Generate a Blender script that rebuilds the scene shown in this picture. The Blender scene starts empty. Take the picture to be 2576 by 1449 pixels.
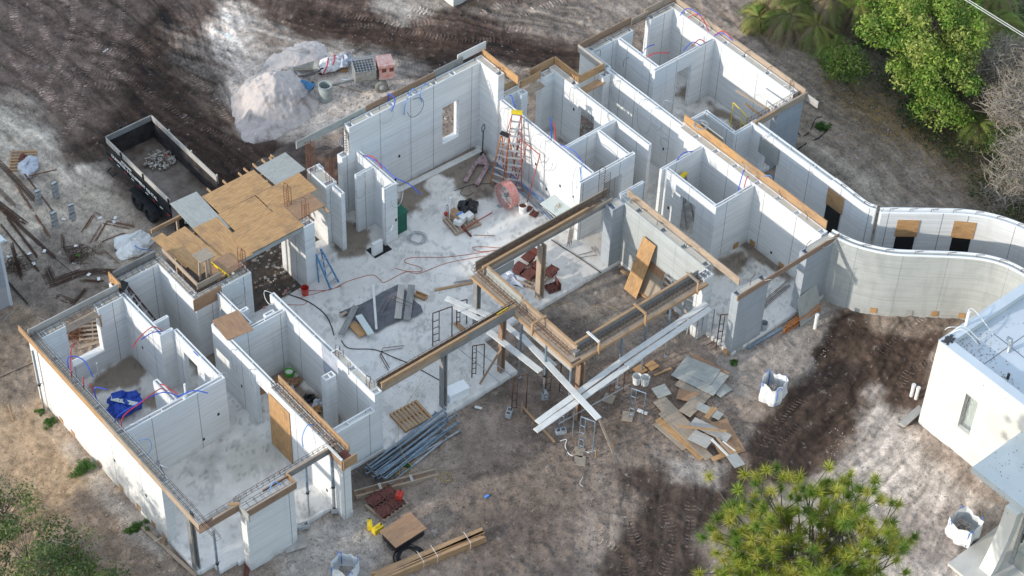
import bpy, math, random
import numpy as np
from mathutils import Vector, Matrix
random.seed(7); rng = np.random.default_rng(7)
R_ = math.radians
scene = bpy.context.scene
COL = scene.collection
# ---------------------------------------------------------------- camera
F_PX, YAW, PITCH, ROLL = 5225.507, 0.847865, 0.790470, 0.0396046     # focal length in px of a 2576 px wide picture
CAM = np.array([-20.2835, -40.2234, 57.0])
_f = np.array([math.cos(PITCH)*math.cos(YAW), math.cos(PITCH)*math.sin(YAW), -math.sin(PITCH)])
_r = np.cross(_f, [0, 0, 1]); _r /= np.linalg.norm(_r); _u = np.cross(_r, _f)
CR = _r*math.cos(ROLL)+_u*math.sin(ROLL); CU = -_r*math.sin(ROLL)+_u*math.cos(ROLL); CF = _f
cd = bpy.data.cameras.new("camera"); cam = bpy.data.objects.new("camera", cd); COL.objects.link(cam)
cd.sensor_width = 36; cd.lens = F_PX/2576*36; cd.clip_end = 2000; cd.clip_start = 1
cam.matrix_world = Matrix(((CR[0], CU[0], -CF[0], CAM[0]), (CR[1], CU[1], -CF[1], CAM[1]), (CR[2], CU[2], -CF[2], CAM[2]), (0, 0, 0, 1)))
scene.camera = cam
# ---------------------------------------------------------------- light
SUN_EL, SUN_AZ = R_(17.5), R_(-79)                                    # azimuth clockwise from +Y
w = bpy.data.worlds.new("World"); scene.world = w; w.use_nodes = True
nt = w.node_tree; bg = nt.nodes['Background']; sky = nt.nodes.new('ShaderNodeTexSky')
sky.sky_type = 'NISHITA'; sky.sun_disc = False; sky.sun_elevation = SUN_EL; sky.sun_rotation = SUN_AZ
sky.air_density = 1.0; sky.dust_density = 0.4; sky.ozone_density = 1.6
# high bright cloud overhead, clear blue lower down
_tc = nt.nodes.new('ShaderNodeTexCoord'); _sx = nt.nodes.new('ShaderNodeSeparateXYZ'); nt.links.new(_tc.outputs['Generated'], _sx.inputs[0])
_mr = nt.nodes.new('ShaderNodeMapRange'); _mr.interpolation_type = 'SMOOTHSTEP'; nt.links.new(_sx.outputs[2], _mr.inputs[0]); _mr.inputs[1].default_value = .30; _mr.inputs[2].default_value = .85
_nz = nt.nodes.new('ShaderNodeTexNoise'); _nz.inputs['Scale'].default_value = 2.2; _nz.inputs['Detail'].default_value = 4; nt.links.new(_tc.outputs['Generated'], _nz.inputs[0])
_m1 = nt.nodes.new('ShaderNodeMath'); _m1.operation = 'MULTIPLY'; nt.links.new(_mr.outputs[0], _m1.inputs[0]); nt.links.new(_nz.outputs['Fac'], _m1.inputs[1])
_cl = nt.nodes.new('ShaderNodeMix'); _cl.data_type = 'RGBA'; _cl.blend_type = 'MIX'; CLOUD = 6.5
nt.links.new(_m1.outputs[0], _cl.inputs[0]); nt.links.new(sky.outputs[0], _cl.inputs[6]); _cl.inputs[7].default_value = (.86*CLOUD, .96*CLOUD, 1.03*CLOUD, 1)
nt.links.new(_cl.outputs[2], bg.inputs[0]); bg.inputs[1].default_value = 0.15
sd = bpy.data.lights.new("sun", 'SUN'); sun = bpy.data.objects.new("sun", sd); COL.objects.link(sun)
sd.energy = 2.0; sd.angle = R_(0.9); sd.color = (1.0, 0.93, 0.82)
_s = Vector((math.sin(SUN_AZ)*math.cos(SUN_EL), math.cos(SUN_AZ)*math.cos(SUN_EL), math.sin(SUN_EL)))
sun.rotation_euler = _s.to_track_quat('Z', 'Y').to_euler(); sun.location = (-10, 10, 30)
scene.view_settings.view_transform = 'Standard'; scene.view_settings.look = 'None'
scene.view_settings.exposure = 0.74; scene.view_settings.gamma = 1
scene.render.engine = 'CYCLES'
# ---------------------------------------------------------------- helpers
def at(t, x, y, z=0.0):
    """point of the place at height z seen at (x, y) of one of nine tiles of the photograph"""
    px, py = (t % 3)*858.667+x/3, (t//3)*483+y/3
    return pp(px, py, z)
def pp(px, py, z=0.0):
    d = CR*((px-1288)/F_PX)-CU*((py-724.5)/F_PX)+CF
    k = (z-CAM[2])/d[2]
    return (CAM[0]+d[0]*k, CAM[1]+d[1]*k, z)
def rnd(a, b): return random.uniform(a, b)

class MB:
    def __init__(s): s.v = []; s.f = []; s.uv = []
    def poly(s, pts, uv=None):
        n = len(s.v); s.v += [tuple(p) for p in pts]; s.f.append(tuple(range(n, n+len(pts))))
        s.uv.append(uv if uv else [(0, 0)]*len(pts))
    def hexa(s, c, uvs=None):
        # c: 8 corners, bottom 0-3 ccw, top 4-7
        for q in ((3, 2, 1, 0), (4, 5, 6, 7), (0, 1, 5, 4), (1, 2, 6, 5), (2, 3, 7, 6), (3, 0, 4, 7)):
            P = [c[i] for i in q]
            a = Vector(P[1])-Vector(P[0]); b = Vector(P[3])-Vector(P[0]); la, lb = a.length, b.length
            s.poly(P, [(0, 0), (la, 0), (la, lb), (0, lb)] if la >= lb else [(0, 0), (0, la), (lb, la), (lb, 0)])
    def box(s, x0, x1, y0, y1, z0, z1):
        s.hexa([(x0, y0, z0), (x1, y0, z0), (x1, y1, z0), (x0, y1, z0), (x0, y0, z1), (x1, y0, z1), (x1, y1, z1), (x0, y1, z1)])
    def beam(s, p, q, w, h, up=(0, 0, 1), off=0.0):
        """bar from p to q; w across, h along up; p, q are the middle of the section"""
        p = Vector(p); q = Vector(q); d = (q-p).normalized(); u = Vector(up)
        a = d.cross(u)
        if a.length < 1e-4: a = d.cross(Vector((1, 0, 0)))
        a.normalize(); b = a.cross(d).normalized(); a = a*(w/2); b = b*(h/2)
        s.hexa([p-a-b, q-a-b, q+a-b, p+a-b, p-a+b, q-a+b, q+a+b, p+a+b])
    def tube(s, pts, r, n=6, cap=True, closed=False):
        pts = [Vector(p) for p in pts]; m = len(pts); rings = []
        rr = r if isinstance(r, (list, tuple)) else [r]*m
        ref = None
        for i, p in enumerate(pts):
            if closed: d = pts[(i+1) % m]-pts[i-1]
            else: d = pts[min(i+1, m-1)]-pts[max(i-1, 0)]
            if d.length < 1e-9: d = Vector((0, 0, 1))
            d.normalize()
            if ref is None: ref = Vector((0, 0, 1)) if abs(d.z) < .9 else Vector((1, 0, 0))
            a = d.cross(ref)
            if a.length < 1e-3: a = d.cross(Vector((.3, .7, .2)))
            a.normalize(); b = a.cross(d); ref = b
            k = len(s.v); rings.append(k)
            for j in range(n):
                t = 2*math.pi*j/n; s.v.append(tuple(p+(a*math.cos(t)+b*math.sin(t))*rr[i]))
        L = 0
        for i in range(m if closed else m-1):
            k, l = rings[i], rings[(i+1) % m]; dl = (pts[(i+1) % m]-pts[i]).length
            for j in range(n):
                j2 = (j+1) % n
                s.f.append((k+j, k+j2, l+j2, l+j)); s.uv.append([(L, j*.03), (L, j*.03+.03), (L+dl, j*.03+.03), (L+dl, j*.03)])
            L += dl
        if cap and not closed:
            s.f.append(tuple(rings[0]+j for j in range(n))); s.uv.append([(0, 0)]*n)
            s.f.append(tuple(rings[-1]+j for j in reversed(range(n)))); s.uv.append([(0, 0)]*n)
    def lathe(s, c, prof, n=20, axis=None):
        """profile of (radius, height) turned round the vertical (or axis matrix)"""
        M = axis or Matrix.Identity(3); c = Vector(c); rings = []
        for r, h in prof:
            rings.append(len(s.v))
            for j in range(n):
                t = 2*math.pi*j/n; s.v.append(tuple(c+M @ Vector((r*math.cos(t), r*math.sin(t), h))))
        for i in range(len(prof)-1):
            for j in range(n):
                j2 = (j+1) % n; k, l = rings[i], rings[i+1]
                s.f.append((k+j, k+j2, l+j2, l+j)); s.uv.append([(0, 0)]*4)
    def prism(s, poly, z0, z1):
        n = len(poly)
        s.poly([(x, y, z0) for x, y in reversed(poly)]); s.poly([(x, y, z1) for x, y in poly], [(x, y) for x, y in poly])
        for i in range(n):
            a, b = poly[i], poly[(i+1) % n]; L = math.dist(a, b)
            s.poly([(a[0], a[1], z0), (b[0], b[1], z0), (b[0], b[1], z1), (a[0], a[1], z1)], [(0, 0), (L, 0), (L, z1-z0), (0, z1-z0)])
    def add(s, o):
        n = len(s.v); s.v += o.v; s.f += [tuple(i+n for i in f) for f in o.f]; s.uv += o.uv
    def xf(s, M):
        s.v = [tuple(M @ Vector(v)) for v in s.v]; return s
    def build(s, name, mat, parent=None, bevel=0, smooth=False, jitter=0):
        me = bpy.data.meshes.new(name); off = Vector((0, 0, 0)); p = parent
        while p is not None: off += p.location; p = p.parent
        vs = [(v[0]-off.x, v[1]-off.y, v[2]-off.z) for v in s.v]
        me.from_pydata(vs, [], s.f)
        ul = me.uv_layers.new(name="UVMap"); flat = [c for f in s.uv for uv in f for c in uv]
        ul.data.foreach_set("uv", flat)
        me.materials.append(mat)
        o = bpy.data.objects.new(name, me); COL.objects.link(o)
        if parent is not None: o.parent = parent
        if bevel:
            b = o.modifiers.new("b", 'BEVEL'); b.width = bevel; b.segments = 2; b.limit_method = 'ANGLE'; b.angle_limit = R_(50)
        if smooth: me.shade_smooth()
        return o
def tag(o, label=None, cat=None, group=None, kind=None):
    if label: o['label'] = label
    if cat: o['category'] = cat
    if group: o['group'] = group
    if kind: o['kind'] = kind
    return o
def thing(name, label, cat, loc=(0, 0, 0), group=None):
    o = bpy.data.objects.new(name, None); COL.objects.link(o); o.location = loc; o.empty_display_size = .1
    return tag(o, label, cat, group)
def dup(o, loc=None, rz=None, label=None, parent=None):
    c = o.copy(); COL.objects.link(c)
    if parent is not None: c.parent = parent
    for ch in list(o.children): dup(ch, parent=c)
    if loc is not None: c.location = loc
    if rz is not None: c.rotation_euler = (0, 0, rz)
    if label: c['label'] = label
    return c
# ---------------------------------------------------------------- materials
class NT:
    def __init__(s, name):
        s.m = bpy.data.materials.new(name); s.m.use_nodes = True; s.t = s.m.node_tree; s.b = s.t.nodes['Principled BSDF']
    def n(s, typ, **k):
        nd = s.t.nodes.new('ShaderNode'+typ)
        for a, b in k.items(): setattr(nd, a, b)
        return nd
    def l(s, a, b): s.t.links.new(a, b)
    def math(s, op, a, b=None, clamp=False):
        nd = s.n('Math', operation=op, use_clamp=clamp)
        for i, x in enumerate((a, b)):
            if x is None: continue
            if isinstance(x, (int, float)): nd.inputs[i].default_value = x
            else: s.l(x, nd.inputs[i])
        return nd.outputs[0]
    def mix(s, f, a, b, typ='MIX'):
        nd = s.n('Mix', data_type='RGBA', blend_type=typ)
        for i, x in ((0, f), (6, a), (7, b)):
            if isinstance(x, (int, float)): nd.inputs[i].default_value = x
            elif isinstance(x, tuple): nd.inputs[i].default_value = (*x, 1)
            else: s.l(x, nd.inputs[i])
        return nd.outputs[2]
    def noise(s, vec, scale, detail=4, rough=.55, dist=0):
        nd = s.n('TexNoise'); nd.inputs['Scale'].default_value = scale; nd.inputs['Detail'].default_value = detail
        nd.inputs['Roughness'].default_value = rough; nd.inputs['Distortion'].default_value = dist
        if vec is not None: s.l(vec, nd.inputs['Vector'])
        return nd.outputs['Fac']
    def ramp(s, f, lo, hi):
        nd = s.n('MapRange'); s.l(f, nd.inputs[0]); nd.inputs[1].default_value = lo; nd.inputs[2].default_value = hi
        return nd.outputs[0]
    def map(s, vec, sc, loc=(0, 0, 0)):
        nd = s.n('Mapping'); nd.inputs['Scale'].default_value = sc; nd.inputs['Location'].default_value = loc
        s.l(vec, nd.inputs[0]); return nd.outputs[0]
    def pos(s): return s.n('NewGeometry').outputs['Position']
    def bump(s, h, st=.3, d=.02):
        nd = s.n('Bump'); nd.inputs['Strength'].default_value = st; nd.inputs['Distance'].default_value = d
        s.l(h, nd.inputs['Height']); s.l(nd.outputs[0], s.b.inputs['Normal'])
def simple(name, col, rough=.6, var=.25, scale=6, metal=0, bump=.0, col2=None, spec=.4):
    N = NT(name); c2 = col2 or tuple(x*(1-var) for x in col)
    tc = N.n('TexCoord').outputs['Object']
    f = N.ramp(N.noise(tc, scale, 5, .6), .35, .65)
    N.l(N.mix(f, c2, col), N.b.inputs['Base Color']); N.b.inputs['Roughness'].default_value = rough
    N.b.inputs['Metallic'].default_value = metal; N.b.inputs['Specular IOR Level'].default_value = spec
    if bump: N.bump(N.noise(tc, scale*6, 4), bump, .01)
    return N.m
def wood(name, c1, c2, dirt=(.12, .10, .09), dirtf=.35, plate=False):
    N = NT(name); uv = N.n('TexCoord').outputs['UV']; ps = N.pos()
    g = N.noise(N.map(uv, (1.2, 22, 1) if not plate else (1.5, 9, 1)), 1.6, 5, .6, .8 if plate else .3)
    base = N.mix(N.ramp(g, .33, .67), c1, c2)
    big = N.ramp(N.noise(ps, 1.7, 4, .6), .5, .75)
    base = N.mix(N.math('MULTIPLY', big, dirtf), base, dirt)
    sp = N.ramp(N.noise(ps, 14, 3, .6), .62, .72)
    base = N.mix(N.math('MULTIPLY', sp, .5), base, tuple(x*.5 for x in dirt))
    N.l(base, N.b.inputs['Base Color']); N.b.inputs['Roughness'].default_value = .75; N.bump(g, .25, .01)
    return N.m
def printed(name, base, dark, seam=.75, stain=0.0, scol=(.35, .33, .28)):
    """3D printed concrete: fine horizontal courses, vertical joints, small stains"""
    N = NT(name); g = N.n('NewGeometry'); ps = g.outputs['Position']
    sx = N.n('SeparateXYZ'); N.l(ps, sx.inputs[0]); sn = N.n('SeparateXYZ'); N.l(g.outputs['True Normal'], sn.inputs[0])
    nx = N.math('GREATER_THAN', N.math('ABSOLUTE', sn.outputs[0]), .7); ny = N.math('GREATER_THAN', N.math('ABSOLUTE', sn.outputs[1]), .7)
    s = N.math('ADD', N.math('MULTIPLY', sx.outputs[0], ny), N.math('MULTIPLY', sx.outputs[1], nx))
    side = N.math('ADD', nx, ny, True)
    v = N.n('TexVoronoi', voronoi_dimensions='1D', feature='DISTANCE_TO_EDGE'); v.inputs['Scale'].default_value = 1.0
    N.l(N.math('MULTIPLY', s, .62), v.inputs['W'])
    line = N.math('MULTIPLY', N.math('LESS_THAN', v.outputs['Distance'], .0085), side)
    st = N.noise(N.map(ps, (.35, .35, 16)), 1.0, 5, .65)
    st2 = N.noise(N.map(ps, (.5, .5, 45)), 1.0, 2, .6)
    cloud = N.noise(ps, .8, 5, .6)
    v2 = N.n('TexVoronoi', voronoi_dimensions='1D', feature='DISTANCE_TO_EDGE'); v2.inputs['Scale'].default_value = 1.0
    N.l(N.math('ADD', N.math('MULTIPLY', sx.outputs[2], .85), N.math('MULTIPLY', N.noise(ps, .35, 2), .5)), v2.inputs['W'])
    hl = N.math('MULTIPLY', N.math('LESS_THAN', v2.outputs['Distance'], .006), side)
    c = N.mix(N.ramp(st, .32, .6), tuple(x*.80 for x in base), base)
    c = N.mix(N.math('MULTIPLY', N.ramp(cloud, .42, .75), .25), c, dark)
    drip = N.math('MULTIPLY', N.math('MULTIPLY', N.ramp(N.noise(N.map(ps, (3.2, 3.2, .22)), 1.0, 5, .6), .56, .72), side), .28)
    c = N.mix(drip, c, tuple(x*.62 for x in base))
    c = N.mix(N.math('MULTIPLY', N.ramp(N.noise(ps, .55, 6, .7, .8), .48, .72), .22), c, tuple(x*y for x, y in zip(base, (.72, .68, .60))))
    c = N.mix(N.math('MULTIPLY', hl, .45), c, tuple(x*.35 for x in base))
    c = N.mix(N.math('MULTIPLY', line, seam), c, tuple(x*.22 for x in base))
    if stain:
        sm = N.ramp(N.noise(N.map(ps, (1, 1, .35)), 1.3, 6, .65, .6), .48, .7)
        c = N.mix(N.math('MULTIPLY', sm, stain), c, scol)
    low = N.ramp(sx.outputs[2], .35, -.1)                       # splashed dirt at the foot
    c = N.mix(N.math('MULTIPLY', N.math('MULTIPLY', low, N.ramp(N.noise(ps, 3, 4), .35, .7)), .6), c, (.33, .29, .25))
    N.l(c, N.b.inputs['Base Color']); N.b.inputs['Roughness'].default_value = .85; N.b.inputs['Specular IOR Level'].default_value = .25
    N.bump(N.math('ADD', st2, N.math('MULTIPLY', st, .6)), .45, .02)
    return N.m
M = dict(
    white=printed('printed_white', (.80, .80, .79), (.66, .67, .69)),
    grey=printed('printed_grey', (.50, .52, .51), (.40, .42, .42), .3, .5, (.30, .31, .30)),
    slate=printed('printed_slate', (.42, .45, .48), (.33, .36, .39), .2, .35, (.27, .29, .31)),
    stucco=simple('white_stucco', (.76, .74, .68), .9, .14, .8, bump=.25),
    canopy=simple('canopy_concrete', (.66, .69, .68), .8, .12, .9, bump=.1),
    ply=wood('plywood', (.40, .22, .09), (.57, .34, .16), (.22, .14, .09), .7, True),
    plyred=wood('plywood_reddish', (.30, .17, .10), (.42, .25, .14), (.22, .15, .11), .5, True),
    plyold=wood('plywood_old', (.30, .25, .20), (.42, .33, .24), (.20, .18, .17), .6, True),
    plygrey=wood('plywood_grey', (.33, .34, .32), (.42, .42, .39), (.20, .17, .14), .4, True),
    pine=wood('lumber', (.34, .20, .10), (.52, .33, .18), (.20, .14, .10), .6),
    pineold=wood('lumber_old', (.34, .26, .20), (.50, .38, .27), (.17, .14, .12), .6),
    pinegrey=wood('lumber_grey', (.20, .20, .20), (.33, .32, .30), (.12, .11, .10), .6),
    pinebrown=wood('lumber_brown', (.25, .16, .11), (.38, .24, .15), (.15, .11, .09), .5),
    plank=wood('plank_white', (.62, .61, .58), (.76, .75, .72), (.40, .38, .35), .5),
    rebar=simple('rebar', (.055, .035, .028), .8, .5, 20, col2=(.10, .05, .03)),
    rust=simple('rusty_steel', (.16, .05, .035), .75, .4, 9, col2=(.09, .03, .025)),
    rustbar=simple('rusty_rebar', (.22, .09, .045), .8, .4, 20),
    darksteel=simple('dark_steel', (.05, .05, .055), .5, .4, 10, metal=.3),
    bluesteel=simple('galvanised_prop', (.27, .35, .43), .45, .35, 8, metal=.4),
    galv=simple('galvanised', (.45, .48, .52), .4, .3, 8, metal=.6),
    alu=simple('aluminium', (.55, .56, .57), .4, .25, 8, metal=.5),
    pvc=simple('white_pvc', (.82, .82, .80), .4, .06, 5),
    cblue=simple('blue_tube', (.03, .10, .62), .4, .2, 9), cred=simple('red_tube', (.55, .03, .05), .4, .2, 9),
    clblue=simple('light_blue_tube', (.12, .32, .75), .4, .2, 9),
    cgrey=simple('grey_cable', (.42, .45, .48), .5, .2, 9), black=simple('black_rubber', (.022, .022, .024), .6, .4, 9),
    cblack=simple('black_cable', (.05, .05, .055), .5, .3, 9), orange=simple('orange_cord', (.50, .13, .06), .6, .3, 9),
    yellow=simple('yellow_plastic', (.80, .58, .03), .45, .15, 6), yrope=simple('tan_rope', (.50, .36, .16), .8, .3, 9),
    red=simple('red_plastic', (.60, .06, .04), .5, .25, 8), fanred=simple('dusty_red', (.62, .17, .14), .6, .4, 12, col2=(.62, .38, .34)),
    green=simple('green_plastic', (.01, .13, .08), .5, .3, 5), lime=simple('green_label', (.10, .55, .05), .5, .1, 5),
    ladred=simple('ladder_red', (.42, .09, .06), .55, .3, 6), ladorange=simple('ladder_orange', (.60, .20, .04), .5, .3, 6),
    ladblue=simple('ladder_blue', (.10, .30, .55), .5, .3, 6), ladbrown=simple('ladder_brown', (.12, .07, .06), .5, .3, 6),
    bluetarp=simple('blue_tarp', (.02, .08, .50), .55, .35, 5, bump=.3), darktarp=simple('grey_sheet', (.15, .15, .17), .8, .35, 4, bump=.3),
    blackbag=simple('black_bag', (.012, .012, .014), .3, .5, 5, bump=.4, spec=.6),
    bag=simple('white_woven_bag', (.78, .79, .79), .75, .12, 3, bump=.2), bagblue=simple('blue_webbing', (.10, .22, .60), .6, .2, 6),
    film=simple('clear_film', (.55, .58, .66), .25, .3, 4, bump=.4, spec=.7),
    cmu=simple('grey_block', (.50, .51, .52), .9, .2, 14, bump=.3), styro=simple('styrofoam', (.85, .86, .87), .8, .05, 5),
    card=simple('cardboard', (.40, .25, .15), .8, .2, 5), paper=simple('paper', (.80, .80, .78), .7, .1, 5),
    trail=simple('trailer_black', (.025, .028, .034), .4, .4, 4, metal=.2), trailin=simple('trailer_inside', (.02, .02, .023), .55, .5, 3, col2=(.07, .06, .055)),
    trailfloor=simple('trailer_floor', (.075, .048, .036), .45, .5, 1.6, col2=(.20, .165, .14), bump=.15, spec=.6),
    greywood=wood('weathered_board', (.36, .34, .31), (.50, .47, .43), (.25, .22, .2), .5),
    rubble=simple('rubble', (.48, .45, .41), .9, .35, 5, bump=.3, col2=(.24, .20, .17)), litter=simple('leaf_litter', (.34, .22, .07), .8, .5, 3, col2=(.16, .09, .05)),
    roofm=simple('roof_membrane', (.60, .65, .70), .7, .10, .8, bump=.1), tar=simple('tar_marks', (.06, .06, .065), .6, .3, 8),
    concrete=simple('patio_concrete', (.62, .60, .56), .85, .18, 1.4, bump=.1), dirtyconc=simple('dirty_concrete', (.48, .46, .43), .9, .35, 1.8, bump=.2),
    pipe=simple('concrete_pipe', (.40, .44, .43), .85, .3, 3, bump=.3), tan=simple('core_fill', (.55, .51, .44), .9, .15, 3, bump=.15),
    bark=simple('bark', (.15, .12, .10), .9, .4, 6, bump=.5), drybark=simple('dry_branches', (.42, .36, .30), .9, .35, 5),
    metalwall=simple('corrugated_metal', (.50, .54, .60), .5, .12, 2, metal=.3), soil=simple('dug_soil', (.075, .05, .04), .95, .5, 4, col2=(.14, .10, .08), bump=.6),
    mixer=simple('mixer_steel', (.36, .36, .34), .6, .35, 5, metal=.2), mixred=simple('mixer_cover', (.50, .20, .17), .7, .5, 6, col2=(.50, .42, .40)),
    tyre=simple('tyre', (.03, .03, .032), .85, .4, 8), tyregrey=simple('dusty_tyre', (.24, .24, .22), .9, .35, 8), rim=simple('rim', (.50, .50, .47), .5, .3, 8),
    jack=simple('pallet_jack', (.42, .34, .34), .55, .6, 6, col2=(.22, .12, .13)), plastb=simple('plastic_table', (.60, .66, .64), .5, .08, 5),
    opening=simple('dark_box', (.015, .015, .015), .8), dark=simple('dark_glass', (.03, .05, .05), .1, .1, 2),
)
def glass(name, col):
    N = NT(name); N.b.inputs['Base Color'].default_value = (*col, 1); N.b.inputs['Roughness'].default_value = .05
    N.b.inputs['Transmission Weight'].default_value = .92; N.b.inputs['IOR'].default_value = 1.3; return N.m
M['glass'] = glass('window_glass', (.88, .93, .92))
def attr_mat(name, rough=.95, bump=.5, bd=.04, spots=None, clods=True):
    N = NT(name); a = N.n('VertexColor'); a.layer_name = 'Col'; ps = N.pos()
    n1 = N.noise(ps, 2.2, 8, .7); n2 = N.noise(ps, 19, 6, .75)
    f = N.math('ADD', N.math('MULTIPLY', n1, .6), N.math('MULTIPLY', n2, .6))
    k = N.n('MapRange'); N.l(f, k.inputs[0]); k.inputs[1].default_value = .44; k.inputs[2].default_value = .76
    k.inputs[3].default_value = spots[0] if spots else .45; k.inputs[4].default_value = spots[1] if spots else 1.5
    cc = N.n('VectorMath', operation='SCALE'); N.l(a.outputs[0], cc.inputs[0]); N.l(k.outputs[0], cc.inputs['Scale'])
    col = cc.outputs[0]
    if clods:
        n3 = N.noise(ps, 5.5, 10, .8); n4 = N.noise(N.map(ps, (1, 1, 1), (31, 7, 3)), 3.2, 10, .78)
        col = N.mix(N.math('MULTIPLY', N.ramp(n3, .565, .60), .5), col, (.030, .022, .018)); col = N.mix(N.math('MULTIPLY', N.ramp(n4, .60, .63), .35), col, (.55, .49, .43))
    N.l(col, N.b.inputs['Base Color']); N.b.inputs['Roughness'].default_value = rough; N.b.inputs['Specular IOR Level'].default_value = .2
    N.bump(N.math('ADD', n1, N.math('MULTIPLY', n2, .5)), bump, bd)
    return N.m
def np_mesh(name, V, Fq, mat, parent=None, col=None, smooth=False, cname='Col'):
    """mesh from numpy arrays: V (n,3), Fq (m,4) or (m,3)"""
    me = bpy.data.meshes.new(name); k = Fq.shape[1]; off = Vector((0, 0, 0)); p = parent
    while p is not None: off += p.location; p = p.parent
    V = V-np.array(off)[None]
    me.vertices.add(len(V)); me.vertices.foreach_set('co', V.astype(np.float32).ravel())
    me.loops.add(Fq.size); me.loops.foreach_set('vertex_index', Fq.astype(np.int32).ravel())
    me.polygons.add(len(Fq)); me.polygons.foreach_set('loop_start', np.arange(0, Fq.size, k, dtype=np.int32))
    me.polygons.foreach_set('loop_total', np.full(len(Fq), k, dtype=np.int32))
    if col is not None:
        ca = me.color_attributes.new(cname, 'FLOAT_COLOR', 'POINT'); c4 = np.ones((len(V), 4), np.float32); c4[:, :3] = col
        ca.data.foreach_set('color', c4.ravel())
    if smooth: me.polygons.foreach_set('use_smooth', np.ones(len(Fq), bool))
    me.update(calc_edges=True); me.validate(); me.materials.append(mat)
    o = bpy.data.objects.new(name, me); COL.objects.link(o)
    if parent is not None: o.parent = parent
    return o
# ================================================================ ground
def vnoise(x, y, seed=0):
    g = np.random.default_rng(seed).random((256, 256)); xi = np.floor(x).astype(int); yi = np.floor(y).astype(int)
    fx = x-xi; fy = y-yi; fx = fx*fx*(3-2*fx); fy = fy*fy*(3-2*fy); a = g[xi % 256, yi % 256]; b = g[(xi+1) % 256, yi % 256]
    c = g[xi % 256, (yi+1) % 256]; d = g[(xi+1) % 256, (yi+1) % 256]
    return (a*(1-fx)+b*fx)*(1-fy)+(c*(1-fx)+d*fx)*fy
def fbm(x, y, sc, oct=5, seed=0, rough=.55):
    t = 0; a = 1; n = 0
    for i in range(oct): t = t+a*vnoise(x*sc, y*sc, seed+i); n += a; a *= rough; sc *= 2.03
    return t/n
def sdist(X, Y, poly):
    """signed distance to a polygon, negative inside"""
    d = np.full(X.shape, 1e9); ins = np.zeros(X.shape, bool); n = len(poly)
    for i in range(n):
        ax, ay = poly[i]; bx, by = poly[(i+1) % n]; ex, ey = bx-ax, by-ay; L = ex*ex+ey*ey+1e-9
        t = np.clip(((X-ax)*ex+(Y-ay)*ey)/L, 0, 1); dd = np.hypot(X-ax-t*ex, Y-ay-t*ey); d = np.minimum(d, dd)
        c = ((ay > Y) != (by > Y)) & (X < (bx-ax)*(Y-ay)/((by-ay) if abs(by-ay) > 1e-9 else 1e-9)+ax); ins ^= c
    return np.where(ins, -d, d)
def ldist(X, Y, pts):
    d = np.full(X.shape, 1e9)
    for i in range(len(pts)-1):
        ax, ay = pts[i]; bx, by = pts[i+1]; ex, ey = bx-ax, by-ay; L = ex*ex+ey*ey+1e-9
        t = np.clip(((X-ax)*ex+(Y-ay)*ey)/L, 0, 1); d = np.minimum(d, np.hypot(X-ax-t*ex, Y-ay-t*ey))
    return d
PW = lambda pts, z: [pp(x, y, z)[:2] for x, y in pts]
def paint(X, Y, C, poly, col, soft=.4, amt=1.0, warp=.5, seed=1, z=-.2, sc=.9, world=False, streak=None):
    P = poly if world else PW(poly, z); xs = [p[0] for p in P]; ys = [p[1] for p in P]; m = soft+warp+1
    sel = (X > min(xs)-m) & (X < max(xs)+m) & (Y > min(ys)-m) & (Y < max(ys)+m)
    if not sel.any(): return None
    x = X[sel]; y = Y[sel]; d = sdist(x, y, P)+(fbm(x, y, sc, 5, seed)-.5)*2*warp*1.6
    a = np.clip(.5-d/(2*soft), 0, 1); a = a*a*(3-2*a)*amt
    if streak is not None:                                   # graded soil: lines along a direction
        dx, dy = streak; u = x*dx+y*dy; v = -x*dy+y*dx
        s = fbm(u*.25, v*3.2, 1, 4, seed+50); a = a*np.clip((s-.38)*5, 0, 1)
    C[sel] = C[sel]*(1-a[:, None])+np.array(col)[None]*a[:, None]
    return sel, a
MID, DARK, PALE, WARM, SAND, MDK, LITT = (.30, .235, .19), (.048, .030, .022), (.57, .485, .42), (.46, .32, .20), (.50, .425, .35), (.165, .118, .09), (.21, .15, .10)
GZ = -.2
fx = np.arange(-8, 50.01, .078)
fy = np.arange(-23, 34.01, .078)
cx = np.concatenate([-8-np.geomspace(300, .5, 14), fx, 50+np.geomspace(.5, 300, 14)]); cy = np.concatenate([-23-np.geomspace(300, .5, 14), fy, 34+np.geomspace(.5, 300, 14)])
X, Y = np.meshgrid(cx, cy, indexing='ij'); sh = X.shape; X = X.ravel(); Y = Y.ravel()
C = np.tile(np.array(MID), (len(X), 1)); Z = np.full(len(X), GZ)
Z += (fbm(X, Y, .35, 3, 3)-.5)*.12+(fbm(X, Y, 2.2, 4, 9)-.5)*.09+np.clip(fbm(X, Y, 4.5, 3, 19)-.56, 0, 1)*.28
dirA = (.55, -.83)                                           # way the grader worked, upper left
P_ = lambda *a, **k: paint(X, Y, C, *a, **k)
P_([(-400, -300), (1500, -300), (1480, 120), (1300, 150), (1050, 130), (900, 90), (640, 20), (600, 330), (640, 360), (770, 350), (820, 420), (720, 520), (450, 520), (160, 420), (60, 300), (-400, 250)], (.150, .105, .085), .8, seed=2)
P_([(330, 60), (430, 20), (520, 110), (590, 330), (760, 340), (800, 420), (700, 500), (450, 520), (330, 400), (160, 420), (200, 380), (300, 260)], DARK, .6, .9, seed=3)
P_([(150, 60), (300, 90), (420, 150), (560, 320), (500, 380), (330, 300), (200, 200)], DARK, .8, .6, seed=4, streak=dirA)
P_([(520, 40), (800, 20), (1000, 90), (1200, 70), (1480, 110), (1460, 230), (1250, 150), (1060, 215), (950, 150), (840, 110), (700, 90), (560, 0)], (.062, .040, .033), .6, .9, seed=5)
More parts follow.
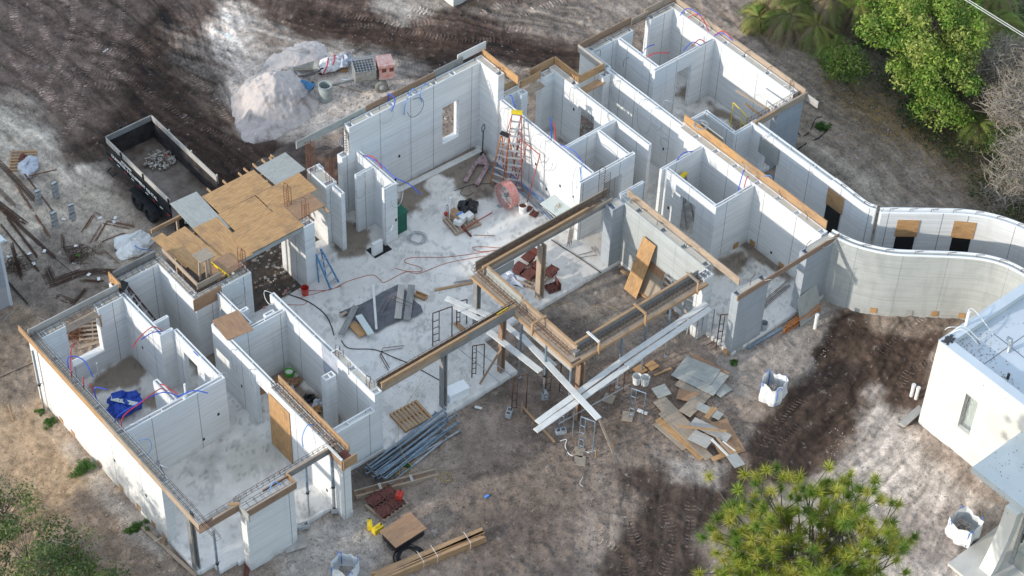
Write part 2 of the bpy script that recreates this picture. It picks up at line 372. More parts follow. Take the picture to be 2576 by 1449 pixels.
P_([(640, 60), (900, 40), (1200, 90), (1480, 120), (1470, 190), (1250, 130), (1080, 190), (960, 130), (800, 90)], DARK, .4, .75, seed=55)
P_([(560, -20), (1500, -20), (1400, 60), (1000, 70), (760, 90)], DARK, .8, .6, seed=6, streak=(.75, .66))
P_([(930, -30), (1160, -30), (1130, 25), (1010, 55), (930, 25)], (.42, .38, .34), .5, .8, seed=7)
P_([(1180, 20), (1500, -10), (1650, 0), (1480, 110), (1300, 70)], (.30, .25, .21), .8, .7, seed=8)
P_([(535, 0), (620, 10), (760, 100), (860, 115), (960, 140), (1060, 215), (1000, 260), (860, 315), (800, 330), (740, 300), (720, 340), (610, 335), (575, 250), (590, 180), (530, 120)], PALE, .5, 1, seed=9)
P_([(400, 60), (540, 30), (720, 120), (640, 220), (560, 260), (470, 200)], (.40, .33, .28), .6, .5, seed=10, streak=(.45, -.89))
P_([(620, 20), (800, 60), (960, 150), (800, 170), (640, 160)], MDK, .6, .7, seed=11, streak=(.45, -.89))
P_([(480, 150), (600, 330), (640, 360), (560, 330), (440, 190)], MDK, .4, .8, seed=12, streak=(.3, -.95))
P_([(-300, 180), (60, 240), (130, 330), (150, 400), (265, 400), (330, 560), (440, 575), (430, 630), (290, 690), (150, 700), (-300, 760)], SAND, .7, 1, seed=13)
P_([(-100, 180), (80, 240), (170, 350), (120, 360), (-50, 300)], (.22, .17, .14), .6, .8, seed=14, streak=dirA)
P_([(150, 375), (270, 365), (290, 395), (200, 415), (165, 430)], (.10, .07, .055), .15, .9, seed=15, warp=.15)
P_([(190, 620), (310, 640), (360, 650), (420, 625), (500, 560), (470, 540), (400, 600), (280, 600), (200, 600)], (.22, .18, .15), .4, .6, seed=16)
P_([(100, 560), (220, 600), (300, 680), (270, 740), (120, 840), (0, 900), (-50, 720), (60, 640)], (.20, .165, .14), .5, .75, seed=17)
P_([(-200, 760), (90, 800), (130, 1000), (350, 1290), (460, 1460), (200, 1600), (-300, 1600)], WARM, .6, .8, seed=18)
P_([(-200, 780), (70, 800), (120, 960), (60, 1040), (-200, 1000)], (.21, .17, .14), .5, .8, seed=19)
P_([(200, 1230), (330, 1270), (430, 1390), (480, 1460), (300, 1600), (120, 1400)], (.24, .19, .155), .5, .9, seed=20)
P_([(120, 1000), (230, 1130), (200, 1180), (90, 1100)], (.35, .28, .22), .5, .6, seed=21)
P_([(185, 1100), (300, 1240), (420, 1380), (400, 1400), (240, 1250), (160, 1130)], (.56, .50, .45), .3, .6, seed=22, warp=.3)
P_([(1900, 60), (2140, 190), (2350, 320), (2600, 520), (2600, 900), (2200, 780), (2000, 560), (1800, 200)], (.235, .19, .155), .6, .8, seed=23)
P_([(2010, 340), (2150, 380), (2350, 560), (2200, 620), (2060, 480)], (.34, .29, .24), .6, .6, seed=24)
P_([(2060, 150), (2180, 220), (2450, 400), (2620, 520), (2620, 600), (2350, 420), (2120, 260)], LITT, .5, .7, seed=25)
P_([(2180, 520), (2620, 640), (2620, 760), (2300, 640), (2180, 580)], (.15, .12, .10), .6, .6, seed=26)
P_([(1850, -100), (2100, 60), (2200, 230), (2400, 420), (2700, 560), (2900, 0), (2300, -300)], (.12, .10, .07), .6, .8, seed=27)
P_([(1240, 1000), (1420, 900), (1700, 900), (1820, 1000), (1620, 1130), (1300, 1140)], MDK, .7, .6, seed=28)
P_([(1180, 1110), (1480, 1180), (1420, 1330), (1180, 1460), (1130, 1240)], MDK, .9, .55, seed=29)
P_([(1180, 1270), (1350, 1250), (1500, 1380), (1450, 1500), (1150, 1470)], (.12, .09, .075), .6, .6, seed=30)
P_([(1530, 1180), (1640, 1170), (1760, 1215), (1860, 1165), (1930, 1190), (1780, 1370), (1770, 1500), (1500, 1500), (1560, 1330), (1600, 1270)], (.060, .040, .031), .6, .92, seed=31)
P_([(2090, 775), (2190, 785), (2270, 800), (2400, 805), (2370, 850), (2330, 900), (2310, 1060), (2180, 1110), (2040, 1215), (1870, 1200), (1900, 1100), (1990, 970), (2050, 860)], (.058, .037, .028), .25, .95, seed=32, warp=.25)
P_([(2150, 860), (2360, 840), (2310, 1040), (2150, 1100), (2060, 1160)], (.13, .085, .062), .6, .8, seed=33, streak=(.55, .83))
P_([(2180, 790), (2260, 800), (2380, 800), (2360, 830), (2220, 820)], (.36, .28, .22), .3, .7, seed=34)
P_([(2200, 990), (2300, 1050), (2440, 1180), (2580, 1280), (2500, 1560), (2000, 1560), (1990, 1240), (2120, 1170), (2170, 1080)], PALE, .6, .9, seed=35)
P_([(2280, 1060), (2330, 1080), (2450, 1190), (2560, 1290), (2440, 1230), (2330, 1140)], (.33, .25, .20), .4, .8, seed=36, warp=.3)
P_([(2240, 1270), (2400, 1250), (2560, 1300), (2400, 1440), (2250, 1400)], (.37, .30, .26), .5, .8, seed=37)
P_([(1820, 900), (1990, 830), (2060, 770), (2100, 770), (2060, 860), (1990, 960), (1900, 1010), (1780, 1000)], (.38, .33, .29), .4, .7, seed=38)
P_([(1640, 1130), (1830, 1170), (1800, 1215), (1680, 1190)], (.42, .37, .33), .4, .8, seed=39)
P_([(870, 1290), (960, 1290), (990, 1400), (900, 1500), (700, 1500), (740, 1350)], (.44, .40, .36), .5, .75, seed=40)
P_([(870, 1200), (880, 1270), (960, 1240), (1010, 1180), (1040, 1090), (960, 1110)], (.12, .10, .09), .25, .9, seed=41, warp=.2)
P_([(1300, 780), (1400, 750), (1560, 660), (1700, 760), (1840, 850), (1600, 860), (1420, 880)], (.25, .215, .185), .6, .7, seed=42)
P_([(1370, 790), (1460, 780), (1520, 870), (1400, 880), (1340, 850)], (.11, .085, .07), .5, .8, seed=43)
P_([(1140, 950), (1300, 880), (1330, 930), (1280, 990), (1190, 1010)], (.10, .08, .065), .4, .6, seed=44)
P_([(880, 120), (980, 200), (1100, 180), (1000, 130)], (.30, .26, .23), .5, .7, seed=45)
P_([(2060, 640), (2100, 700), (2090, 780), (1980, 860)], (.40, .36, .32), .4, .5, seed=46)
def streak(poly, d, amt, seed, fx_=.22, fy_=3.4, soft=.8):
    P = PW(poly, GZ); xs = [p[0] for p in P]; ys = [p[1] for p in P]; sel = (X > min(xs)-2) & (X < max(xs)+2) & (Y > min(ys)-2) & (Y < max(ys)+2); x = X[sel]; y = Y[sel]
    a = np.clip(.5-sdist(x, y, P)/(2*soft), 0, 1); q = PW(d, GZ); dx, dy = q[1][0]-q[0][0], q[1][1]-q[0][1]; L = math.hypot(dx, dy); dx /= L; dy /= L
    wob = (fbm(x, y, .25, 3, seed)-.5)*1.6; u = x*dx+y*dy; v = -x*dy+y*dx+wob; s = fbm(u*fx_, v*fy_, 1, 5, seed+7, .8); k = 1+a*amt*(s-.5)*2
    C[sel] *= k[:, None]; Z[sel] += a*(s-.5)*.09
streak([(-200, -200), (620, -200), (600, 330), (780, 420), (700, 520), (160, 430), (-200, 300)], [(150, 50), (600, 380)], 1.0, 301)
streak([(380, 20), (620, 0), (640, 340), (560, 330), (400, 120)], [(450, 50), (600, 330)], 1.3, 302, .3, 4)
streak([(560, 0), (1500, 0), (1480, 200), (1050, 210), (900, 130), (560, 30)], [(600, 20), (1300, 160)], 1.3, 303)
streak([(1500, -50), (2000, 30), (2300, 300), (2600, 500), (2600, 850), (2150, 700), (1950, 250), (1480, 120)], [(1960, 80), (2500, 480)], .85, 304)
streak([(2080, 780), (2400, 810), (2330, 1060), (2576, 1300), (2400, 1450), (2050, 1260), (1880, 1200), (2000, 950)], [(2080, 1190), (2300, 850)], 1.0, 305)
streak([(-200, 240), (330, 420), (300, 700), (-200, 760)], [(0, 300), (250, 420)], .6, 306)
streak([(1500, 1190), (1900, 1180), (1790, 1460), (1500, 1460)], [(1700, 1200), (1720, 1440)], .9, 307)
# pit under the plywood deck and general mottling
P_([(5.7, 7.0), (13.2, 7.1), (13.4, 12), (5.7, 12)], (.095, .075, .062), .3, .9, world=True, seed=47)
C *= (.80+.40*fbm(X, Y, .7, 5, 60))[:, None]
C *= (.72+.56*fbm(X, Y, 3.1, 4, 61, .8))[:, None]
spk = vnoise(X*9, Y*9, 77)*vnoise(X*4.1, Y*4.1, 78)                    # pale lime crumbs
C += (np.clip((spk-.72)*5, 0, 1)*.22)[:, None]
TRK = [  # tile, points, width, lug spacing
    (0, [(95, 0), (110, 150), (190, 330), (330, 470), (520, 590), (700, 640), (880, 655)], .42), (0, [(285, 0), (300, 150), (370, 350), (500, 500), (720, 570), (1050, 590)], .34),
    (0, [(480, 0), (560, 180), (700, 330), (900, 420), (1100, 470), (1250, 560)], .42), (0, [(560, 0), (560, 120), (500, 350), (430, 520), (290, 730)], .34),
    (0, [(780, 0), (760, 150), (700, 370)], .40), (0, [(920, 0), (900, 250), (830, 420), (780, 520)], .36), (0, [(700, 450), (600, 600), (480, 880)], .40),
    (0, [(660, 640), (600, 850), (520, 960), (430, 1100)], .36), (0, [(960, 270), (1120, 400)], .45), (0, [(480, 300), (900, 560), (1150, 730), (1500, 950), (1750, 1060)], .34),
    (0, [(60, 420), (260, 640), (420, 800)], .34), (0, [(350, 650), (450, 800), (560, 920)], .34), (0, [(1430, 560), (1600, 720), (1720, 900)], .40),
    (1, [(0, 100), (250, 140), (480, 190), (700, 170)], .42), (1, [(0, 190), (300, 200), (600, 260), (900, 300), (1300, 300)], .40), (1, [(1050, 110), (1250, 20), (1400, -30)], .45),
    (1, [(1330, 120), (1550, 40), (1700, 0)], .45), (1, [(520, 60), (700, 110)], .5), (1, [(1200, 200), (1400, 230)], .45),
    (7, [(2140, 960), (2200, 1120), (2260, 1300), (2330, 1449)], .40), (7, [(2420, 900), (2480, 1030), (2520, 1150), (2480, 1300), (2420, 1449)], .40), (7, [(2130, 1280), (2160, 1449)], .34),
    (7, [(1950, 1180), (2100, 1240)], .34), (8, [(60, 880), (60, 1100), (40, 1300)], .40), (8, [(190, 1380), (300, 1449)], .4),
    (8, [(880, 90), (760, 220), (640, 420), (600, 480)], .40), (8, [(880, 290), (700, 470)], .30), (8, [(1560, 860), (1440, 900)], .3),
    (5, [(2160, 1130), (1990, 1240), (1720, 1330), (1640, 1449)], .40), (5, [(1960, 860), (1700, 1020), (1500, 1190)], .25), (2, [(880, 250), (1010, 370), (1200, 520)], .3),
    (2, [(1140, 600), (1500, 860), (1900, 1000)], .3)]
for t_, pts, wd in TRK:
    q = [at(t_, x, y, GZ)[:2] for x, y in pts]; xs = [p[0] for p in q]; ys = [p[1] for p in q]; sel = (X > min(xs)-1) & (X < max(xs)+1) & (Y > min(ys)-1) & (Y < max(ys)+1); d = ldist(X[sel], Y[sel], q)
    a = np.clip((wd*.55-d)/.12, 0, 1)*(.25+.75*fbm(X[sel], Y[sel], 1.2, 3, 99)); C[sel] = C[sel]*(1+.42*a[:, None]) if t_ in (0, 1) else C[sel]*(1-.10*a[:, None]); Z[sel] -= a*.03
# long ruts of the grader
for pts, d, wd in [([(0, 250), (140, 330), (260, 390)], -.05, .35), ([(330, 40), (480, 160), (620, 330)], -.08, .5), ([(560, 20), (900, 110), (1400, 130)], -.07, .6),
                   ([(2060, 1190), (2200, 960), (2330, 860)], -.08, .5), ([(1990, 1230), (2120, 1000), (2200, 850)], -.08, .5), ([(2150, 230), (2350, 330), (2576, 470)], -.07, .4),
                   ([(1950, 130), (2200, 330), (2500, 520)], -.06, .5), ([(700, 470), (770, 400)], .12, .5)]:
    q = PW(pts, GZ); dd = ldist(X, Y, q); Z += d*np.exp(-(dd/wd)**2)
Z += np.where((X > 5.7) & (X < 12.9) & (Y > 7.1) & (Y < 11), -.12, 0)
d8 = sdist(X, Y, PW([(2100, 790), (2250, 810), (2370, 850), (2310, 1060), (2040, 1200), (1890, 1190)], GZ)); Z -= np.clip(-d8*.4, 0, .12)
Z = np.where((X > 0.1) & (X < 5.4) & (Y > -1.9) & (Y < 8.4), np.minimum(Z, -.15), Z); Z = np.minimum(Z, -.06)
ii = np.arange(sh[0]*sh[1]).reshape(sh); Fq = np.stack([ii[:-1, :-1], ii[1:, :-1], ii[1:, 1:], ii[:-1, 1:]], -1).reshape(-1, 4)
M['ground'] = attr_mat('site_soil', .95, .7, .05)
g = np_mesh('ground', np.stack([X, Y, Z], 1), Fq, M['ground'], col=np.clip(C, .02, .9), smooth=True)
tag(g, kind='structure')
del Fq, ii
# tyre tracks: rows of soil lugs pressed up between the treads
def tracks():
    b = MB(); cols = []
    for t, pts, wd in TRK:
        q = [Vector(at(t, x, y, GZ)) for x, y in pts]; L = 0
        for i in range(len(q)-1):
            d = q[i+1]-q[i]; n = max(1, int(d.length/.15)); d0 = d.normalized(); s = Vector((-d0.y, d0.x, 0))
            for k in range(n):
                c = q[i]+d*((k+.5)/n); zz = GZ+(fb(c.x, c.y))
                for sg in (-1, 1):
                    if random.random() < .12: continue
                    a = c+s*sg*.02+d0*.02; e = c+s*sg*wd*.5*rnd(.8, 1.05)-d0*.02
                    a.z = zz+.0; e.z = zz+.0; b.beam(a, e, .05*rnd(.7, 1.2), .03*rnd(.6, 1.4)); i_ = min(max(int(np.searchsorted(cx, c.x)), 0), sh[0]-1); j_ = min(max(int(np.searchsorted(cy, c.y)), 0), sh[1]-1); cols.append(np.clip(_C2[i_, j_]*rnd(1.15, 1.9)+.02, 0, 1))
    o = np_mesh('tyre_tracks', np.array(b.v), np.array(b.f), M['ground'], None, np.repeat(np.array(cols), 24, 0)); tag(o, kind='structure')
_gx = fx; _Z2 = Z.reshape(sh)
def fb(x, y):
    i = int(np.searchsorted(cx, x)); j = int(np.searchsorted(cy, y)); i = min(max(i, 1), sh[0]-1); j = min(max(j, 1), sh[1]-1)
    return float(_Z2[i-1:i+1, j-1:j+1].mean())-GZ
def gz(x, y): return GZ+fb(x, y)
_C2 = C.reshape(sh+(3,))
N = NT('soil_lugs'); N.b.inputs['Base Color'].default_value = (.23, .175, .15, 1); N.b.inputs['Roughness'].default_value = .95
M['lug'] = N.m
tracks()
# ================================================================ the unfinished house
house = thing('unfinished_house', 'large roofless house shell of white printed concrete walls in the middle of the site', 'house', (14, 2, 0))
_wi = [0]
WALLS = {}
def rbox(b, x0, x1, y0, y1, z0, z1, r=.05):
    P = []
    for cx_, cy_, a0 in ((x1-r, y1-r, 0), (x0+r, y1-r, 90), (x0+r, y0+r, 180), (x1-r, y0+r, 270)):
        for k in range(4):
            a = R_(a0+k*30); P.append((cx_+r*math.cos(a), cy_+r*math.sin(a)))
    b.prism(P, z0, z1)
def wall(x0, x1, y0, y1, z1=3.05, z0=-.45, mat='white', ops=(), ext=False, lab=None, key=None, ends='', parent=None, tp=True):
    """hollow printed wall: two skins tied by webs, ops = (a, b, zlo, zhi or None) along its length; ext walls have filled cores with open cells"""
    _wi[0] += 1; z1 += .003*(_wi[0] % 5); b = MB(); ax = (x1-x0) >= (y1-y0)
    L0, L1 = (x0, x1) if ax else (y0, y1); D = .14 if tp else 0
    cuts = sorted(set([L0, L1]+[c for op in ops for c in op[:2]]))
    def bx(a, c, za, zb, r=0):
        if ax: X0, X1, Y0, Y1 = a, c, y0, y1
        else: X0, X1, Y0, Y1 = x0, x1, a, c
        if r: rbox(b, X0, X1, Y0, Y1, za, zb, r)
        else: b.box(X0, X1, Y0, Y1, za, zb)
    top = []
    for a, c in zip(cuts[:-1], cuts[1:]):
        op = next((o for o in ops if o[0] <= a+1e-6 and o[1] >= c-1e-6), None)
        if op is None: bx(a, c, z0, z1-D); top.append([a, c])
        else:
            if op[2] > 0: bx(a, c, z0, op[2])
            if op[3] is not None: bx(a, c, op[3], z1-D); top.append([a, c])
    runs = []
    for a, c in top:
        if runs and abs(runs[-1][1]-a) < 1e-6: runs[-1][1] = c
        else: runs.append([a, c])
    fills = []; t = .045 if ext else .05; W = (y1-y0) if ax else (x1-x0)
    rg = random.Random(int(x0*31+y0*17+5))
    if tp:
        for a, c in runs:
            fill = MB(); fills.append(fill)
            def rl(a_, c_, w0, w1, bb=b, zt=z1, zb=z1-D):
                if ax: bb.box(a_, c_, y0+w0, y0+w1, zb, zt)
                else: bb.box(x0+w0, x0+w1, a_, c_, zb, zt)
            rl(a, c, 0, t); rl(a, c, W-t, W)
            rl(a, a+t, t, W-t); rl(c-t, c, t, W-t)
            p = a+t
            while p < c-t-.3:
                q = min(p+rg.uniform(.9, 1.5), c-t)
                if q < c-t-.3: rl(q, q+.03, t, W-t)
                if ext:
                    if c-t-p > .5: rl(p+.22, q, t, W-t, fill, z1-.012, z1-D)
                    rl(p+.19, p+.22, t, W-t)
                p = q+.03
    o = b.build('wall', M[mat], parent or house, bevel=.018)
    for f_ in fills:
        if f_.v: f_.build('core_fill', M['tan'], o)
    if lab: o['label'] = lab
    if key: WALLS[key] = o
    return o
E3 = dict(ext=True)
wall(0, .35, 0, 8.52, 3.0, key='W1', lab='long sunlit outer wall of the left wing', **E3)
wall(.35, 3.70, 8.18, 8.50, ops=[(1.33, 2.66, .9, None)], key='backL', lab='shaded wall with a large window opening', **E3)
wall(3.88, 5.62, 8.80, 9.12, key='backL2', **E3)
wall(3.70, 3.88, 5.75, 9.12, 3.0, key='x37')
wall(3.88, 4.48, 6.37, 6.50, 3.0); wall(3.88, 4.27, 5.75, 5.87, 3.0)
wall(4.25, 4.42, 2.93, 5.75, 2.95, ops=[(4.31, 5.18, 0, 2.3)], key='x42', lab='bedroom wall with a door opening')
wall(.35, 4.42, 2.73, 2.93, 2.93, key='cross', lab='cross wall with blue shaded face')
wall(2.38, 2.57, 2.94, 4.18, 2.9)
wall(5.62, 5.92, 6.68, 9.12, key='closetE', lab='tall sunlit closet wall', **E3)
wall(5.62, 8.05, 6.36, 6.68, key='closetF', lab='blue shaded wall under the rebar columns', **E3)
wall(7.76, 8.06, 6.68, 7.55, **E3)
wall(6.50, 6.66, 4.30, 6.36, 2.98, ops=[(5.15, 6.15, 0, 2.35)], key='x65'); wall(6.66, 6.95, 4.92, 5.08, 3.0)
wall(5.45, 5.62, 1.30, 5.10, 3.03, ops=[(1.62, 2.46, 0, 2.3)], key='hall', lab='hall wall with a door opening')
wall(5.32, 5.68, -2.88, 1.30, key='boarded', lab='exterior wall with its doorway boarded up', **E3)
wall(5.62, 7.95, 4.05, 4.22, 2.98, key='bathB'); wall(7.20, 7.62, 4.22, 4.40, 2.98)
wall(7.95, 8.14, 1.35, 5.05, 3.0, key='bathE'); wall(7.95, 8.28, -1.25, 1.35, 3.05, z0=-.5, key='bathE2', **E3)
wall(5.68, 7.95, -1.25, -.98, 2.23, z0=-.5, key='blue', lab='low hollow wall with tan drips on its blue shaded face')
wall(7.10, 7.55, .45, .73, 2.9, **E3)
wall(1.53, 3.47, -2.70, -2.36, 2.72, z0=-.4, key='pillar', lab='wide front pillar under formwork', **E3)
# entry and great room
wall(10.93, 11.40, 7.05, 8.70, 3.08, z0=-.35, key='deckcol', **E3)
wall(12.92, 13.42, 8.37, 9.65, 3.08, z0=-.35, key='fcol', **E3); wall(13.16, 13.34, 7.75, 8.37, 3.0)
wall(13.42, 14.80, 9.38, 9.70, 3.0, ops=[(13.55, 14.42, .95, None)], **E3)
wall(15.08, 15.24, 6.95, 9.38, 3.0, key='kitA', lab='thin kitchen wall ending in a corner fin'); wall(14.62, 15.08, 6.95, 7.10, 3.0); wall(14.25, 15.08, 8.22, 8.36, 3.0)
wall(13.9, 14.35, 6.75, 6.90, .62, tp=False)
wall(14.80, 21.32, 9.38, 9.72, 4.35, ops=[(19.40, 20.26, 1.0, 2.97)], key='tall', lab='tall blue shaded great room wall with a window opening', **E3)
wall(21.32, 21.64, 8.25, 9.72, 4.35, **E3)
wall(21.42, 21.60, 2.68, 8.25, 3.05, key='side', lab='bright sunlit great room side wall')
wall(21.60, 22.62, 8.30, 8.62, 3.0, **E3); wall(22.36, 22.70, 8.0, 8.30, 3.0)
wall(23.72, 24.36, 8.30, 8.62, 3.0, **E3); wall(24.36, 24.66, 7.1, 8.62, 3.05, **E3)
wall(24.36, 24.52, 2.58, 7.1, 3.0, ops=[(5.77, 6.73, 0, 2.3)], key='x244', lab='wall with a door opening onto rubble')
wall(25.72, 26.18, 6.80, 7.10, 3.0, **E3); wall(26.18, 26.36, 2.62, 7.10, 3.0, key='x262', lab='corridor wall with grey cable loops'); wall(26.08, 26.40, 7.10, 8.66, 3.05, **E3)
wall(26.40, 28.76, 8.34, 8.66, 3.0, **E3); wall(29.76, 31.06, 8.34, 8.66, 3.05, **E3)
wall(27.86, 28.04, 5.96, 8.34, 3.0); wall(27.66, 31.06, 5.80, 5.96, 3.0, ops=[(28.97, 29.8, 0, 2.3)], key='neX')
wall(31.06, 31.38, 1.25, 8.66, 3.05, key='outR', lab='sunlit outer wall of the far right room', **E3)
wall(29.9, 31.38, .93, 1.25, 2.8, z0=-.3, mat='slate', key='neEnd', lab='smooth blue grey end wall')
wall(26.36, 27.50, 2.62, 2.76, 3.0); wall(27.50, 27.68, 1.10, 2.76, 3.0, ops=[(1.62, 2.55, 1.2, 2.3)]); wall(27.50, 28.50, .95, 1.10, 3.0)
wall(28.50, 28.76, -3.4, 1.10, 3.05, ops=[(-.55, .36, 0, 2.05)], key='corr', lab='long corridor wall with rounded cap')
wall(21.60, 24.36, 4.48, 4.62, 3.0); wall(23.32, 23.48, 2.68, 4.48, 3.0, key='x233'); wall(20.74, 23.60, 2.52, 2.68, 3.05, ops=[(22.0, 22.95, 0, 2.35)], key='bathF')
wall(21.62, 22.82, 1.14, 1.28, 2.95)
wall(23.78, 26.02, 1.18, 1.32, 3.0, key='mB'); wall(23.95, 24.11, -1.52, 1.18, 3.0, ops=[(-.63, .22, 0, 2.3)], key='mW', lab='powder room wall with a door opening')
wall(23.95, 26.02, -1.68, -1.52, 3.0, key='mF', lab='blue shaded wall of the small room with the ladder')
wall(26.02, 26.36, -5.25, 2.60, 3.05, key='mE', lab='long sunlit wall behind the right rooms', **E3)
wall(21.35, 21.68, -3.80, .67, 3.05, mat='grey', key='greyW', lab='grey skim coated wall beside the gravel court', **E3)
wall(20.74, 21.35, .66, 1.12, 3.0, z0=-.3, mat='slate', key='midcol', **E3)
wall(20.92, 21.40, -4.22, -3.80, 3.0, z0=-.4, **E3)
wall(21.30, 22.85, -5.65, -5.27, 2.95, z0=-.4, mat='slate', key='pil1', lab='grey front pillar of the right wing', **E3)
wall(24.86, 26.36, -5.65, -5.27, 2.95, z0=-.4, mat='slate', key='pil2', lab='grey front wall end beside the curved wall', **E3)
# outlet boxes and vertical chases
def face_box(key, x, y, z, s=.1, n='x', h=None):
    b = MB(); h = h or s
    if n == 'x': b.box(x-.006, x+.02, y-s/2, y+s/2, z-h/2, z+h/2)
    else: b.box(x-s/2, x+s/2, y-.006, y+.02, z-h/2, z+h/2)
    b.build('outlet_box', M['opening'], WALLS[key])
for k, x, y, z, n in (('cross', 4.0, 2.73, 1.3, 'y'), ('cross', 3.3, 2.73, .45, 'y'), ('tall', 17.2, 9.38, 1.6, 'y'), ('tall', 17.0, 9.38, .45, 'y'), ('side', 21.42, 7.3, 1.3, 'x'), ('side', 21.42, 5.9, 1.3, 'x'),
    ('side', 21.42, 5.2, .45, 'x'), ('side', 21.42, 4.4, 1.2, 'x'), ('side', 21.42, 3.6, 1.2, 'x'), ('x244', 24.36, 7.0, 1.9, 'x'), ('x244', 24.36, 4.9, .9, 'x'), ('hall', 5.45, 3.4, 1.2, 'x'), ('kitA', 15.16, 6.95, 1.1, 'y'),
    ('x262', 26.18, 3.5, 1.2, 'x'), ('mW', 23.95, .8, 1.2, 'x'), ('mE', 26.02, -3.0, .4, 'x'), ('boarded', 5.32, -1.9, .5, 'x'), ('W1', 0, 1.2, 1.3, 'x'), ('W1', 0, 3.2, 1.3, 'x'), ('x37', 3.7, 7.2, 1.2, 'x')):
    face_box(k, x, y, z, .09, n, .13)
# ---- slab
def in_slab(x, y):
    r = lambda a, b, c, d: (x > a) & (x < b) & (y > c) & (y < d)
    s = r(0, 5.7, -2.25, 8.5) & ~((x < 1.3) & (y < -2.15+.35*(x < .6)+0)) | r(3.7, 5.9, 8.4, 9.1) | r(5.3, 5.7, -2.9, 0) | r(5.6, 8.3, -1.25, 7.1) | r(8.2, 14.4, -1.4, 7.15) | r(11.0, 21.5, .6, 9.6) & ~((x < 13.2) & (y > 8.8))
    return s | r(21.3, 26.4, -5.65, 8.6) & ~((x > 24.66) & (y > 7.1)) | r(26.3, 28.7, -5.6, 8.6) | r(26.3, 31.4, .95, 8.6)
def slab():
    st = .1; gx = np.arange(.033, 31.6, st); gy = np.arange(-5.667, 9.8, st); nx, ny = len(gx), len(gy)
    cxm, cym = np.meshgrid(gx[:-1]+st/2, gy[:-1]+st/2, indexing='ij'); ins = in_slab(cxm, cym)
    VX, VY = np.meshgrid(gx, gy, indexing='ij'); idx = np.arange(nx*ny).reshape(nx, ny)
    q = np.stack([idx[:-1, :-1], idx[1:, :-1], idx[1:, 1:], idx[:-1, 1:]], -1)[ins]
    n = nx*ny; sides = []
    pad = np.pad(ins, 1); i, j = np.nonzero(ins)
    for di, dj, (a, b) in ((-1, 0, ((0, 1), (0, 0))), (1, 0, ((1, 0), (1, 1))), (0, -1, ((0, 0), (1, 0))), (0, 1, ((1, 1), (0, 1)))):
        m = ~pad[i+1+di, j+1+dj]; A = idx[i[m]+a[0], j[m]+a[1]]; B = idx[i[m]+b[0], j[m]+b[1]]
        sides.append(np.stack([B, A, A+n, B+n], -1))
    Fq = np.concatenate([q]+sides); x = VX.ravel(); y = VY.ravel()
    C = np.tile(np.array((.71, .70, .69)), (n, 1))
    P = lambda pts, col, *a, **k: paint(x, y, C, pts, col, *a, z=0, **k)
    C *= (.86+.28*fbm(x, y, .5, 5, 5))[:, None]
    P([(1000, 620), (1180, 560), (1330, 600), (1250, 700), (1100, 720)], (.78, .77, .76), .8, .6)
    P([(730, 700), (1000, 640), (1100, 660), (1000, 740), (800, 760)], (.62, .60, .58), .8, .6, seed=3)
    P([(1000, 870), (1240, 820), (1280, 930), (1050, 1010)], (.60, .59, .57), .6, .6, seed=4)
    P([(1250, 470), (1450, 520), (1400, 600), (1260, 600)], (.77, .76, .74), .6, .7, seed=5)
    DB, WT = (.23, .19, .155), (.20, .175, .15)
    for pts in ([(1000, 470), (1180, 360), (1240, 400), (1275, 440), (1250, 505), (1185, 500), (1140, 450), (1090, 445), (1075, 490), (1045, 520), (1010, 545), (995, 520)],
                [(850, 560), (935, 580), (915, 640), (880, 655), (850, 620)], [(250, 950), (335, 895), (375, 935), (355, 985), (300, 960), (240, 990), (210, 1000)], [(330, 1010), (400, 1040), (430, 1000), (400, 980)],
                [(1800, 660), (1870, 620), (1880, 650), (1850, 690), (1800, 690)], [(1870, 610), (1960, 650), (2010, 700), (1960, 700), (1930, 670), (1880, 650)], [(1770, 240), (1850, 290), (1870, 330), (1830, 300), (1790, 290)],
                [(1380, 320), (1460, 370), (1440, 390), (1400, 360)], [(640, 900), (720, 930), (850, 1050), (840, 1080), (700, 990)], [(480, 900), (540, 880), (560, 950), (500, 960)], [(1700, 240), (1740, 200), (1760, 260)]):
        P(pts, DB, .12, .95, seed=len(pts)*7+int(pts[0][0]), warp=.35)
    P([(1750, 280), (1860, 340), (1840, 380), (1700, 330)], (.52, .50, .47), .3, .6, seed=9)
    P([(575, 1120), (700, 1090), (720, 1180), (600, 1200)], (.50, .50, .47), .4, .8, seed=10)
    P([(500, 1160), (560, 1130), (530, 1180)], (.42, .42, .41), .4, .8, seed=10)
    P([(1650, 380), (1640, 470), (1600, 520), (1680, 560)], (.50, .50, .48), .5, .8, seed=11)
    P([(1480, 590), (1560, 610), (1500, 640)], (.52, .47, .42), .4, .7, seed=12)
    sp = fbm(x, y, 5.5, 4, 5, .8)+.35*(fbm(x, y, .6, 3, 6)-.5); C *= (1-np.clip((sp-.60)*5, 0, .34)*np.clip((fbm(x, y, .55, 4, 91)-.42)*4.5, 0, 1))[:, None]; sp = fbm(x, y, 2.4, 5, 45, .75); C *= (1-np.clip((sp-.57)*3, 0, .22))[:, None]; C *= np.array((1, .975, .94))**(2.2*fbm(x, y, .4, 4, 88)[:, None])
    C *= (.93+.14*fbm(x, y, 3, 3, 70))[:, None]
    for L in ([(830, 620), (1130, 640), (1420, 860)], [(1000, 560), (1320, 740)]): C *= (1-.25*(ldist(x, y, PW(L, 0)) < .04))[:, None]
    V = np.concatenate([np.stack([x, y, 0*x], 1), np.stack([x, y, 0*x-.33], 1)]); CC = np.concatenate([C, np.tile((.42, .41, .39), (n, 1))])
    used = np.unique(Fq); rm = np.full(2*n, -1); rm[used] = np.arange(len(used))
    o = np_mesh('floor_slab', V[used], rm[Fq], attr_mat('slab_concrete', .8, .15, .01, (.84, 1.12), False), house, CC[used])
slab()
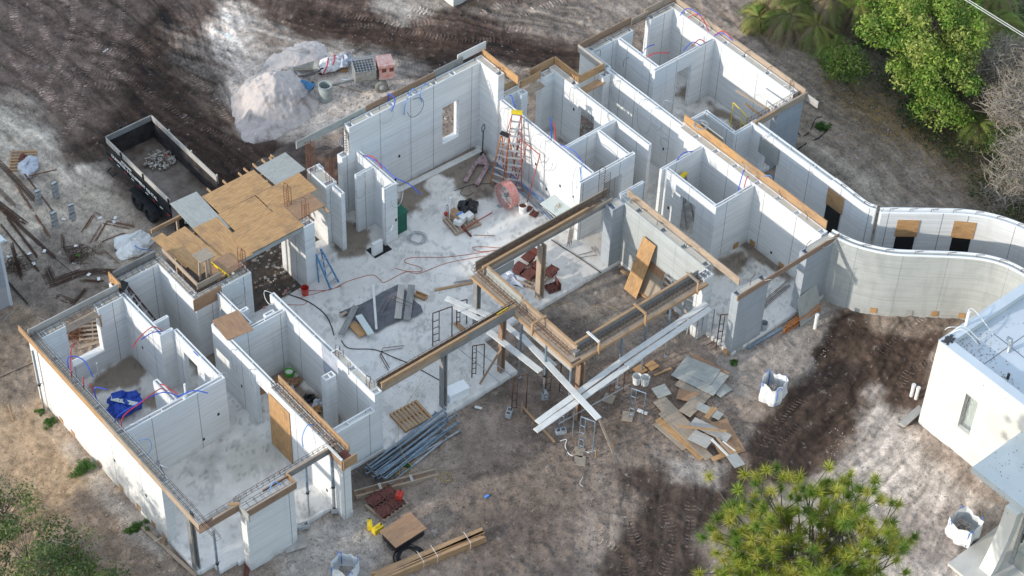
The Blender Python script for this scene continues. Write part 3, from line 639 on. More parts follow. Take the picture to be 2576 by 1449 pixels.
# curved corridor walls
def strip_wall(name, pts, z0, z1, t, mat, lab, cat, capm='white'):
    th = thing(name, lab, cat, (pts[0][0], pts[0][1], 0)); V = [Vector((x, y, 0)) for x, y in pts]; n = len(V); Ls, Rs = [], []
    for i in range(n):
        d = (V[min(i+1, n-1)]-V[max(i-1, 0)]).normalized(); s = Vector((-d.y, d.x, 0))*t/2; Ls.append(V[i]+s); Rs.append(V[i]-s)
    b = MB(); z = lambda v, h: (v.x, v.y, h)
    for i in range(n-1):
        for A in (Ls, Rs): b.poly([z(A[i], z0), z(A[i+1], z0), z(A[i+1], z1), z(A[i], z1)])
        b.poly([z(Ls[i], z1-.03), z(Ls[i+1], z1-.03), z(Rs[i+1], z1-.03), z(Rs[i], z1-.03)])
    for i in (0, n-1): b.poly([z(Ls[i], z0), z(Rs[i], z0), z(Rs[i], z1), z(Ls[i], z1)])
    body = b.build('wall_body', M[mat], th)
    for A in (Ls, Rs):
        c = MB(); m = [A[i].lerp(V[i], .3) for i in range(n)]; c.tube([z(v, z1) for v in m], .055, 8); c.build('rounded_rim', M[capm], th)
    for k in range(3, n-1, 5):                                        # rebar hooks lying on the rim
        v = V[k]; h = MB(); d = (V[k+1]-V[k]).normalized(); h.tube([z(v, z1-.1), z(v, z1+.1), z(v+d*.3, z1+.13)], .012, 5); h.build('rebar_hook', M['rebar'], th)
    return th, V
def smooth_pts(P, n=5):
    out = []
    for i in range(len(P)-1):
        p0 = P[max(i-1, 0)]; p1 = P[i]; p2 = P[i+1]; p3 = P[min(i+2, len(P)-1)]
        for k in range(n):
            t = k/n
            out.append(tuple(.5*((2*p1[j])+(-p0[j]+p2[j])*t+(2*p0[j]-5*p1[j]+4*p2[j]-p3[j])*t*t+(-p0[j]+3*p1[j]-3*p2[j]+p3[j])*t**3) for j in range(len(p1))))
    return out+[tuple(P[-1])]
fr = smooth_pts([(26.42, -5.35), (26.62, -6.2), (27.0, -6.95), (27.55, -7.65), (28.45, -8.45), (29.35, -9.25), (30.0, -9.95), (30.4, -10.7), (30.55, -11.6), (30.5, -12.6)])
strip_wall('curved_wall', fr, -.3, 3.05, .34, 'grey', 'tall grey stained curved wall with wooden pads along its foot', 'wall')
def curved_back():
    th = thing('curved_wall', 'white curved corridor wall behind the grey one with boarded small openings', 'wall', (29.2, -5.9, 0))
    bk = smooth_pts([(28.98, -5.62), (29.3, -6.05), (29.75, -6.5), (30.35, -7.0), (31.0, -7.55), (31.6, -8.15), (32.05, -8.85), (32.35, -9.7), (32.45, -10.6), (32.4, -11.6)])
    return bk
bk = smooth_pts([(28.78, -5.72), (29.3, -6.12), (29.9, -6.62), (30.55, -7.15), (31.2, -7.72), (31.75, -8.35), (32.15, -9.05), (32.42, -9.85), (32.5, -10.8), (32.45, -11.8)])
thb, Vb = strip_wall('curved_wall', bk, -.3, 3.05, .34, 'white', 'white curved corridor wall behind the grey one with two boarded openings', 'wall')
b2 = smooth_pts([(28.63, -3.38), (28.62, -4.1), (28.60, -4.7), (28.62, -5.2), (28.76, -5.52)])
thc, Vc = strip_wall('curved_wall', b2, -.3, 3.05, .28, 'white', 'short white bend of wall joining the long corridor wall', 'wall')
# ================================================================ formwork boards, beams, rebar
def board(name, label, cat, p, q, w, h, mat, group=None, up=(0, 0, 1)):
    b = MB(); b.beam(p, q, w, h, up); o = b.build(name, M[mat], bevel=.004); return tag(o, label, cat, group)
FB = 'boards fixed round the wall tops'
def fb_(label, x0, y0, x1, y1, z0, z1, mat, t=.045): return board('form_board', label, 'form board', (x0, y0, (z0+z1)/2), (x1, y1, (z0+z1)/2), t, z1-z0, mat, FB)
fb_('tan edge board at the far top corner of the long left wall', -.03, 9.1, -.03, 3.5, 2.95, 3.24, 'pine')
fb_('weathered brown edge board along the near half of the left wall', -.03, 3.5, -.03, -2.35, 2.95, 3.24, 'pineold')
fb_('long grey edge board above the big bedroom window opening', .05, 8.56, 3.78, 8.56, 2.98, 3.38, 'greywood')
fb_('grey edge board above the blue walled closet with two ladders', 3.95, 9.18, 5.75, 9.18, 2.98, 3.38, 'pinegrey')
fb_('short orange board closing the jog beside the closet', 3.84, 8.5, 3.84, 9.3, 2.9, 3.38, 'ply')
fb_('brown plywood panel hung across the closet wall below the deck', 5.5, 6.32, 6.72, 6.32, 2.62, 3.22, 'plyred', .02)
fb_('weathered joist along the left edge of the plywood deck', 6.02, 9.1, 6.02, 6.75, 3.22, 3.42, 'pineold')
fb_('short brown board standing behind the hung plywood panel', 5.95, 6.72, 7.0, 6.72, 3.18, 3.45, 'plyold')
fb_('brown edge board beside the long rebar cage of the boarded wall', 5.74, 1.35, 5.74, -2.75, 3.02, 3.36, 'pine')
fb_('grey left board of the tall wall, overhanging toward the deck', 12.6, 9.78, 15.9, 9.78, 4.22, 4.58, 'plygrey')
fb_('long brown edge board on top of the tall blue wall', 15.9, 9.78, 19.3, 9.78, 4.24, 4.62, 'pinebrown')
fb_('grey faced board with tan edge above the tall wall window', 19.3, 9.80, 20.75, 9.80, 4.28, 4.66, 'pinegrey')
fb_('pale topped board at the highest corner of the tall wall', 20.55, 9.88, 22.0, 9.88, 4.40, 4.78, 'plank')
fb_('orange plywood edge board on the short tall side wall', 21.72, 9.75, 21.72, 7.5, 4.24, 4.62, 'ply')
fb_('tan edge board above the small room behind the red ladder', 21.75, 8.68, 22.75, 8.68, 2.92, 3.3, 'pine')
fb_('tan edge board over the narrow doorway beside the small room', 22.65, 8.44, 23.75, 8.44, 2.95, 3.3, 'pine')
fb_('weathered plank under the narrow doorway form', 22.7, 8.30, 23.72, 8.30, 2.68, 2.74, 'pineold', .34)
fb_('tan edge board on the back of the third room', 23.4, 8.70, 24.65, 8.70, 3.02, 3.4, 'pine')
fb_('orange edge board along the side of the third room', 24.72, 8.70, 24.72, 7.12, 3.02, 3.4, 'ply')
fb_('tan edge board bridging the recess between the back rooms', 24.62, 7.14, 26.02, 7.14, 3.02, 3.4, 'ply')
fb_('tan plank forming the underside of the recess bridge', 24.62, 6.93, 25.8, 6.93, 2.70, 2.75, 'pine', .36)
fb_('pale grey edge board facing the recess of the far back room', 26.03, 7.12, 26.03, 8.72, 2.98, 3.36, 'greywood')
fb_('long brown edge board behind the far back room', 26.0, 8.74, 28.95, 8.74, 3.0, 3.38, 'pinebrown')
fb_('brown edge board over the opening of the far back room', 28.95, 8.66, 29.85, 8.66, 2.95, 3.34, 'pineold')
fb_('dark brown edge board at the topmost corner of the house', 29.75, 8.76, 31.45, 8.76, 3.0, 3.4, 'pineold')
fb_('long pale board outside the sunlit far right wall', 31.45, 8.8, 31.45, .95, 2.92, 3.3, 'pineold')
fb_('loose grey plywood offcut past the end of the far right wall', 31.5, 1.0, 31.5, .25, 2.75, 3.1, 'greywood', .02)
fb_('orange plywood edge board with cable coils on the middle long wall', 26.42, 2.75, 26.42, -.2, 3.0, 3.42, 'ply')
fb_('weathered tan edge board on the near half of the middle long wall', 26.42, -.2, 26.42, -5.1, 3.0, 3.42, 'pine')
fb_('grey plank lying against the orange edge board', 26.62, 2.0, 26.62, .75, 3.2, 3.42, 'plygrey', .02)
fb_('long weathered edge board on top of the grey skim coated wall', 21.74, .95, 21.74, -5.2, 3.0, 3.36, 'pineold')
fb_('long brown top board spanning the two grey front pillars', 21.15, -5.70, 26.5, -5.70, 2.94, 3.2, 'pinebrown')
# plywood covers over small openings
def panel(label, pts, th, mat, grp=None, name='plywood_sheet', cat='plywood sheet'):
    """flat sheet from 3 corners a, b, d"""
    a, b_, d = [Vector(p) for p in pts]; n = (b_-a).cross(d-a).normalized()*th; m = MB(); c = b_+d-a
    m.hexa([a, b_, c, d, a+n, b_+n, c+n, d+n]); o = m.build(name, M[mat], bevel=.003); return tag(o, label, cat, grp)
panel('large brown plywood sheet closing a doorway in the front left room', [(5.30, .13, .03), (5.30, 1.38, .03), (5.30, .13, 2.75)], -.02, 'ply')
panel('grey plywood sheet over the corridor doorway', [(28.46, -.62, 1.95), (28.46, .44, 1.95), (28.46, -.62, 2.75)], -.02, 'plygrey')
panel('square brown plywood sheet laid over the hall wall tops', [(5.42, 4.05, 3.06), (6.45, 3.9, 3.06), (5.55, 5.2, 3.06)], .02, 'plyred')
# small wooden pads at wall feet
pads = []
def pad(lab, x, y, nx, ny, z=.12, s=.3, mat='ply'):
    m = MB(); sx, sy = -ny, nx; a = Vector((x-sx*s/2, y-sy*s/2, z-s/2)); b_ = a+Vector((sx*s, sy*s, 0)); d = a+Vector((0, 0, s)); n = Vector((nx, ny, 0))*.018
    m.hexa([a, b_, b_+n, a+n, d, d+(b_-a), d+(b_-a)+n, d+n]); o = m.build('wooden_pad', M[mat]); tag(o, lab, 'wooden pad', 'plywood pads covering pockets at the wall feet'); pads.append(o)
for i, (x, y, l) in enumerate(((27.15, -7.47, 'brown plywood pad at the left foot of the grey curved wall'), (28.12, -8.42, 'grey plywood pad at the foot of the grey curved wall'), (28.92, -9.14, 'brown plywood pad low at the middle of the grey curved wall'),
        (29.68, -9.85, 'small brown plywood pad right of the middle of the curved wall'), (30.14, -10.6, 'tall brown plywood pad at the right end of the curved wall'))):
    k = min(range(len(fr)), key=lambda j: math.dist(fr[j], (x, y))); d = Vector((fr[min(k+1, len(fr)-1)][0]-fr[k-1][0], fr[min(k+1, len(fr)-1)][1]-fr[k-1][1])).normalized(); n = Vector((d.y, -d.x))
    if n.x > 0: n = -n
    pad(l, fr[k][0]+n.x*.18, fr[k][1]+n.y*.18, n.x, n.y, .05 if i < 4 else .15, .26 if i < 4 else .4, 'ply' if i != 1 else 'plygrey')
for y, l in ((7.0, 'small tan pad at the foot of the left wall near its far end'), (6.2, 'second small tan pad from the far end of the left wall'), (4.4, 'small tan pad on the left wall above the green weed'), (3.0, 'small tan pad on the left wall right by the green weed'),
        (1.9, 'small tan pad on the left wall below the two dark outlet boxes'), (.95, 'small tan pad on the left wall nearest its front end')): pad(l, -.005, y, -1, 0, .0, .24, 'pine')
for y, l in ((-2.0, 'brown pad at the wall foot beside the damp corner'), (-3.6, 'brown pad halfway along the right room wall foot'), (-4.7, 'brown pad at the near end of the right room wall foot')): pad(l, 26.015, y, -1, 0, .16, .26)
pad('brown pad at the foot of the small room wall by the damp patch', 25.4, -1.685, 0, -1, .16, .28)
pad('large brown pad round the foot of the grey front pillar', 21.295, -5.45, -1, 0, -.15, .34); pad('wide grey brown pad on the front of the grey pillar foot', 21.75, -5.655, 0, -1, -.1, .36, 'plygrey')
pad('brown pad at the grey wall foot behind the white scaffold planks', 21.345, -3.3, -1, 0, .1, .3)
for x, y, l in ((29.75, -6.32, 'brown plywood board over the first opening of the white curved wall'), (31.35, -7.72, 'brown plywood board over the second opening of the white curved wall')):
    k = min(range(len(bk)), key=lambda j: math.dist(bk[j], (x, y))); d = Vector((bk[k+1][0]-bk[k-1][0], bk[k+1][1]-bk[k-1][1])).normalized(); n = Vector((d.y, -d.x))
    if n.x > 0: n = -n
    pad(l, bk[k][0]+n.x*.19, bk[k][1]+n.y*.19, n.x, n.y, 2.32, .86)
    m = MB(); c = Vector((bk[k][0]+n.x*.175, bk[k][1]+n.y*.175, 1.05)); s = Vector((d.x, d.y, 0)); m.beam(c-s*.37, c+s*.37, .012, 1.7); m.build('opening', M['opening'], thb)  # black plate paints the shade inside the opening; the wall stays uncut
pad('brown plywood board high on the bend of the corridor wall', 28.46, -3.75, -1, 0, 2.3, .85)
m = MB(); m.box(28.44, 28.455, -4.12, -3.38, .1, 1.9); m.build('opening', M['opening'], thc)  # same black plate on the bend, its colour standing for a shaded opening
# ---- rebar cages
def cage_mb(b, p, q, w=.16, h=.16, sp=.24, r=.0075, zig=True):
    p = Vector(p); q = Vector(q); d = (q-p).normalized(); s = Vector((-d.y, d.x, 0)).normalized()*w/2; u = Vector((0, 0, h/2)); L = (q-p).length
    for a in (-1, 1):
        for c in (-1, 1): b.tube([p+s*a+u*c, q+s*a+u*c], r, 4)
    n = max(2, int(L/sp))
    for i in range(n+1):
        c = p+d*(L*i/n); k = rnd(-.03, .03)
        b.tube([c+s+u, c+s-u+d*k, c-s-u+d*k, c-s+u], r*.8, 4, closed=True)
        if zig and i < n: b.tube([c+s-u, c+d*(L/n/2)+s+u, c+d*(L/n)+s-u], r*.7, 4)
    return b
def cage(label, p, q, w=.16, h=.16, sp=.27, r=.0075, mat='rebar', zig=False):
    return tag(cage_mb(MB(), p, q, w, h, sp, r, zig).build('rebar_cage', M[mat]), label, 'rebar cage', 'horizontal rebar cages on the wall tops')
cage('long rebar cage on top of the left outer wall', (.2, 9.1, 3.14), (.2, .2, 3.14), .18); cage('rebar cage sticking out past the near end of the left wall', (.2, .2, 3.12), (.2, -3.1, 3.12), .18, .14)
cage('rebar cage across the bedroom window opening', (.1, 8.35, 3.13), (3.85, 8.35, 3.13), .2, .14); cage('rebar cage on the closet back wall', (3.8, 9.0, 3.13), (5.7, 9.0, 3.13), .18, .14)
cage('open rebar cage beside the plywood deck edge', (5.78, 9.1, 3.2), (5.78, 6.6, 3.2), .2, .2, .26); cage('rebar cage in front of the deck below the yellow level', (5.8, 6.55, 3.16), (8.2, 6.55, 3.16), .18, .14)
cage('rusty rebar cage with round ties on the boarded wall', (5.5, 1.35, 3.17), (5.5, -2.8, 3.17), .16, .18, .26, .012)
cage('rebar cage over the front left opening', (.25, -2.2, 3.12), (1.6, -2.2, 3.12), .16, .14); cage('rebar cage above the wide front pillar', (1.5, -2.5, 3.0), (3.5, -2.5, 3.0), .3, .14)
cage('rebar truss between the pillar and the boarded wall', (1.5, -2.12, 3.12), (5.6, -2.12, 3.12), .1, .14, .22, .008, zig=True)
cage('rebar cage at the open front of the far right room', (28.4, 1.12, 3.05), (31.3, 1.12, 3.05), .2, .2, .2, .009, zig=True); cage('rebar cage along the back of the far back room', (26.5, 8.55, 3.12), (31.2, 8.55, 3.12), .14, .12, .4)
# ---- formwork of the beams (props below)
def beam_form(label, loc, parts):
    t = thing('beam_formwork', label, 'beam formwork', loc, 'timber beam forms on props')
    for nm, p, q, w_, h_, mt in parts:
        b = MB(); b.beam(p, q, w_, h_); b.build(nm, M[mt], t, bevel=.004)
    return t
beam_form('long timber beam form nearest the great room, with three stacked face boards', (17.8, 1.15, 2.7), [
    ('side_board', (14.75, 1.13, 2.92), (21.1, 1.13, 2.92), .05, .18, 'pinegrey'), ('side_board', (14.75, 1.10, 3.08), (21.1, 1.10, 3.08), .05, .13, 'pineold'), ('side_board', (14.75, 1.12, 3.22), (20.2, 1.12, 3.22), .05, .13, 'pinebrown'),
    ('top_rail', (14.7, 1.12, 3.31), (19.9, 1.12, 3.31), .09, .045, 'pine'), ('side_board', (14.7, 1.52, 3.08), (21.2, 1.52, 3.08), .04, .42, 'plyold'), ('bottom_board', (14.7, 1.32, 2.84), (20.9, 1.32, 2.84), .4, .04, 'pineold'),
    ('hanging_panel', (14.95, 1.08, 2.62), (16.2, 1.08, 2.62), .02, .42, 'plygrey')])
beam_form('timber beam form on the left side of the gravel court', (14.6, -1.2, 2.7), [
    ('bottom_board', (14.60, 1.35, 2.85), (14.60, -4.2, 2.85), .5, .045, 'pineold'), ('bottom_rail', (14.37, 1.35, 2.83), (14.37, -4.3, 2.83), .05, .12, 'pine'), ('side_board', (14.88, 1.1, 3.08), (14.88, -.95, 3.08), .04, .40, 'plygrey'),
    ('top_rail', (14.90, 1.15, 3.29), (14.90, -.95, 3.29), .08, .045, 'pine'), ('side_board', (14.86, -.95, 3.05), (14.86, -4.0, 3.05), .04, .34, 'pineold'), ('top_rail', (14.88, -.95, 3.23), (14.88, -4.0, 3.23), .08, .045, 'pine'), ('skirt_board', (14.42, -1.6, 2.62), (14.42, -4.25, 2.62), .02, .34, 'greywood')])
beam_form('timber beam form on the near side of the gravel court, resting on blue props', (17.6, -4.1, 2.7), [
    ('bottom_board', (14.85, -4.10, 2.85), (21.0, -4.10, 2.85), .5, .045, 'pineold'), ('bottom_rail', (14.35, -4.34, 2.83), (21.0, -4.34, 2.83), .05, .12, 'pine'), ('side_board', (14.86, -3.88, 3.07), (20.9, -3.88, 3.07), .04, .40, 'pinegrey'),
    ('top_rail', (14.88, -3.86, 3.29), (20.6, -3.86, 3.29), .09, .045, 'pine'), ('side_board', (14.7, -4.0, 2.98), (14.95, -4.0, 2.98), .2, .2, 'pinegrey')])
beam_form('long timber beam form from the blue wall to the court corner', (11.3, -1.05, 2.7), [
    ('side_board', (8.35, -1.12, 3.02), (10.9, -1.12, 3.02), .04, .40, 'pineold'), ('side_board', (10.9, -1.12, 3.02), (14.4, -1.12, 3.02), .04, .40, 'pinegrey'), ('top_rail', (8.35, -1.09, 3.25), (14.45, -1.09, 3.25), .09, .045, 'pine'),
    ('face_batten', (8.35, -1.15, 3.16), (12.2, -1.15, 3.16), .02, .09, 'pine'), ('bottom_board', (8.35, -.95, 2.83), (14.4, -.95, 2.83), .34, .04, 'plyold'), ('side_board', (8.4, -.80, 2.98), (14.4, -.80, 2.98), .03, .28, 'plyold')])
beam_form('timber beam form over the front left opening', (.8, -2.3, 2.8), [('side_board', (.45, -2.36, 2.98), (1.5, -2.36, 2.98), .045, .32, 'pinebrown'), ('top_rail', (.5, -2.36, 3.16), (1.45, -2.36, 3.16), .07, .04, 'pineold'), ('bottom_board', (-.05, -2.2, 2.80), (1.5, -2.2, 2.80), .3, .04, 'pinebrown')])
beam_form('timber form boxed round the top of the wide front pillar', (2.5, -2.7, 2.8), [('side_board', (1.55, -2.74, 2.95), (3.55, -2.74, 2.95), .045, .34, 'pinebrown'), ('top_rail', (1.5, -2.76, 3.14), (3.55, -2.76, 3.14), .06, .04, 'pineold'),
    ('end_board', (1.5, -2.2, 2.96), (1.5, -2.95, 2.96), .045, .36, 'plygrey'), ('end_board', (3.53, -2.2, 2.98), (3.53, -2.75, 2.98), .045, .28, 'pine'), ('loose_block', (1.2, -2.2, 3.22), (1.5, -2.42, 3.24), .1, .06, 'pine'), ('side_board', (2.5, -2.3, 3.0), (3.5, -2.3, 3.0), .04, .1, 'pinebrown')])
beam_form('timber beam form joining the pillar to the boarded wall', (4.5, -2.25, 2.8), [('side_board', (3.55, -2.24, 2.98), (5.5, -2.24, 2.98), .045, .30, 'pinegrey'), ('top_rail', (3.5, -2.26, 3.15), (5.55, -2.26, 3.15), .08, .04, 'pineold'), ('bottom_board', (3.5, -2.12, 2.82), (5.4, -2.12, 2.82), .25, .04, 'pinegrey')])
beam_form('box form at the near end of the boarded wall', (5.6, -2.9, 2.8), [('side_board', (5.28, -2.3, 2.95), (5.28, -3.1, 2.95), .05, .42, 'pinebrown'), ('top_rail', (5.26, -2.15, 3.18), (5.26, -3.0, 3.18), .08, .04, 'plank'), ('end_board', (5.2, -3.02, 2.92), (5.85, -3.02, 2.92), .05, .44, 'pine'), ('steel_plate', (5.52, -2.62, 3.1), (5.52, -2.98, 3.1), .28, .05, 'rust')])
beam_form('timber beam form across the open front of the far right room', (30, .95, 2.7), [('side_board', (28.55, .92, 2.98), (31.45, .92, 2.98), .05, .30, 'pineold'), ('top_rail', (28.5, .90, 3.15), (29.7, .90, 3.15), .09, .05, 'pine'), ('top_rail', (29.75, .92, 3.15), (31.5, .92, 3.15), .07, .04, 'pineold'), ('bottom_board', (28.8, 1.1, 2.76), (30, 1.1, 2.76), .3, .04, 'pine')])
beam_form('sill form under the rebar of the bedroom window', (2, 8.35, 2.7), [('bottom_board', (1.3, 8.34, 2.72), (2.75, 8.34, 2.72), .36, .05, 'pineold'), ('end_board', (2.68, 8.16, 2.72), (2.68, 8.16, 2.2), .09, .04, 'ply')])
cage('rebar truss behind the long beam form nearest the great room', (14.4, 1.30, 3.28), (21.2, 1.30, 3.28), .16, .16, .3, .008, zig=True)
cage('rusty rebar cage in the left beam form of the court', (14.62, 1.4, 3.0), (14.62, -3.9, 3.0), .16, .16, .22, .009, 'rebar'); cage('dense rebar cage in the near beam form of the court', (14.7, -4.05, 3.03), (21.2, -4.05, 3.03), .18, .2, .2, .009)
cage('rebar truss on the long beam form leading to the court', (8.3, -.93, 3.22), (14.6, -.93, 3.22), .12, .14, .26, .008, zig=True)
# clamps bridging the near beam form
for x, mt, l in ((15.55, 'plank', 'pale timber clamp nearest the court corner'), (17.8, 'pine', 'tan timber clamp in the middle of the near beam form'), (20.4, 'pineold', 'brown timber clamp at the right end of the near beam form')):
    t = thing('form_clamp', l, 'timber clamp', (x, -4.1, 2.6), 'timber clamps over the near beam form')
    b = MB(); b.beam((x, -3.75, 3.36), (x, -4.4, 3.36), .09, .045); b.build('cross_piece', M[mt], t); b = MB(); b.beam((x, -4.40, 3.33), (x, -4.40, 2.75), .09, .045, (1, 0, 0)); b.build('leg', M['pine'], t)
t = thing('form_clamp', 'tan timber clamp on the left beam form of the court', 'timber clamp', (14.6, -2.2, 2.6), 'timber clamps over the near beam form')
b = MB(); b.beam((14.95, -2.2, 3.3), (14.3, -2.2, 3.3), .09, .045); b.build('cross_piece', M['pine'], t); b = MB(); b.beam((14.3, -2.2, 3.28), (14.3, -2.2, 2.7), .09, .045, (1, 0, 0)); b.build('leg', M['pine'], t)
# ---- posts and props
def wood_post(label, x, y, z0, z1, mat, w_=.14):
    t = thing('timber_post', label, 'timber post', (x, y, z0), 'timber posts under the beam forms'); 
    for k, dx in enumerate((-w_/2+.022, w_/2-.022)):
        b = MB(); b.beam((x+dx, y, z0), (x+dx, y, z1), .045, w_*1.1, (0, 1, 0)); b.build('plank', M[mat], t)
    b = MB(); b.box(x-w_/2+.04, x+w_/2-.04, y-.03, y+.02, (z0+z1)/2-.05, (z0+z1)/2+.05); b.build('spacer_block', M['pine'], t); return t
wood_post('grey brown timber post in the middle of the great room beam', 17.55, 1.05, 0, 2.82, 'pineold', .24); wood_post('brown double timber post at the slab corner of the court', 13.95, -.98, 0, 2.82, 'pinebrown', .2)
wood_post('dark double timber post beside the styrofoam block', 11.2, -1.0, 0, 2.82, 'pinegrey', .2); wood_post('dark double timber post under the left corner of the court form', 14.5, 1.15, 0, 2.8, 'pinegrey', .2)
wood_post('orange brown timber post under the near court corner', 14.75, -4.35, -.2, 2.8, 'pinebrown', .26); wood_post('grey timber post at the front left corner of the slab', .1, -1.55, 0, 2.95, 'pinegrey', .2)
def prop(label, x, y, z0, z1, mat='bluesteel'):
    t = thing('steel_prop', label, 'steel prop', (x, y, z0), 'adjustable steel props')
    b = MB(); b.tube([(x, y, z0), (x, y, z0+(z1-z0)*.45)], .035, 8); b.build('outer_tube', M['galv'], t); b = MB(); b.tube([(x, y, z0+(z1-z0)*.42), (x, y, z1)], .045, 8); b.build('inner_tube', M[mat], t)
    b = MB(); b.box(x-.07, x+.07, y-.07, y+.07, z0, z0+.012); b.build('base_plate', M['galv'], t)
    b = MB(); zc = z0+(z1-z0)*.43; b.lathe((x, y, zc), [(.035, -.05), (.06, -.05), (.06, .05), (.035, .05)], 8); b.tube([(x-.12, y, zc), (x+.12, y, zc)], .012, 5); b.build('collar', M['darksteel'], t)
    return t
for x, y, z0, z1, l in ((16.95, -4.15, -.2, 2.8, 'blue prop third from the court corner under the near beam form'), (18.2, -4.1, -.2, 2.8, 'blue prop in the middle of the near beam form'), (19.4, -4.1, -.2, 2.8, 'blue prop near the right end of the near beam form'),
    (14.45, -4.2, -.2, 2.8, 'grey prop right at the near left court corner'), (14.4, -2.9, -.2, 2.8, 'grey prop under the left beam form between two white planks'), (14.4, -1.5, -.2, 2.8, 'grey prop under the left beam form by the slab corner'), (14.5, -.3, 0, 2.8, 'grey prop on the slab under the left beam form'),
    (.35, -2.55, -.2, 2.8, 'grey prop outside the front left slab corner'), (4.42, -2.05, 0, 2.8, 'dark prop in the middle of the front left opening'), (5.28, -2.35, -.1, 2.8, 'white grey prop beside the boarded wall'), (-.15, 8.0, -.2, 2.9, 'leaning grey prop outside the far left wall corner')): prop(l, x, y, z0, z1)
# vertical rebar columns
def vcage(label, x, y, z0, z1, w_=.2, mat='rustbar'):
    b = MB(); 
    for a in (-1, 1):
        for c in (-1, 1):
            P = [(x+a*w_/2, y+c*w_/2, z0), (x+a*w_/2, y+c*w_/2, z1)]
            if rnd(0, 1) < .6: P.append((x+a*w_/2-.12*a, y+c*w_/2+.1, z1+.08))
            b.tube(P, .012, 4)
    z = z0+.1
    while z < z1-.03: b.tube([(x-w_/2, y-w_/2, z), (x+w_/2, y-w_/2, z+.02), (x+w_/2, y+w_/2, z), (x-w_/2, y+w_/2, z+.02)], .008, 4, closed=True); z += .13
    return tag(b.build('rebar_column', M[mat]), label, 'rebar column', 'upright rebar cages rising from the walls')
vcage('rusty upright rebar cage above the closet wall end', 7.85, 6.6, 2.95, 4.1); vcage('rusty upright rebar cage at the right deck corner', 11.2, 7.3, 2.95, 4.1); vcage('rusty rebar cage rising through the deck beside its right corner', 11.2, 8.45, 2.95, 4.0)
vcage('tall rusty rebar cage at the tall wall, left of two', 13.0, 9.45, 2.95, 4.55, .24); vcage('tall rusty rebar cage at the tall wall, right of two', 13.25, 8.55, 2.95, 4.25, .24)
vcage('dark bent rebar bars rising behind the right end of the long beam form', 21.05, 1.55, 2.95, 4.2, .3, 'rebar'); vcage('small dark rebar cage in the blue wall corner', 8.1, -.8, 2.9, 3.35, .2, 'rebar'); vcage('dark rebar bars above the bath wall blocks', 8.1, 1.0, 2.9, 3.4, .2, 'rebar')
vcage('thin dark rebar bars at the left end of the tall blue wall', 14.72, 9.5, 3.0, 4.1, .16, 'rebar')
def hooks(lst):
    for x, y, z, dx, dy, l in lst:
        b = MB()
        for k in range(2 if 'pair' in l or 'bunch' in l else 1):
            o_ = k*.09; b.tube([(x+o_, y+o_*.3, z-.1), (x+o_, y+o_*.3, z+.2), (x+o_+dx*.06, y+dy*.06, z+.26), (x+o_+dx*.3, y+dy*.3, z+.27)], .011, 5)
        tag(b.build('rebar_hook', M['rebar']), l, 'rebar hook', 'bent rebar hooks sticking out of wall cores')
hooks([(21.5, -1.0, 3.03, .2, -1, 'bent rebar hook third along the grey wall top'), (21.5, -.1, 3.03, .2, -1, 'bent rebar hook second along the grey wall top'), (21.5, -2.6, 3.03, .2, -1, 'bent rebar hook near the far half of the grey wall top'), (21.5, .5, 3.03, .2, -1, 'rebar hook bunch at the start of the grey wall'),
    (31.2, 4.2, 3.03, 1, -.2, 'rebar hook in the middle of the sunlit far right wall'), (31.2, 2.9, 3.03, 1, -.2, 'rebar hook nearer the end of the sunlit far right wall'), (31.2, 6.9, 3.03, 1, -.2, 'rebar hook by the red and blue tubes'), (31.2, 1.6, 3.03, .6, .5, 'rebar hook pair over the far right room end'),
    (16.4, 9.55, 4.33, -1, 0, 'rebar hook left on the tall blue wall'), (17.8, 9.55, 4.33, -1, 0, 'rebar hook in the middle of the tall blue wall'), (15.0, 9.55, 4.33, .6, 0, 'rebar hook at the left end of the tall blue wall'), (19.1, 9.55, 4.33, -1, 0, 'rebar hook pair beside the grey faced board'),
    (21.2, 9.6, 4.33, -1, 0, 'rebar hook pair at the highest wall corner'), (21.5, 8.4, 4.33, -.6, .5, 'rebar hook bunch at the end of the tall side wall'), (24.5, 7.3, 3.03, .2, .8, 'rebar hook bunch at the recess corner'), (25.9, 6.95, 3.03, -1, 0, 'rebar hook bunch at the right end of the recess bridge'),
    (22.6, 8.4, 3.0, .8, .2, 'rebar hook pair by the narrow doorway'), (24.2, 8.45, 3.0, -.8, 0, 'rebar hook at the back of the third room'), (26.9, 6.9, 3.03, .9, 0, 'thin rebar hook on the corridor corner'), (26.2, -.9, 3.03, .5, 1, 'rebar hook on the middle long wall near the ladder room'),
    (26.2, -2.9, 3.03, .3, .8, 'rebar hook on the middle long wall above the right room'), (26.2, -4.3, 3.03, .3, .8, 'rebar hook near the front end of the middle long wall'), (22.0, -5.5, 3.15, 1, .2, 'rebar hook on the left pillar of the front board'), (24.9, -5.5, 3.15, 1, .2, 'rebar hook in the middle of the front board'),
    (7.9, .2, 3.0, .4, .6, 'rebar hook pair in the bath wall'), (26.6, 8.0, 3.03, -1, .1, 'rebar hook inside the pale grey board corner')])
# ================================================================ things on the site
V3 = Vector
def rod(b, p, q, r, n=6): b.tube([p, q], r, n)
def lay(label, t, p, q, z, w, h, mat, name='plank', cat='plank', grp=None, z2=None):
    a = at(t, *p, z); c = at(t, *q, z if z2 is None else z2); return board(name, label, cat, a, c, w, h, mat, grp)
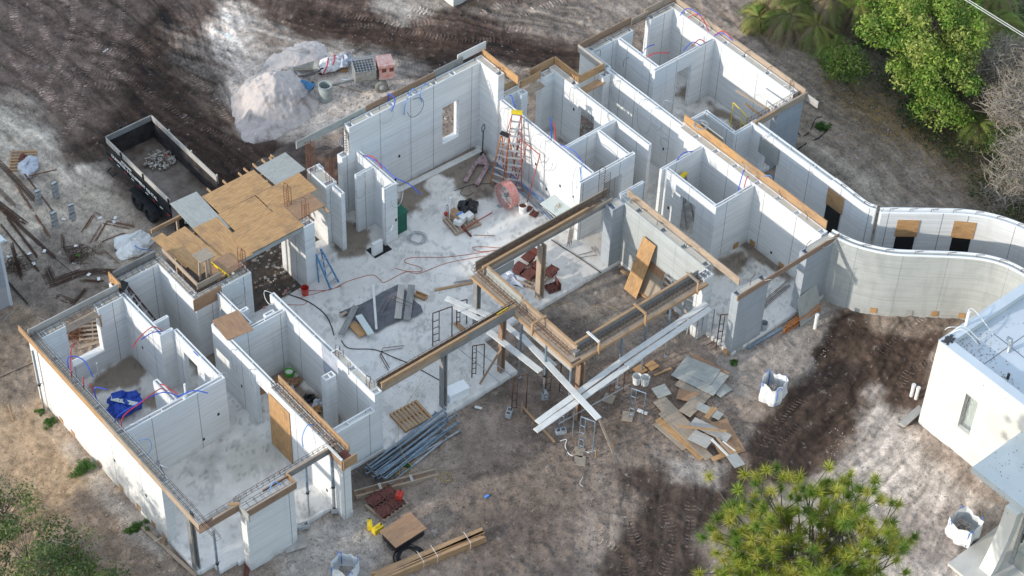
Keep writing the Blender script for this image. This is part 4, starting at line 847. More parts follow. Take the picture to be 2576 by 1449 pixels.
# ---- plywood deck over the entry
DK = 'plywood sheets of the entry deck'
def sheet(label, x, y, z, w, l, rz, mat):
    b = MB(); b.box(-w/2+.012, w/2-.012, -l/2+.012, l/2-.012, -.01, .01); o = b.build('plywood_sheet', M[mat], bevel=.002); o.location = (x, y, z); o.rotation_euler = (0, 0, R_(rz)); return tag(o, label, 'plywood sheet', DK)
z0 = 3.09
for i, (l, x, y, w_, h_, rz, mt) in enumerate((('tan deck sheet with pale grain on the trailer side', 10.1, 10.25, 2.44, 1.22, 1, 'ply'), ('grey deck sheet at the top corner of the deck', 12.15, 10.28, 1.45, 1.3, 2, 'plygrey'), ('long grey deck sheet hanging out toward the trailer', 8.24, 10.0, 1.18, 2.44, -3, 'plygrey'),
        ('tan deck sheet in the middle of the deck', 9.65, 9.05, 1.7, 1.16, 0, 'ply'), ('tan deck sheet right of the middle one', 11.55, 9.05, 2.05, 1.2, 0, 'ply'), ('long reddish deck sheet along the near right edge', 9.75, 7.78, 2.5, 1.36, 0, 'ply'), ('tan deck sheet in the near middle', 8.12, 8.3, 1.1, 2.5, -2, 'ply'),
        ('long reddish deck sheet ending at the right deck corner', 11.6, 8.0, 1.3, 1.0, 1, 'plyred'), ('bright tan sheet with plank stripes on the left of the deck', 6.92, 8.55, 1.25, 2.44, 4, 'ply'), ('brown sheet under the yellow level', 7.35, 7.15, 1.2, .95, 3, 'plyred'), ('narrow tan sheet on the left deck edge', 6.45, 9.0, .5, 2.1, 4, 'ply'))):
    sheet(l, x, y, z0+.004*i+(.03 if i in (8, 9) else 0)+(.02 if i == 5 else 0), w_, h_, rz, mt)
t = thing('timber_platform', 'timber joists and edge beams carrying the plywood deck', 'deck frame', (9, 9, 2.8))
for i, y in enumerate((7.14, 8.3, 9.4, 10.5)):
    b = MB(); b.beam((6.4 if i else 8.0, y, 2.98), (12.6 if i > 1 else 10.95, y, 2.98), .06, .18); b.build('joist', M['pine' if i else 'plygrey'], t)
for k in range(7):
    b = MB(); x = 7.9+k*.72; b.beam((x, 7.2, 3.02), (x, 11.15, 3.02), .045, .09); b.build('joist', M['pine'], t)
for k in range(4):
    b = MB(); x = 11.1+k*.42; b.beam((x, 9.5, 3.0), (x, 11.25, 3.0), .05, .09); b.build('joist', M['pine'], t)
for x, y in ((7.6, 10.6), (9.6, 10.7), (11.8, 10.7), (6.6, 9.2)): b = MB(); b.beam((x, y, -.3), (x, y, 2.9), .09, .09, (0, 1, 0)); b.build('post', M['pineold'], t)
t = thing('timber_stool', 'tall timber stand with a square grey top on the plywood deck', 'stand', (6.7, 7.2, 3.15)); 
for k, (dx, dy) in enumerate(((-.25, .05), (0, -.1), (.24, 0))): b = MB(); b.beam((6.45+dx*.9+.1, 7.05+dy, 3.15), (6.5+dx*.75+.1, 7.1+dy*.8, 4.2), .09, .045, (0, 1, 0)); b.build('leg', M['pineold'], t)
b = MB(); b.box(6.28, 6.9, 6.85, 7.4, 4.2, 4.23); b.build('top', M['plyold'], t)
def level(label, a, c, w_=.06):
    t = thing('spirit_level', label, 'spirit level', a); b = MB(); b.beam(a, c, .03, w_); b.build('body', M['yellow'], t); a, c = V3(a), V3(c)
    for k in (.12, .5, .88): m = a.lerp(c, k); b = MB(); d = (c-a).normalized()*.07; b.beam(m-d, m+d, .036, w_*.55); b.build('vial_window', M['black'], t)
level('yellow spirit level lying across the brown deck sheet', at(3, 1588, 530, 3.2), at(3, 1728, 636, 3.2), .09); level('yellow spirit level lying on the beam form at the court corner', at(4, 1175, 925, 3.32), at(4, 1260, 872, 3.32), .05)
# ---- dump trailer
def trailer():
    x0, x1, y0, y1, zf, zt = 8.54, 10.76, 12.74, 17.46, .55, 1.46
    t = thing('dump_trailer', 'black two axle dump trailer with weathered top boards and a dirty empty bed', 'trailer', ((x0+x1)/2, (y0+y1)/2, -.2))
    b = MB(); b.box(x0+.03, x1-.03, y0, y1, zf-.04, zf); b.build('bed_floor', M['trailfloor'], t)
    for nm, (a, b_, c, d) in (('side_wall', (x0, x0+.04, y0, y1)), ('side_wall', (x1-.04, x1, y0, y1)), ('front_wall', (x0+.04, x1-.04, y1-.04, y1))):
        b = MB(); b.box(a, b_, c, d, zf-.1, zt); b.build(nm, M['trail' if a == x0 else 'trailin'], t)
    for k in range(4):
        b = MB(); b.beam((x1-.05, y0+.05, zf+.14+k*.17), (x1-.05, y1-.05, zf+.14+k*.17), .03, .06); b.build('side_rib', M['trailin'], t)
    for k in range(2): b = MB(); b.beam((x0-.02, y0, zt-.03-k*.58), (x0-.02, y1, zt-.03-k*.58), .05, .07); b.build('side_rail', M['trail'], t)
    b = MB(); b.box(x0+.1, x1-.1, y0-.05, y0, zf-.55, zf-.02); b.build('rear_skirt', M['trail'], t)
    for xx in (x0+.35, x1-.35): b = MB(); b.beam((xx, y0, zf-.16), (xx, y1+.4, zf-.16), .08, .2); b.build('chassis_beam', M['trail'], t)
    for p, q in (((x0+.02, y0, zt+.12), (x0+.02, y1, zt+.12)), ((x1-.02, y0, zt+.12), (x1-.02, y1, zt+.12)), ((x0, y1-.02, zt+.12), (x1, y1-.02, zt+.12))):
        b = MB(); b.beam(p, q, .05, .26); b.build('top_board', M['greywood' if p[1] != q[1] else 'pinegrey'], t)
    for y in (y0+.05, 14.6, 16.2, y1-.05): b = MB(); b.box(x0-.05, x0-.005, y-.04, y+.04, zt-.15, zt+.3); b.build('stake_post', M['trail'], t)
    for y in (y0+.05, 14.6, 16.2): b = MB(); b.box(x1+.005, x1+.05, y-.04, y+.04, zt-.15, zt+.3); b.build('stake_post', M['greywood'], t)
    for side, xc in ((-1, x0-.2), (1, x1+.2)):
        for y in (14.93, 14.03):
            wh = MB(); A = Matrix.Rotation(R_(90), 3, 'Y'); wh.lathe((xc, y, .18), [(.2, -.11), (.34, -.12), (.385, -.08), (.39, .08), (.34, .12), (.2, .11)], 24, A); w_ = wh.build('wheel', M['tyre'], t, smooth=True)
            r = MB(); r.lathe((xc+side*.05, y, .18), [(.0, .02), (.07, .03), (.08, 0), (.2, -.02), (.21, .04)] if side > 0 else [(.21, -.04), (.2, .02), (.08, 0), (.07, -.03), (0, -.02)], 20, A); r.build('rim', M['darksteel'], w_)
        b = MB(); pts = [(xc, 15.5, .40), (xc, 15.3, .58), (xc, 14.5, .61), (xc, 13.6, .58), (xc, 13.4, .40)]
        for p, q in zip(pts[:-1], pts[1:]): b.beam(p, q, .30, .02)
        b.build('fender', M['trail'], t)
    for k in range(9):
        y = y1-.35-k*.52; b = MB(); b.box(x0-.052, x0-.046, y-.2, y, zf+.30, zf+.35); b.build('reflector', M['paper' if k % 2 else 'cred'], t)
    b = MB(); b.beam((x0+.3, y1+.1, .45), (9.75, y1+1.3, .4), .1, .14); b.beam((x1-.3, y1+.1, .45), (9.75, y1+1.3, .4), .1, .14); b.build('drawbar', M['trail'], t)
    b = MB(); b.tube([(9.4, y1+.15, .4), (9.4, y1+.15, 1.75)], .06, 10); b.build('lift_cylinder', M['trail'], t)
    b = MB(); b.box(9.0, 9.35, y1+.1, y1+.5, .7, 1.05); b.build('battery_box', M['rust'], t)
    b = MB(); b.tube([(x0-.1, 16.6, .45), (x0-.3, 16.6, .35), (x0-.3, 17.0, .35), (x0-.1, 17.0, .45)], .03, 6); b.build('step', M['trail'], t)
    def txt(s, y, z, h, nm='lettering', X=None):
        cu = bpy.data.curves.new(nm, 'FONT'); cu.body = s; cu.size = h; cu.extrude = .002; cu.resolution_u = 2; o = bpy.data.objects.new(nm, cu); COL.objects.link(o); o.parent = t
        cu.materials.append(M['paper']); cu.offset = .008
        if X is None: o.location = V3((x0-.055, y, z))-t.location; o.rotation_euler = (R_(90), 0, R_(-90))
        else: o.location = V3((X, y0-.056, z))-t.location; o.rotation_euler = (R_(90), 0, 0)
        bpy.context.view_layer.update(); me = bpy.data.meshes.new_from_object(o.evaluated_get(bpy.context.evaluated_depsgraph_get())); q_ = bpy.data.objects.new(nm, me); COL.objects.link(q_); q_.parent = t; q_.location = o.location; q_.rotation_euler = o.rotation_euler
        bpy.data.objects.remove(o); return q_
    txt('DUMPSTER & EQUIPMENT RENTAL', 16.95, zf+.50, .215); txt('ENTERPRISES', 16.2, zf+.73, .13); txt('PJ', 0, .18, .22, X=9.05)
trailer()
def chips(name, label, cat, cx_, cy_, rx, ry, n, z, mat, smin=.04, smax=.12, seed=1, kind='stuff', hz=.0, parent=None):
    rg = random.Random(seed); b = MB()
    for i in range(n):
        a = rg.uniform(0, 6.28); r = math.sqrt(rg.random()); x = cx_+rx*r*math.cos(a); y = cy_+ry*r*math.sin(a); s = rg.uniform(smin, smax)*rg.uniform(.5, 1); q = MB()
        q.box(-s/2, s/2, -s*.35, s*.35, -s*.22, s*.22); R = Matrix.Rotation(rg.uniform(0, 6.28), 4, 'Z') @ Matrix.Rotation(rg.uniform(-.5, .5), 4, 'X') @ Matrix.Rotation(rg.uniform(-.4, .4), 4, 'Y')
        zz = (gz(x, y) if z is None else z)+hz*(1-r)+s*.12
        q.xf(Matrix.Translation((x, y, zz)) @ R); b.add(q)
    o = b.build(name, M[mat], parent); return tag(o, label, cat, None, kind)
chips('rubble', 'heap of pale rubble and broken pots inside the black trailer bed', 'rubble', 10.1, 16.0, .62, .6, 130, .64, 'rubble', .05, .16, 3, hz=.16)
tag(chips('brick', 'small red lump on the rubble in the trailer', 'rubble', 10.35, 15.9, .05, .05, 2, .85, 'red', .08, .12, 4), kind='thing')
# ---- sand pile, soil mound, mixing yard
def mound(name, label, cat, cx_, cy_, rx, ry, h, mat, seed, sharp=1.0, base=-.22, rot=0):
    n = 90; g = np.linspace(-1.15, 1.15, n); A, B = np.meshgrid(g, g, indexing='ij'); ca, sa = math.cos(rot), math.sin(rot)
    X_ = cx_+(A*rx*ca-B*ry*sa); Y_ = cy_+(A*rx*sa+B*ry*ca); r = np.hypot(A, B)+(fbm(A+5, B+5, 1.6, 4, seed)-.5)*.5
    Z_ = base+h*np.clip(1-r, 0, 1)**sharp+np.where(r < 1.02, (fbm(X_, Y_, 1.4, 5, seed+3)-.5)*.30*h*.5+(fbm(X_, Y_, 6, 4, seed+9)-.5)*.14*min(h, 1)+.02, -.2)
    i = np.arange(n*n).reshape(n, n); Fq = np.stack([i[:-1, :-1], i[1:, :-1], i[1:, 1:], i[:-1, 1:]], -1).reshape(-1, 4)
    o = np_mesh(name, np.stack([X_.ravel(), Y_.ravel(), Z_.ravel()], 1), Fq, mat, smooth=True); return tag(o, label, cat)
def soilmat(name, c1, c2, lo=.45, hi=.6):
    N = NT(name); ps = N.pos(); f = N.ramp(N.noise(N.map(ps, (1, 1, .5)), 1.1, 7, .7, .5), lo, hi); n = N.noise(ps, 9, 5, .7)
    c = N.mix(f, c1, c2); c = N.mix(N.math('MULTIPLY', N.ramp(n, .3, .7), .35), c, tuple(x*.6 for x in c1)); N.l(c, N.b.inputs['Base Color']); N.b.inputs['Roughness'].default_value = .95; N.bump(n, .8, .05); return N.m
M['sand'] = soilmat('pale_sand', (.60, .53, .50), (.27, .22, .20), .52, .66); M['dugsoil'] = soilmat('dug_soil_pile', (.08, .055, .045), (.16, .12, .10))
mound('sand_pile', 'pale pinkish sand heap with a ridge beside the mixing yard', 'sand pile', 16.35, 16.9, 2.3, 1.75, 1.75, M['sand'], 5, 1.15, rot=.5)
mound('sand_pile', 'low white spill of sand at the foot of the big heap', 'sand pile', 15.0, 15.6, 1.15, .6, .28, M['sand'], 15, .8, rot=-.3)
mound('sand_pile', 'rough grey sand and gravel heap behind the wheelbarrows', 'sand pile', 18.7, 18.6, 1.7, 1.0, .4, M['sand'], 25, .9)
mound('soil_mound', 'dark dug soil mound between the sand heap and the deck', 'soil mound', 14.0, 13.0, 2.0, 1.4, .95, M['dugsoil'], 7, .8, rot=.2); mound('soil_mound', 'brown rough soil bank behind the grey overhanging board', 'soil mound', 15.6, 12.4, 1.6, 1.2, .55, M['soil'], 9, .8)
b = MB(); b.lathe((18.15, 15.75, -.2), [(.27, 0), (.29, .05), (.29, .78), (.31, .82), (.25, .82), (.24, .1), (0, .08)], 24); tag(b.build('concrete_pipe', M['pipe'], smooth=False), 'upright grey concrete pipe section beside the sand heap', 'pipe')
def mixer():
    t = thing('mortar_mixer', 'dusty grey and red mortar mixer with a grid over its drum', 'mortar mixer', (20.3, 15.1, -.2)); d = V3((.9, -.43, 0)).normalized(); s = V3((-d.y, d.x, 0)); c = V3((20.15, 15.35, 0))
    def q(u, v, z): return c+d*u+s*v+V3((0, 0, z))
    b = MB(); n = 14; pr = []
    for k in range(n+1): a = math.pi*(1+k/n); pr.append((.42*math.cos(a), .62+.42*math.sin(a)))
    for (a0, z0_), (a1, z1_) in zip(pr[:-1], pr[1:]): b.poly([q(-.65, a0, z0_), q(.25, a0, z0_), q(.25, a1, z1_), q(-.65, a1, z1_)])
    for v in (-.42, .42): b.poly([q(-.65, v, .62), q(.25, v, .62), q(.25, v, .95), q(-.65, v, .95)])
    for u in (-.65, .25): b.poly([q(u, a, z) for a, z in pr]+[q(u, .42, .95), q(u, -.42, .95)])
    b.build('drum', M['mixer'], t, smooth=False)
    b = MB(); 
    for k in range(8): rod(b, q(-.65+k*.128, -.45, 1.0), q(-.65+k*.128, .45, 1.05), .012, 4)
    for k in range(7): rod(b, q(-.66, -.45+k*.15, 1.0+k*.01), q(.26, -.45+k*.15, 1.0+k*.01), .012, 4)
    b.build('safety_grid', M['galv'], t)
    b = MB(); o1 = [q(.38, -.38, .35), q(1.05, -.38, .35), q(1.05, .38, .35), q(.38, .38, .35), q(.38, -.38, 1.08), q(1.05, -.38, 1.08), q(1.05, .38, 1.08), q(.38, .38, 1.08)]; b.hexa(o1); e = b.build('engine_cover', M['mixred'], t, bevel=.03)
    for u in (.5, .82): b = MB(); b.hexa([q(u, -.39, .75), q(u+.18, -.39, .75), q(u+.18, -.382, .75), q(u, -.382, .75), q(u, -.39, .95), q(u+.18, -.39, .95), q(u+.18, -.382, .95), q(u, -.382, .95)]); b.build('vent', M['rust'], e)
    b = MB(); b.beam(q(-.7, 0, .25), q(1.0, 0, .25), .12, .1); b.beam(q(-.7, 0, .25), q(-1.6, .1, .05), .08, .08); b.build('chassis', M['mixer'], t)
    for v in (-.5, .5):
        A = d.to_track_quat('X', 'Z').to_matrix(); A = Matrix((d, V3((0, 0, 1)), s)).transposed(); b = MB(); b.lathe(q(.45, v, .08), [(.15, -.08), (.25, -.1), (.29, -.05), (.29, .05), (.25, .1), (.15, .08)], 22, A); w_ = b.build('wheel', M['tyregrey'], t, smooth=True)
        r = MB(); r.lathe(q(.45, v, .08), [(0, -.09), (.05, -.09), (.15, -.06), (.16, -.02)], 16, A); r.build('rim', M['rim'], w_)
    b = MB(); b.tube([q(-.6, .4, .95), q(-.6, .45, 1.5), q(-.5, .45, 1.55)], .015, 5); b.build('handle', M['galv'], t)
mixer()
def barrow(label, x, y, a, mat):
    t = thing('wheelbarrow', label, 'wheelbarrow', (x, y, -.15), 'wheelbarrows in the mixing yard'); d = V3((math.cos(a), math.sin(a), 0)); s = V3((-d.y, d.x, 0)); c = V3((x, y, -.15))
    q = lambda u, v, z: c+d*u+s*v+V3((0, 0, z))
    b = MB(); lo = [q(-.25, -.15, .25), q(.3, -.15, .25), q(.3, .15, .25), q(-.25, .15, .25)]; hi = [q(-.5, -.33, .55), q(.5, -.33, .6), q(.5, .33, .6), q(-.5, .33, .55)]
    b.poly(lo); 
    for k in range(4): b.poly([lo[k], lo[(k+1) % 4], hi[(k+1) % 4], hi[k]])
    b.build('tray', M[mat], t)
    for v in (-.26, .26): b = MB(); b.beam(q(.75, v*.3, .22), q(-1.05, v, .62), .04, .05); b.build('handle', M['pineold'], t); b = MB(); b.tube([q(-.2, v, .4), q(-.35, v, 0), q(-.5, v, .45)], .018, 5); b.build('leg', M['galv'], t)
    A = Matrix((d, V3((0, 0, 1)), s)).transposed(); b = MB(); b.lathe(q(.72, 0, .2), [(.08, -.04), (.17, -.05), (.2, 0), (.17, .05), (.08, .04)], 18, A); b.build('wheel', M['tyre'], t, smooth=True)
barrow('blue dusty wheelbarrow half buried beside the grey pipe', 17.4, 16.3, R_(25), 'ladblue'); barrow('grey wheelbarrow with its black wheel toward the bag bundle', 18.3, 17.3, R_(-15), 'mixer')
def blob(name, label, cat, x, y, z, rx, ry, rz, mat, seed, parent=None, crump=.25, flat=0, rot=0, n=22):
    b = MB(); rg = np.random.default_rng(seed); ph = rg.random(8)*6.28; rows = []
    for i in range(n//2+1):
        th = math.pi*i/(n//2); rows.append(len(b.v))
        for j in range(n):
            f = 2*math.pi*j/n; k = 1+crump*(math.sin(3*f+ph[0]+2*th)*.3+math.sin(5*f+ph[1]-3*th)*.25+math.sin(9*f+4*th+ph[2])*.18+rg.uniform(-.2, .2))
            u, v, w_ = math.sin(th)*math.cos(f)*rx*k, math.sin(th)*math.sin(f)*ry*k, math.cos(th)*rz*k
            if w_ < -flat*rz: w_ = -flat*rz
            b.v.append((x+u*math.cos(rot)-v*math.sin(rot), y+u*math.sin(rot)+v*math.cos(rot), z+w_))
    for i in range(n//2):
        for j in range(n): b.f.append((rows[i]+j, rows[i+1]+j, rows[i+1]+(j+1) % n, rows[i]+(j+1) % n)); b.uv.append([(0, 0)]*4)
    o = b.build(name, M[mat], parent); return tag(o, label, cat) if label else o
t = thing('plastic_bag_bundle', 'crumpled white plastic bundle with two red stripes by the mixer', 'plastic bundle', (19.6, 17.2, -.2)); blob('bundle', None, None, 19.5, 17.2, .05, .62, .42, .32, 'bag', 3, t, .35); blob('loose_film', None, None, 20.05, 17.0, .1, .4, .35, .35, 'film', 4, t, .6)
for k in (-.15, .2): b = MB(); b.tube([(19.0+k, 16.9, .05), (19.3+k, 16.95, .4), (19.6+k, 17.3, .42), (19.75+k, 17.5, .2)], .03, 5); b.build('red_stripe', M['cred'], t)
for k in range(3): tag(board('wood_block', ('upper', 'lower left', 'lower right')[k]+' short orange timber by the striped bundle', 'timber offcut', at(1, -10, 515+k*9, -.1+.05*(k == 0)), at(1, 50, 513+k*9, -.1+.05*(k == 0)), .09, .09, 'ply'), group='timber offcuts by the mixer')
lay('long thin rusty rod lying toward the mixer wheel', 1, (-60, 640), (180, 700), -.17, .04, .04, 'pineold', 'timber_rod', 'rod'); tag(board('timber_offcut', 'short dark board stuck in the sand heap', 'timber offcut', at(0, 1960, 520, .7), at(0, 2030, 495, .75), .16, .03, 'pinegrey'))
b = MB(); b.tube([at(1, 0, 600, -.15), at(1, 30, 604, -.15), at(1, 70, 606, -.13)], .05, 8); tag(b.build('plastic_pipe', M['pvc']), 'short white pipe lying in front of the mixer drum', 'pipe')
# ---- coils
def coil(label, x, y, z, r, n, mat, tr=.012, seed=1, name='cable_coil', spread=.35, tail=None):
    rg = random.Random(seed); b = MB(); P = []
    for i in range(n*14):
        a = i*2*math.pi/14; rr = r*(1+spread*(rg.random()-.5)*.35-spread*.5*(math.sin(i/14*2.1)*.5+.5)); ox = math.sin(i/14*1.3)*r*spread*.25; P.append((x+ox+rr*math.cos(a), y+rr*math.sin(a), z+.01+.04*(i/14/n)+rg.random()*.02))
    P = smooth_pts(P, 2)
    if tail: P += smooth_pts([P[-1]]+[tuple(q) for q in tail], 4)
    b.tube(P, tr, 5); return tag(b.build(name, M[mat]), label, 'coil')
coil('large coil of black hose on the soil beside the lumber stack', 6.08, -5.6, -.18, .5, 11, 'black', .018, 2, spread=.5)
coil('big tangled coil of grey cable outside the far left wall', 2.2, 11.0, -.2, .62, 9, 'cgrey', .014, 5, spread=.9, tail=[at(3, 150, 900, -.18), at(3, 20, 980, -.18), at(3, 10, 1000, -.18)])
coil('coil of pale cable on the floor behind the kitchen fin', 15.85, 6.5, 0.01, .38, 5, 'cgrey', .01, 6, spread=.6); coil('pale cable coil lying behind the tall blue wall', 17.3, 12.9, -.18, .45, 4, 'cgrey', .012, 7, spread=.5)
coil('thin tan rope coil next to the long trough form', 9.25, -3.6, -.18, .25, 4, 'yrope', .008, 8, spread=.7); coil('thin tan rope loops beside the pile of blue props', 8.2, -2.5, -.15, .28, 4, 'yrope', .008, 9, spread=.8); coil('grey cable loops hanging on the orange edge board', 26.5, 1.9, 3.35, .3, 4, 'cgrey', .012, 10, spread=.4)
# ---- rebar yard at the left
RY = 'straight rebar lying in the yard'
def bundle(label, pts, n, sp, r=.012, mat='rebar', t=3, z=-.17, grp=RY, name='rebar_bundle', cat='rebar bundle'):
    rg = random.Random(len(label)); P = [V3(at(t, x, y, z)) for x, y in pts]; b = MB()
    for k in range(n):
        d = (P[-1]-P[0]).normalized(); s = V3((-d.y, d.x, 0))*(k-(n-1)/2)*sp; j = rg.uniform(-.15, .15)
        b.tube([p+s+d*j+V3((0, 0, rg.uniform(0, .04))) for p in P], r, 4)
    return tag(b.build(name, M[mat]), label, cat, grp)
for l, pts, n, sp, kw in (('thick dark rebar bundle crossing the two block stacks', [(-60, -260), (0, -215), (260, 60)], 9, .03, dict(z=.1)), ('dark rebar bundle left of the block stacks', [(-60, 60), (175, 240)], 12, .03, {}), ('thin rebar pair running down from the front block stack', [(130, -40), (375, 345)], 3, .04, dict(mat='rustbar')),
        ('rebar pair leaning over the front block stack', [(190, -130), (410, 160)], 3, .03, dict(z=.25)), ('long rebar bundle ending beside the shed corner', [(60, 200), (290, 500)], 4, .03, {}), ('longest dark rebar bundle running to the bent piles', [(-20, 100), (410, 495)], 5, .03, {}),
        ('thin rebar bundle below the longest one', [(10, 250), (300, 610)], 3, .03, {}), ('thin rebar group at the left picture edge', [(-60, -70), (110, 105)], 4, .05, {}), ('short rebar bundle pointing up by the shed', [(90, 400), (165, 655)], 5, .03, {}), ('single thin rebar crossing toward the bent pile', [(410, 495), (560, 620)], 1, .03, {}),
        ('grey steel angle lying under the shed corner', [(70, 690), (230, 870)], 3, .03, dict(mat='darksteel'))): bundle(l, pts, n, sp, **kw)
for l, pts, n, sp, kw in (('dark pile of corner bent rebar nearest the shed', [(350, 590), (395, 690), (590, 620)], 16, .035, dict(mat='rebar')), ('dark bent rebar pile continuing to the house corner', [(590, 620), (700, 600), (860, 605)], 10, .03, {}), ('rusty bent rebar with white tags above the bag', [(630, 290), (710, 165), (745, 190)], 4, .02, dict(mat='rustbar')),
        ('wide rusty angle of rebar below the tagged one', [(700, 375), (790, 230), (995, 272)], 5, .02, dict(mat='rustbar')), ('rusty rebar hook lying left of the bag', [(745, 420), (770, 375), (930, 310), (965, 330)], 2, .03, dict(mat='rustbar')), ('dark L shaped rebar by the small bent heap', [(478, 330), (485, 435), (640, 408)], 5, .03, {}),
        ('dark V shaped rebar bundle below the bent piles', [(425, 785), (560, 840), (640, 735)], 7, .03, {}), ('thin bent rebar reaching toward the house corner', [(690, 430), (740, 470), (800, 450), (900, 540)], 2, .03, dict(mat='rustbar')), ('short dark rebar bundle beside the long bent pile', [(630, 668), (770, 672)], 6, .02, {})): bundle(l, pts, n, sp, grp='bent rebar piles', **kw)
rg = random.Random(5)
for l, cx_, cy_, n, rr in (('tangled heap of small rebar ties with green tags', 590, 500, 60, .55), ('black tangle of rebar ties against the shed', 110, 560, 70, .7), ('rusty tangle of stirrups beyond the window pallet', 590, 1080, 60, .5)):
    b = MB(); c = V3(at(3, cx_, cy_, -.15))
    for k in range(n): p = c+V3((rg.gauss(0, rr*.5), rg.gauss(0, rr*.35), rg.uniform(0, .2))); a = rg.uniform(0, 3.14); d = V3((math.cos(a), math.sin(a), rg.uniform(-.2, .3)))*rg.uniform(.15, .3); b.tube([p-d, p+d, p+d+V3((d.y, -d.x, .05))*.5], .01, 4)
    tag(b.build('rebar_heap', M['rustbar' if 'rusty' in l else 'rebar']), l, 'rebar heap', 'tangled rebar heaps')
for i, (x, y) in enumerate(((755, 195), (870, 195), (860, 225), (480, 205), (575, 405), (670, 622), (745, 655), (35, 365), (65, 487), (220, 465), (335, 445), (255, 540), (590, 480), (560, 535), (430, 950))):
    a = at(3, x, y, -.14); m = MB(); s = .085; an = i*.7; m.hexa([(a[0]+u*math.cos(an)-v*math.sin(an), a[1]+u*math.sin(an)+v*math.cos(an), a[2]+w_) for w_ in (0, .008) for u, v in ((-s, -s*.7), (s, -s*.7), (s, s*.7), (-s, s*.7))])
    tag(m.build('paper_tag', M['paper' if i != 12 else 'lime']), ('small white paper tag lying on the rebar yard' if i != 12 else 'small bright green tag on the tangled ties'), 'paper tag', 'white paper tags in the rebar yard' if i != 12 else None)
# concrete block stacks
def cmu(b, x, y, z, rz=0, up=True):
    q = MB(); L, W_, H = (.2, .2, .4) if up else (.4, .2, .2)
    if up:                                                     # standing on end, holes face sideways
        for zz in (0, .18, .36): q.box(-.1, .1, -.1, .1, zz, zz+.04)
        for yy in (-.1, .07): q.box(-.1, .1, yy, yy+.03, 0, .4)
        q.box(-.02, .02, -.09, .09, .03, .37)
    else:
        for yy in (-.1, .07): q.box(-.2, .2, yy, yy+.03, 0, .2)
        for xx in (-.2, -.02, .16): q.box(xx, xx+.04, -.08, .08, 0, .2)
        q.box(-.19, .19, -.08, .08, 0, .03)
    q.xf(Matrix.Translation((x, y, z)) @ Matrix.Rotation(rz, 4, 'Z')); b.add(q)
CG = 'standing concrete blocks in the rebar yard'
for (x, y), l in (((300, 100), 'left rear stack'), ((425, 40), 'right rear stack under the bent bar'), ((420, 265), 'middle stack under the leaning rebar'), ((550, 205), 'free standing right stack')):
    p = at(3, x, y, -.2)
    for k, w_ in enumerate(('lower', 'upper')): b = MB(); cmu(b, p[0], p[1], -.2+k*.402, rnd(-.2, .2)); tag(b.build('concrete_block', M['cmu']), w_+' grey block of the '+l, 'concrete block', CG)
for i, (t_, x, y, z, rz, up, l) in enumerate(((7, 1265, 230, -.2, .6, False, 'white block holding a scaffold leg nearest the slab'), (7, 1535, 110, -.2, 1.2, True, 'white block standing under the crossed planks'), (7, 1655, 370, -.2, -.4, False, 'white block under the lower end of the long planks'), (6, 2545, 960, -.15, -.6, False, 'grey block at the front right slab corner'),
        (6, 2290, 1085, -.15, -.3, False, 'grey block beside the wide front pillar'))): p = at(t_, x, y, z); b = MB(); cmu(b, p[0], p[1], z, rz, up); tag(b.build('concrete_block', M['cmu']), l, 'concrete block', 'loose concrete blocks round the house')
lay('bent rusty bar lying across two block stacks', 3, (215, -120), (430, -170), .64, .04, .03, 'rustbar', 'steel_bar', 'steel bar')
# pallets
def pallet(label, x, y, z, rz, tilt=0, n=8, mat='pine', L=1.2, W_=1.02):
    t = thing('pallet', label, 'pallet', (0, 0, 0), 'wooden pallets')
    for k in range(n): b = MB(); u = -L/2+.05+k*(L-.1)/(n-1); b.box(u-.045, u+.045, -W_/2, W_/2, .105, .125); b.build('deck_board', M[mat], t)
    for v in (-W_/2+.03, 0, W_/2-.03): b = MB(); b.box(-L/2, L/2, v-.02, v+.02, .018, .105); b.build('stringer', M[mat], t)
    for u in (-L/2+.06, 0, L/2-.06): b = MB(); b.box(u-.05, u+.05, -W_/2, W_/2, 0, .018); b.build('bottom_board', M[mat], t)
    t.location = (x, y, z); t.rotation_euler = (tilt, 0, rz); return t
pallet('bare wooden pallet on the slab next to the pile of blue props', 9.93, -.72, 0.005, R_(-3), n=8); pallet('pallet under the blue film wrapped load in the yard', *at(0, 175, 1225, -.2), R_(55), n=7)
pallet('pallet under the boxes in the great room', *at(4, 910, 235, .01), R_(-8), n=9, mat='pineold'); pallet('broken pallet seen through the bedroom window opening', *at(3, 700, 1040, -.15), R_(60), n=6, mat='pineold'); pallet('small pallet under the rusty steel boxes by the court', 18.1, 2.0, .01, R_(20), n=7, mat='pineold', L=1.3)
t = thing('wrapped_load', 'film wrapped load with a bluish sheen on the yard pallet', 'wrapped load', at(0, 215, 1260, -.05)); blob('film', None, None, *at(0, 215, 1258, .1), .62, .40, .22, 'film', 11, t, .3, .7, R_(50)); blob('tie_coil', None, None, *at(0, 185, 1200, .08), .2, .3, .1, 'rust', 12, t, .5)
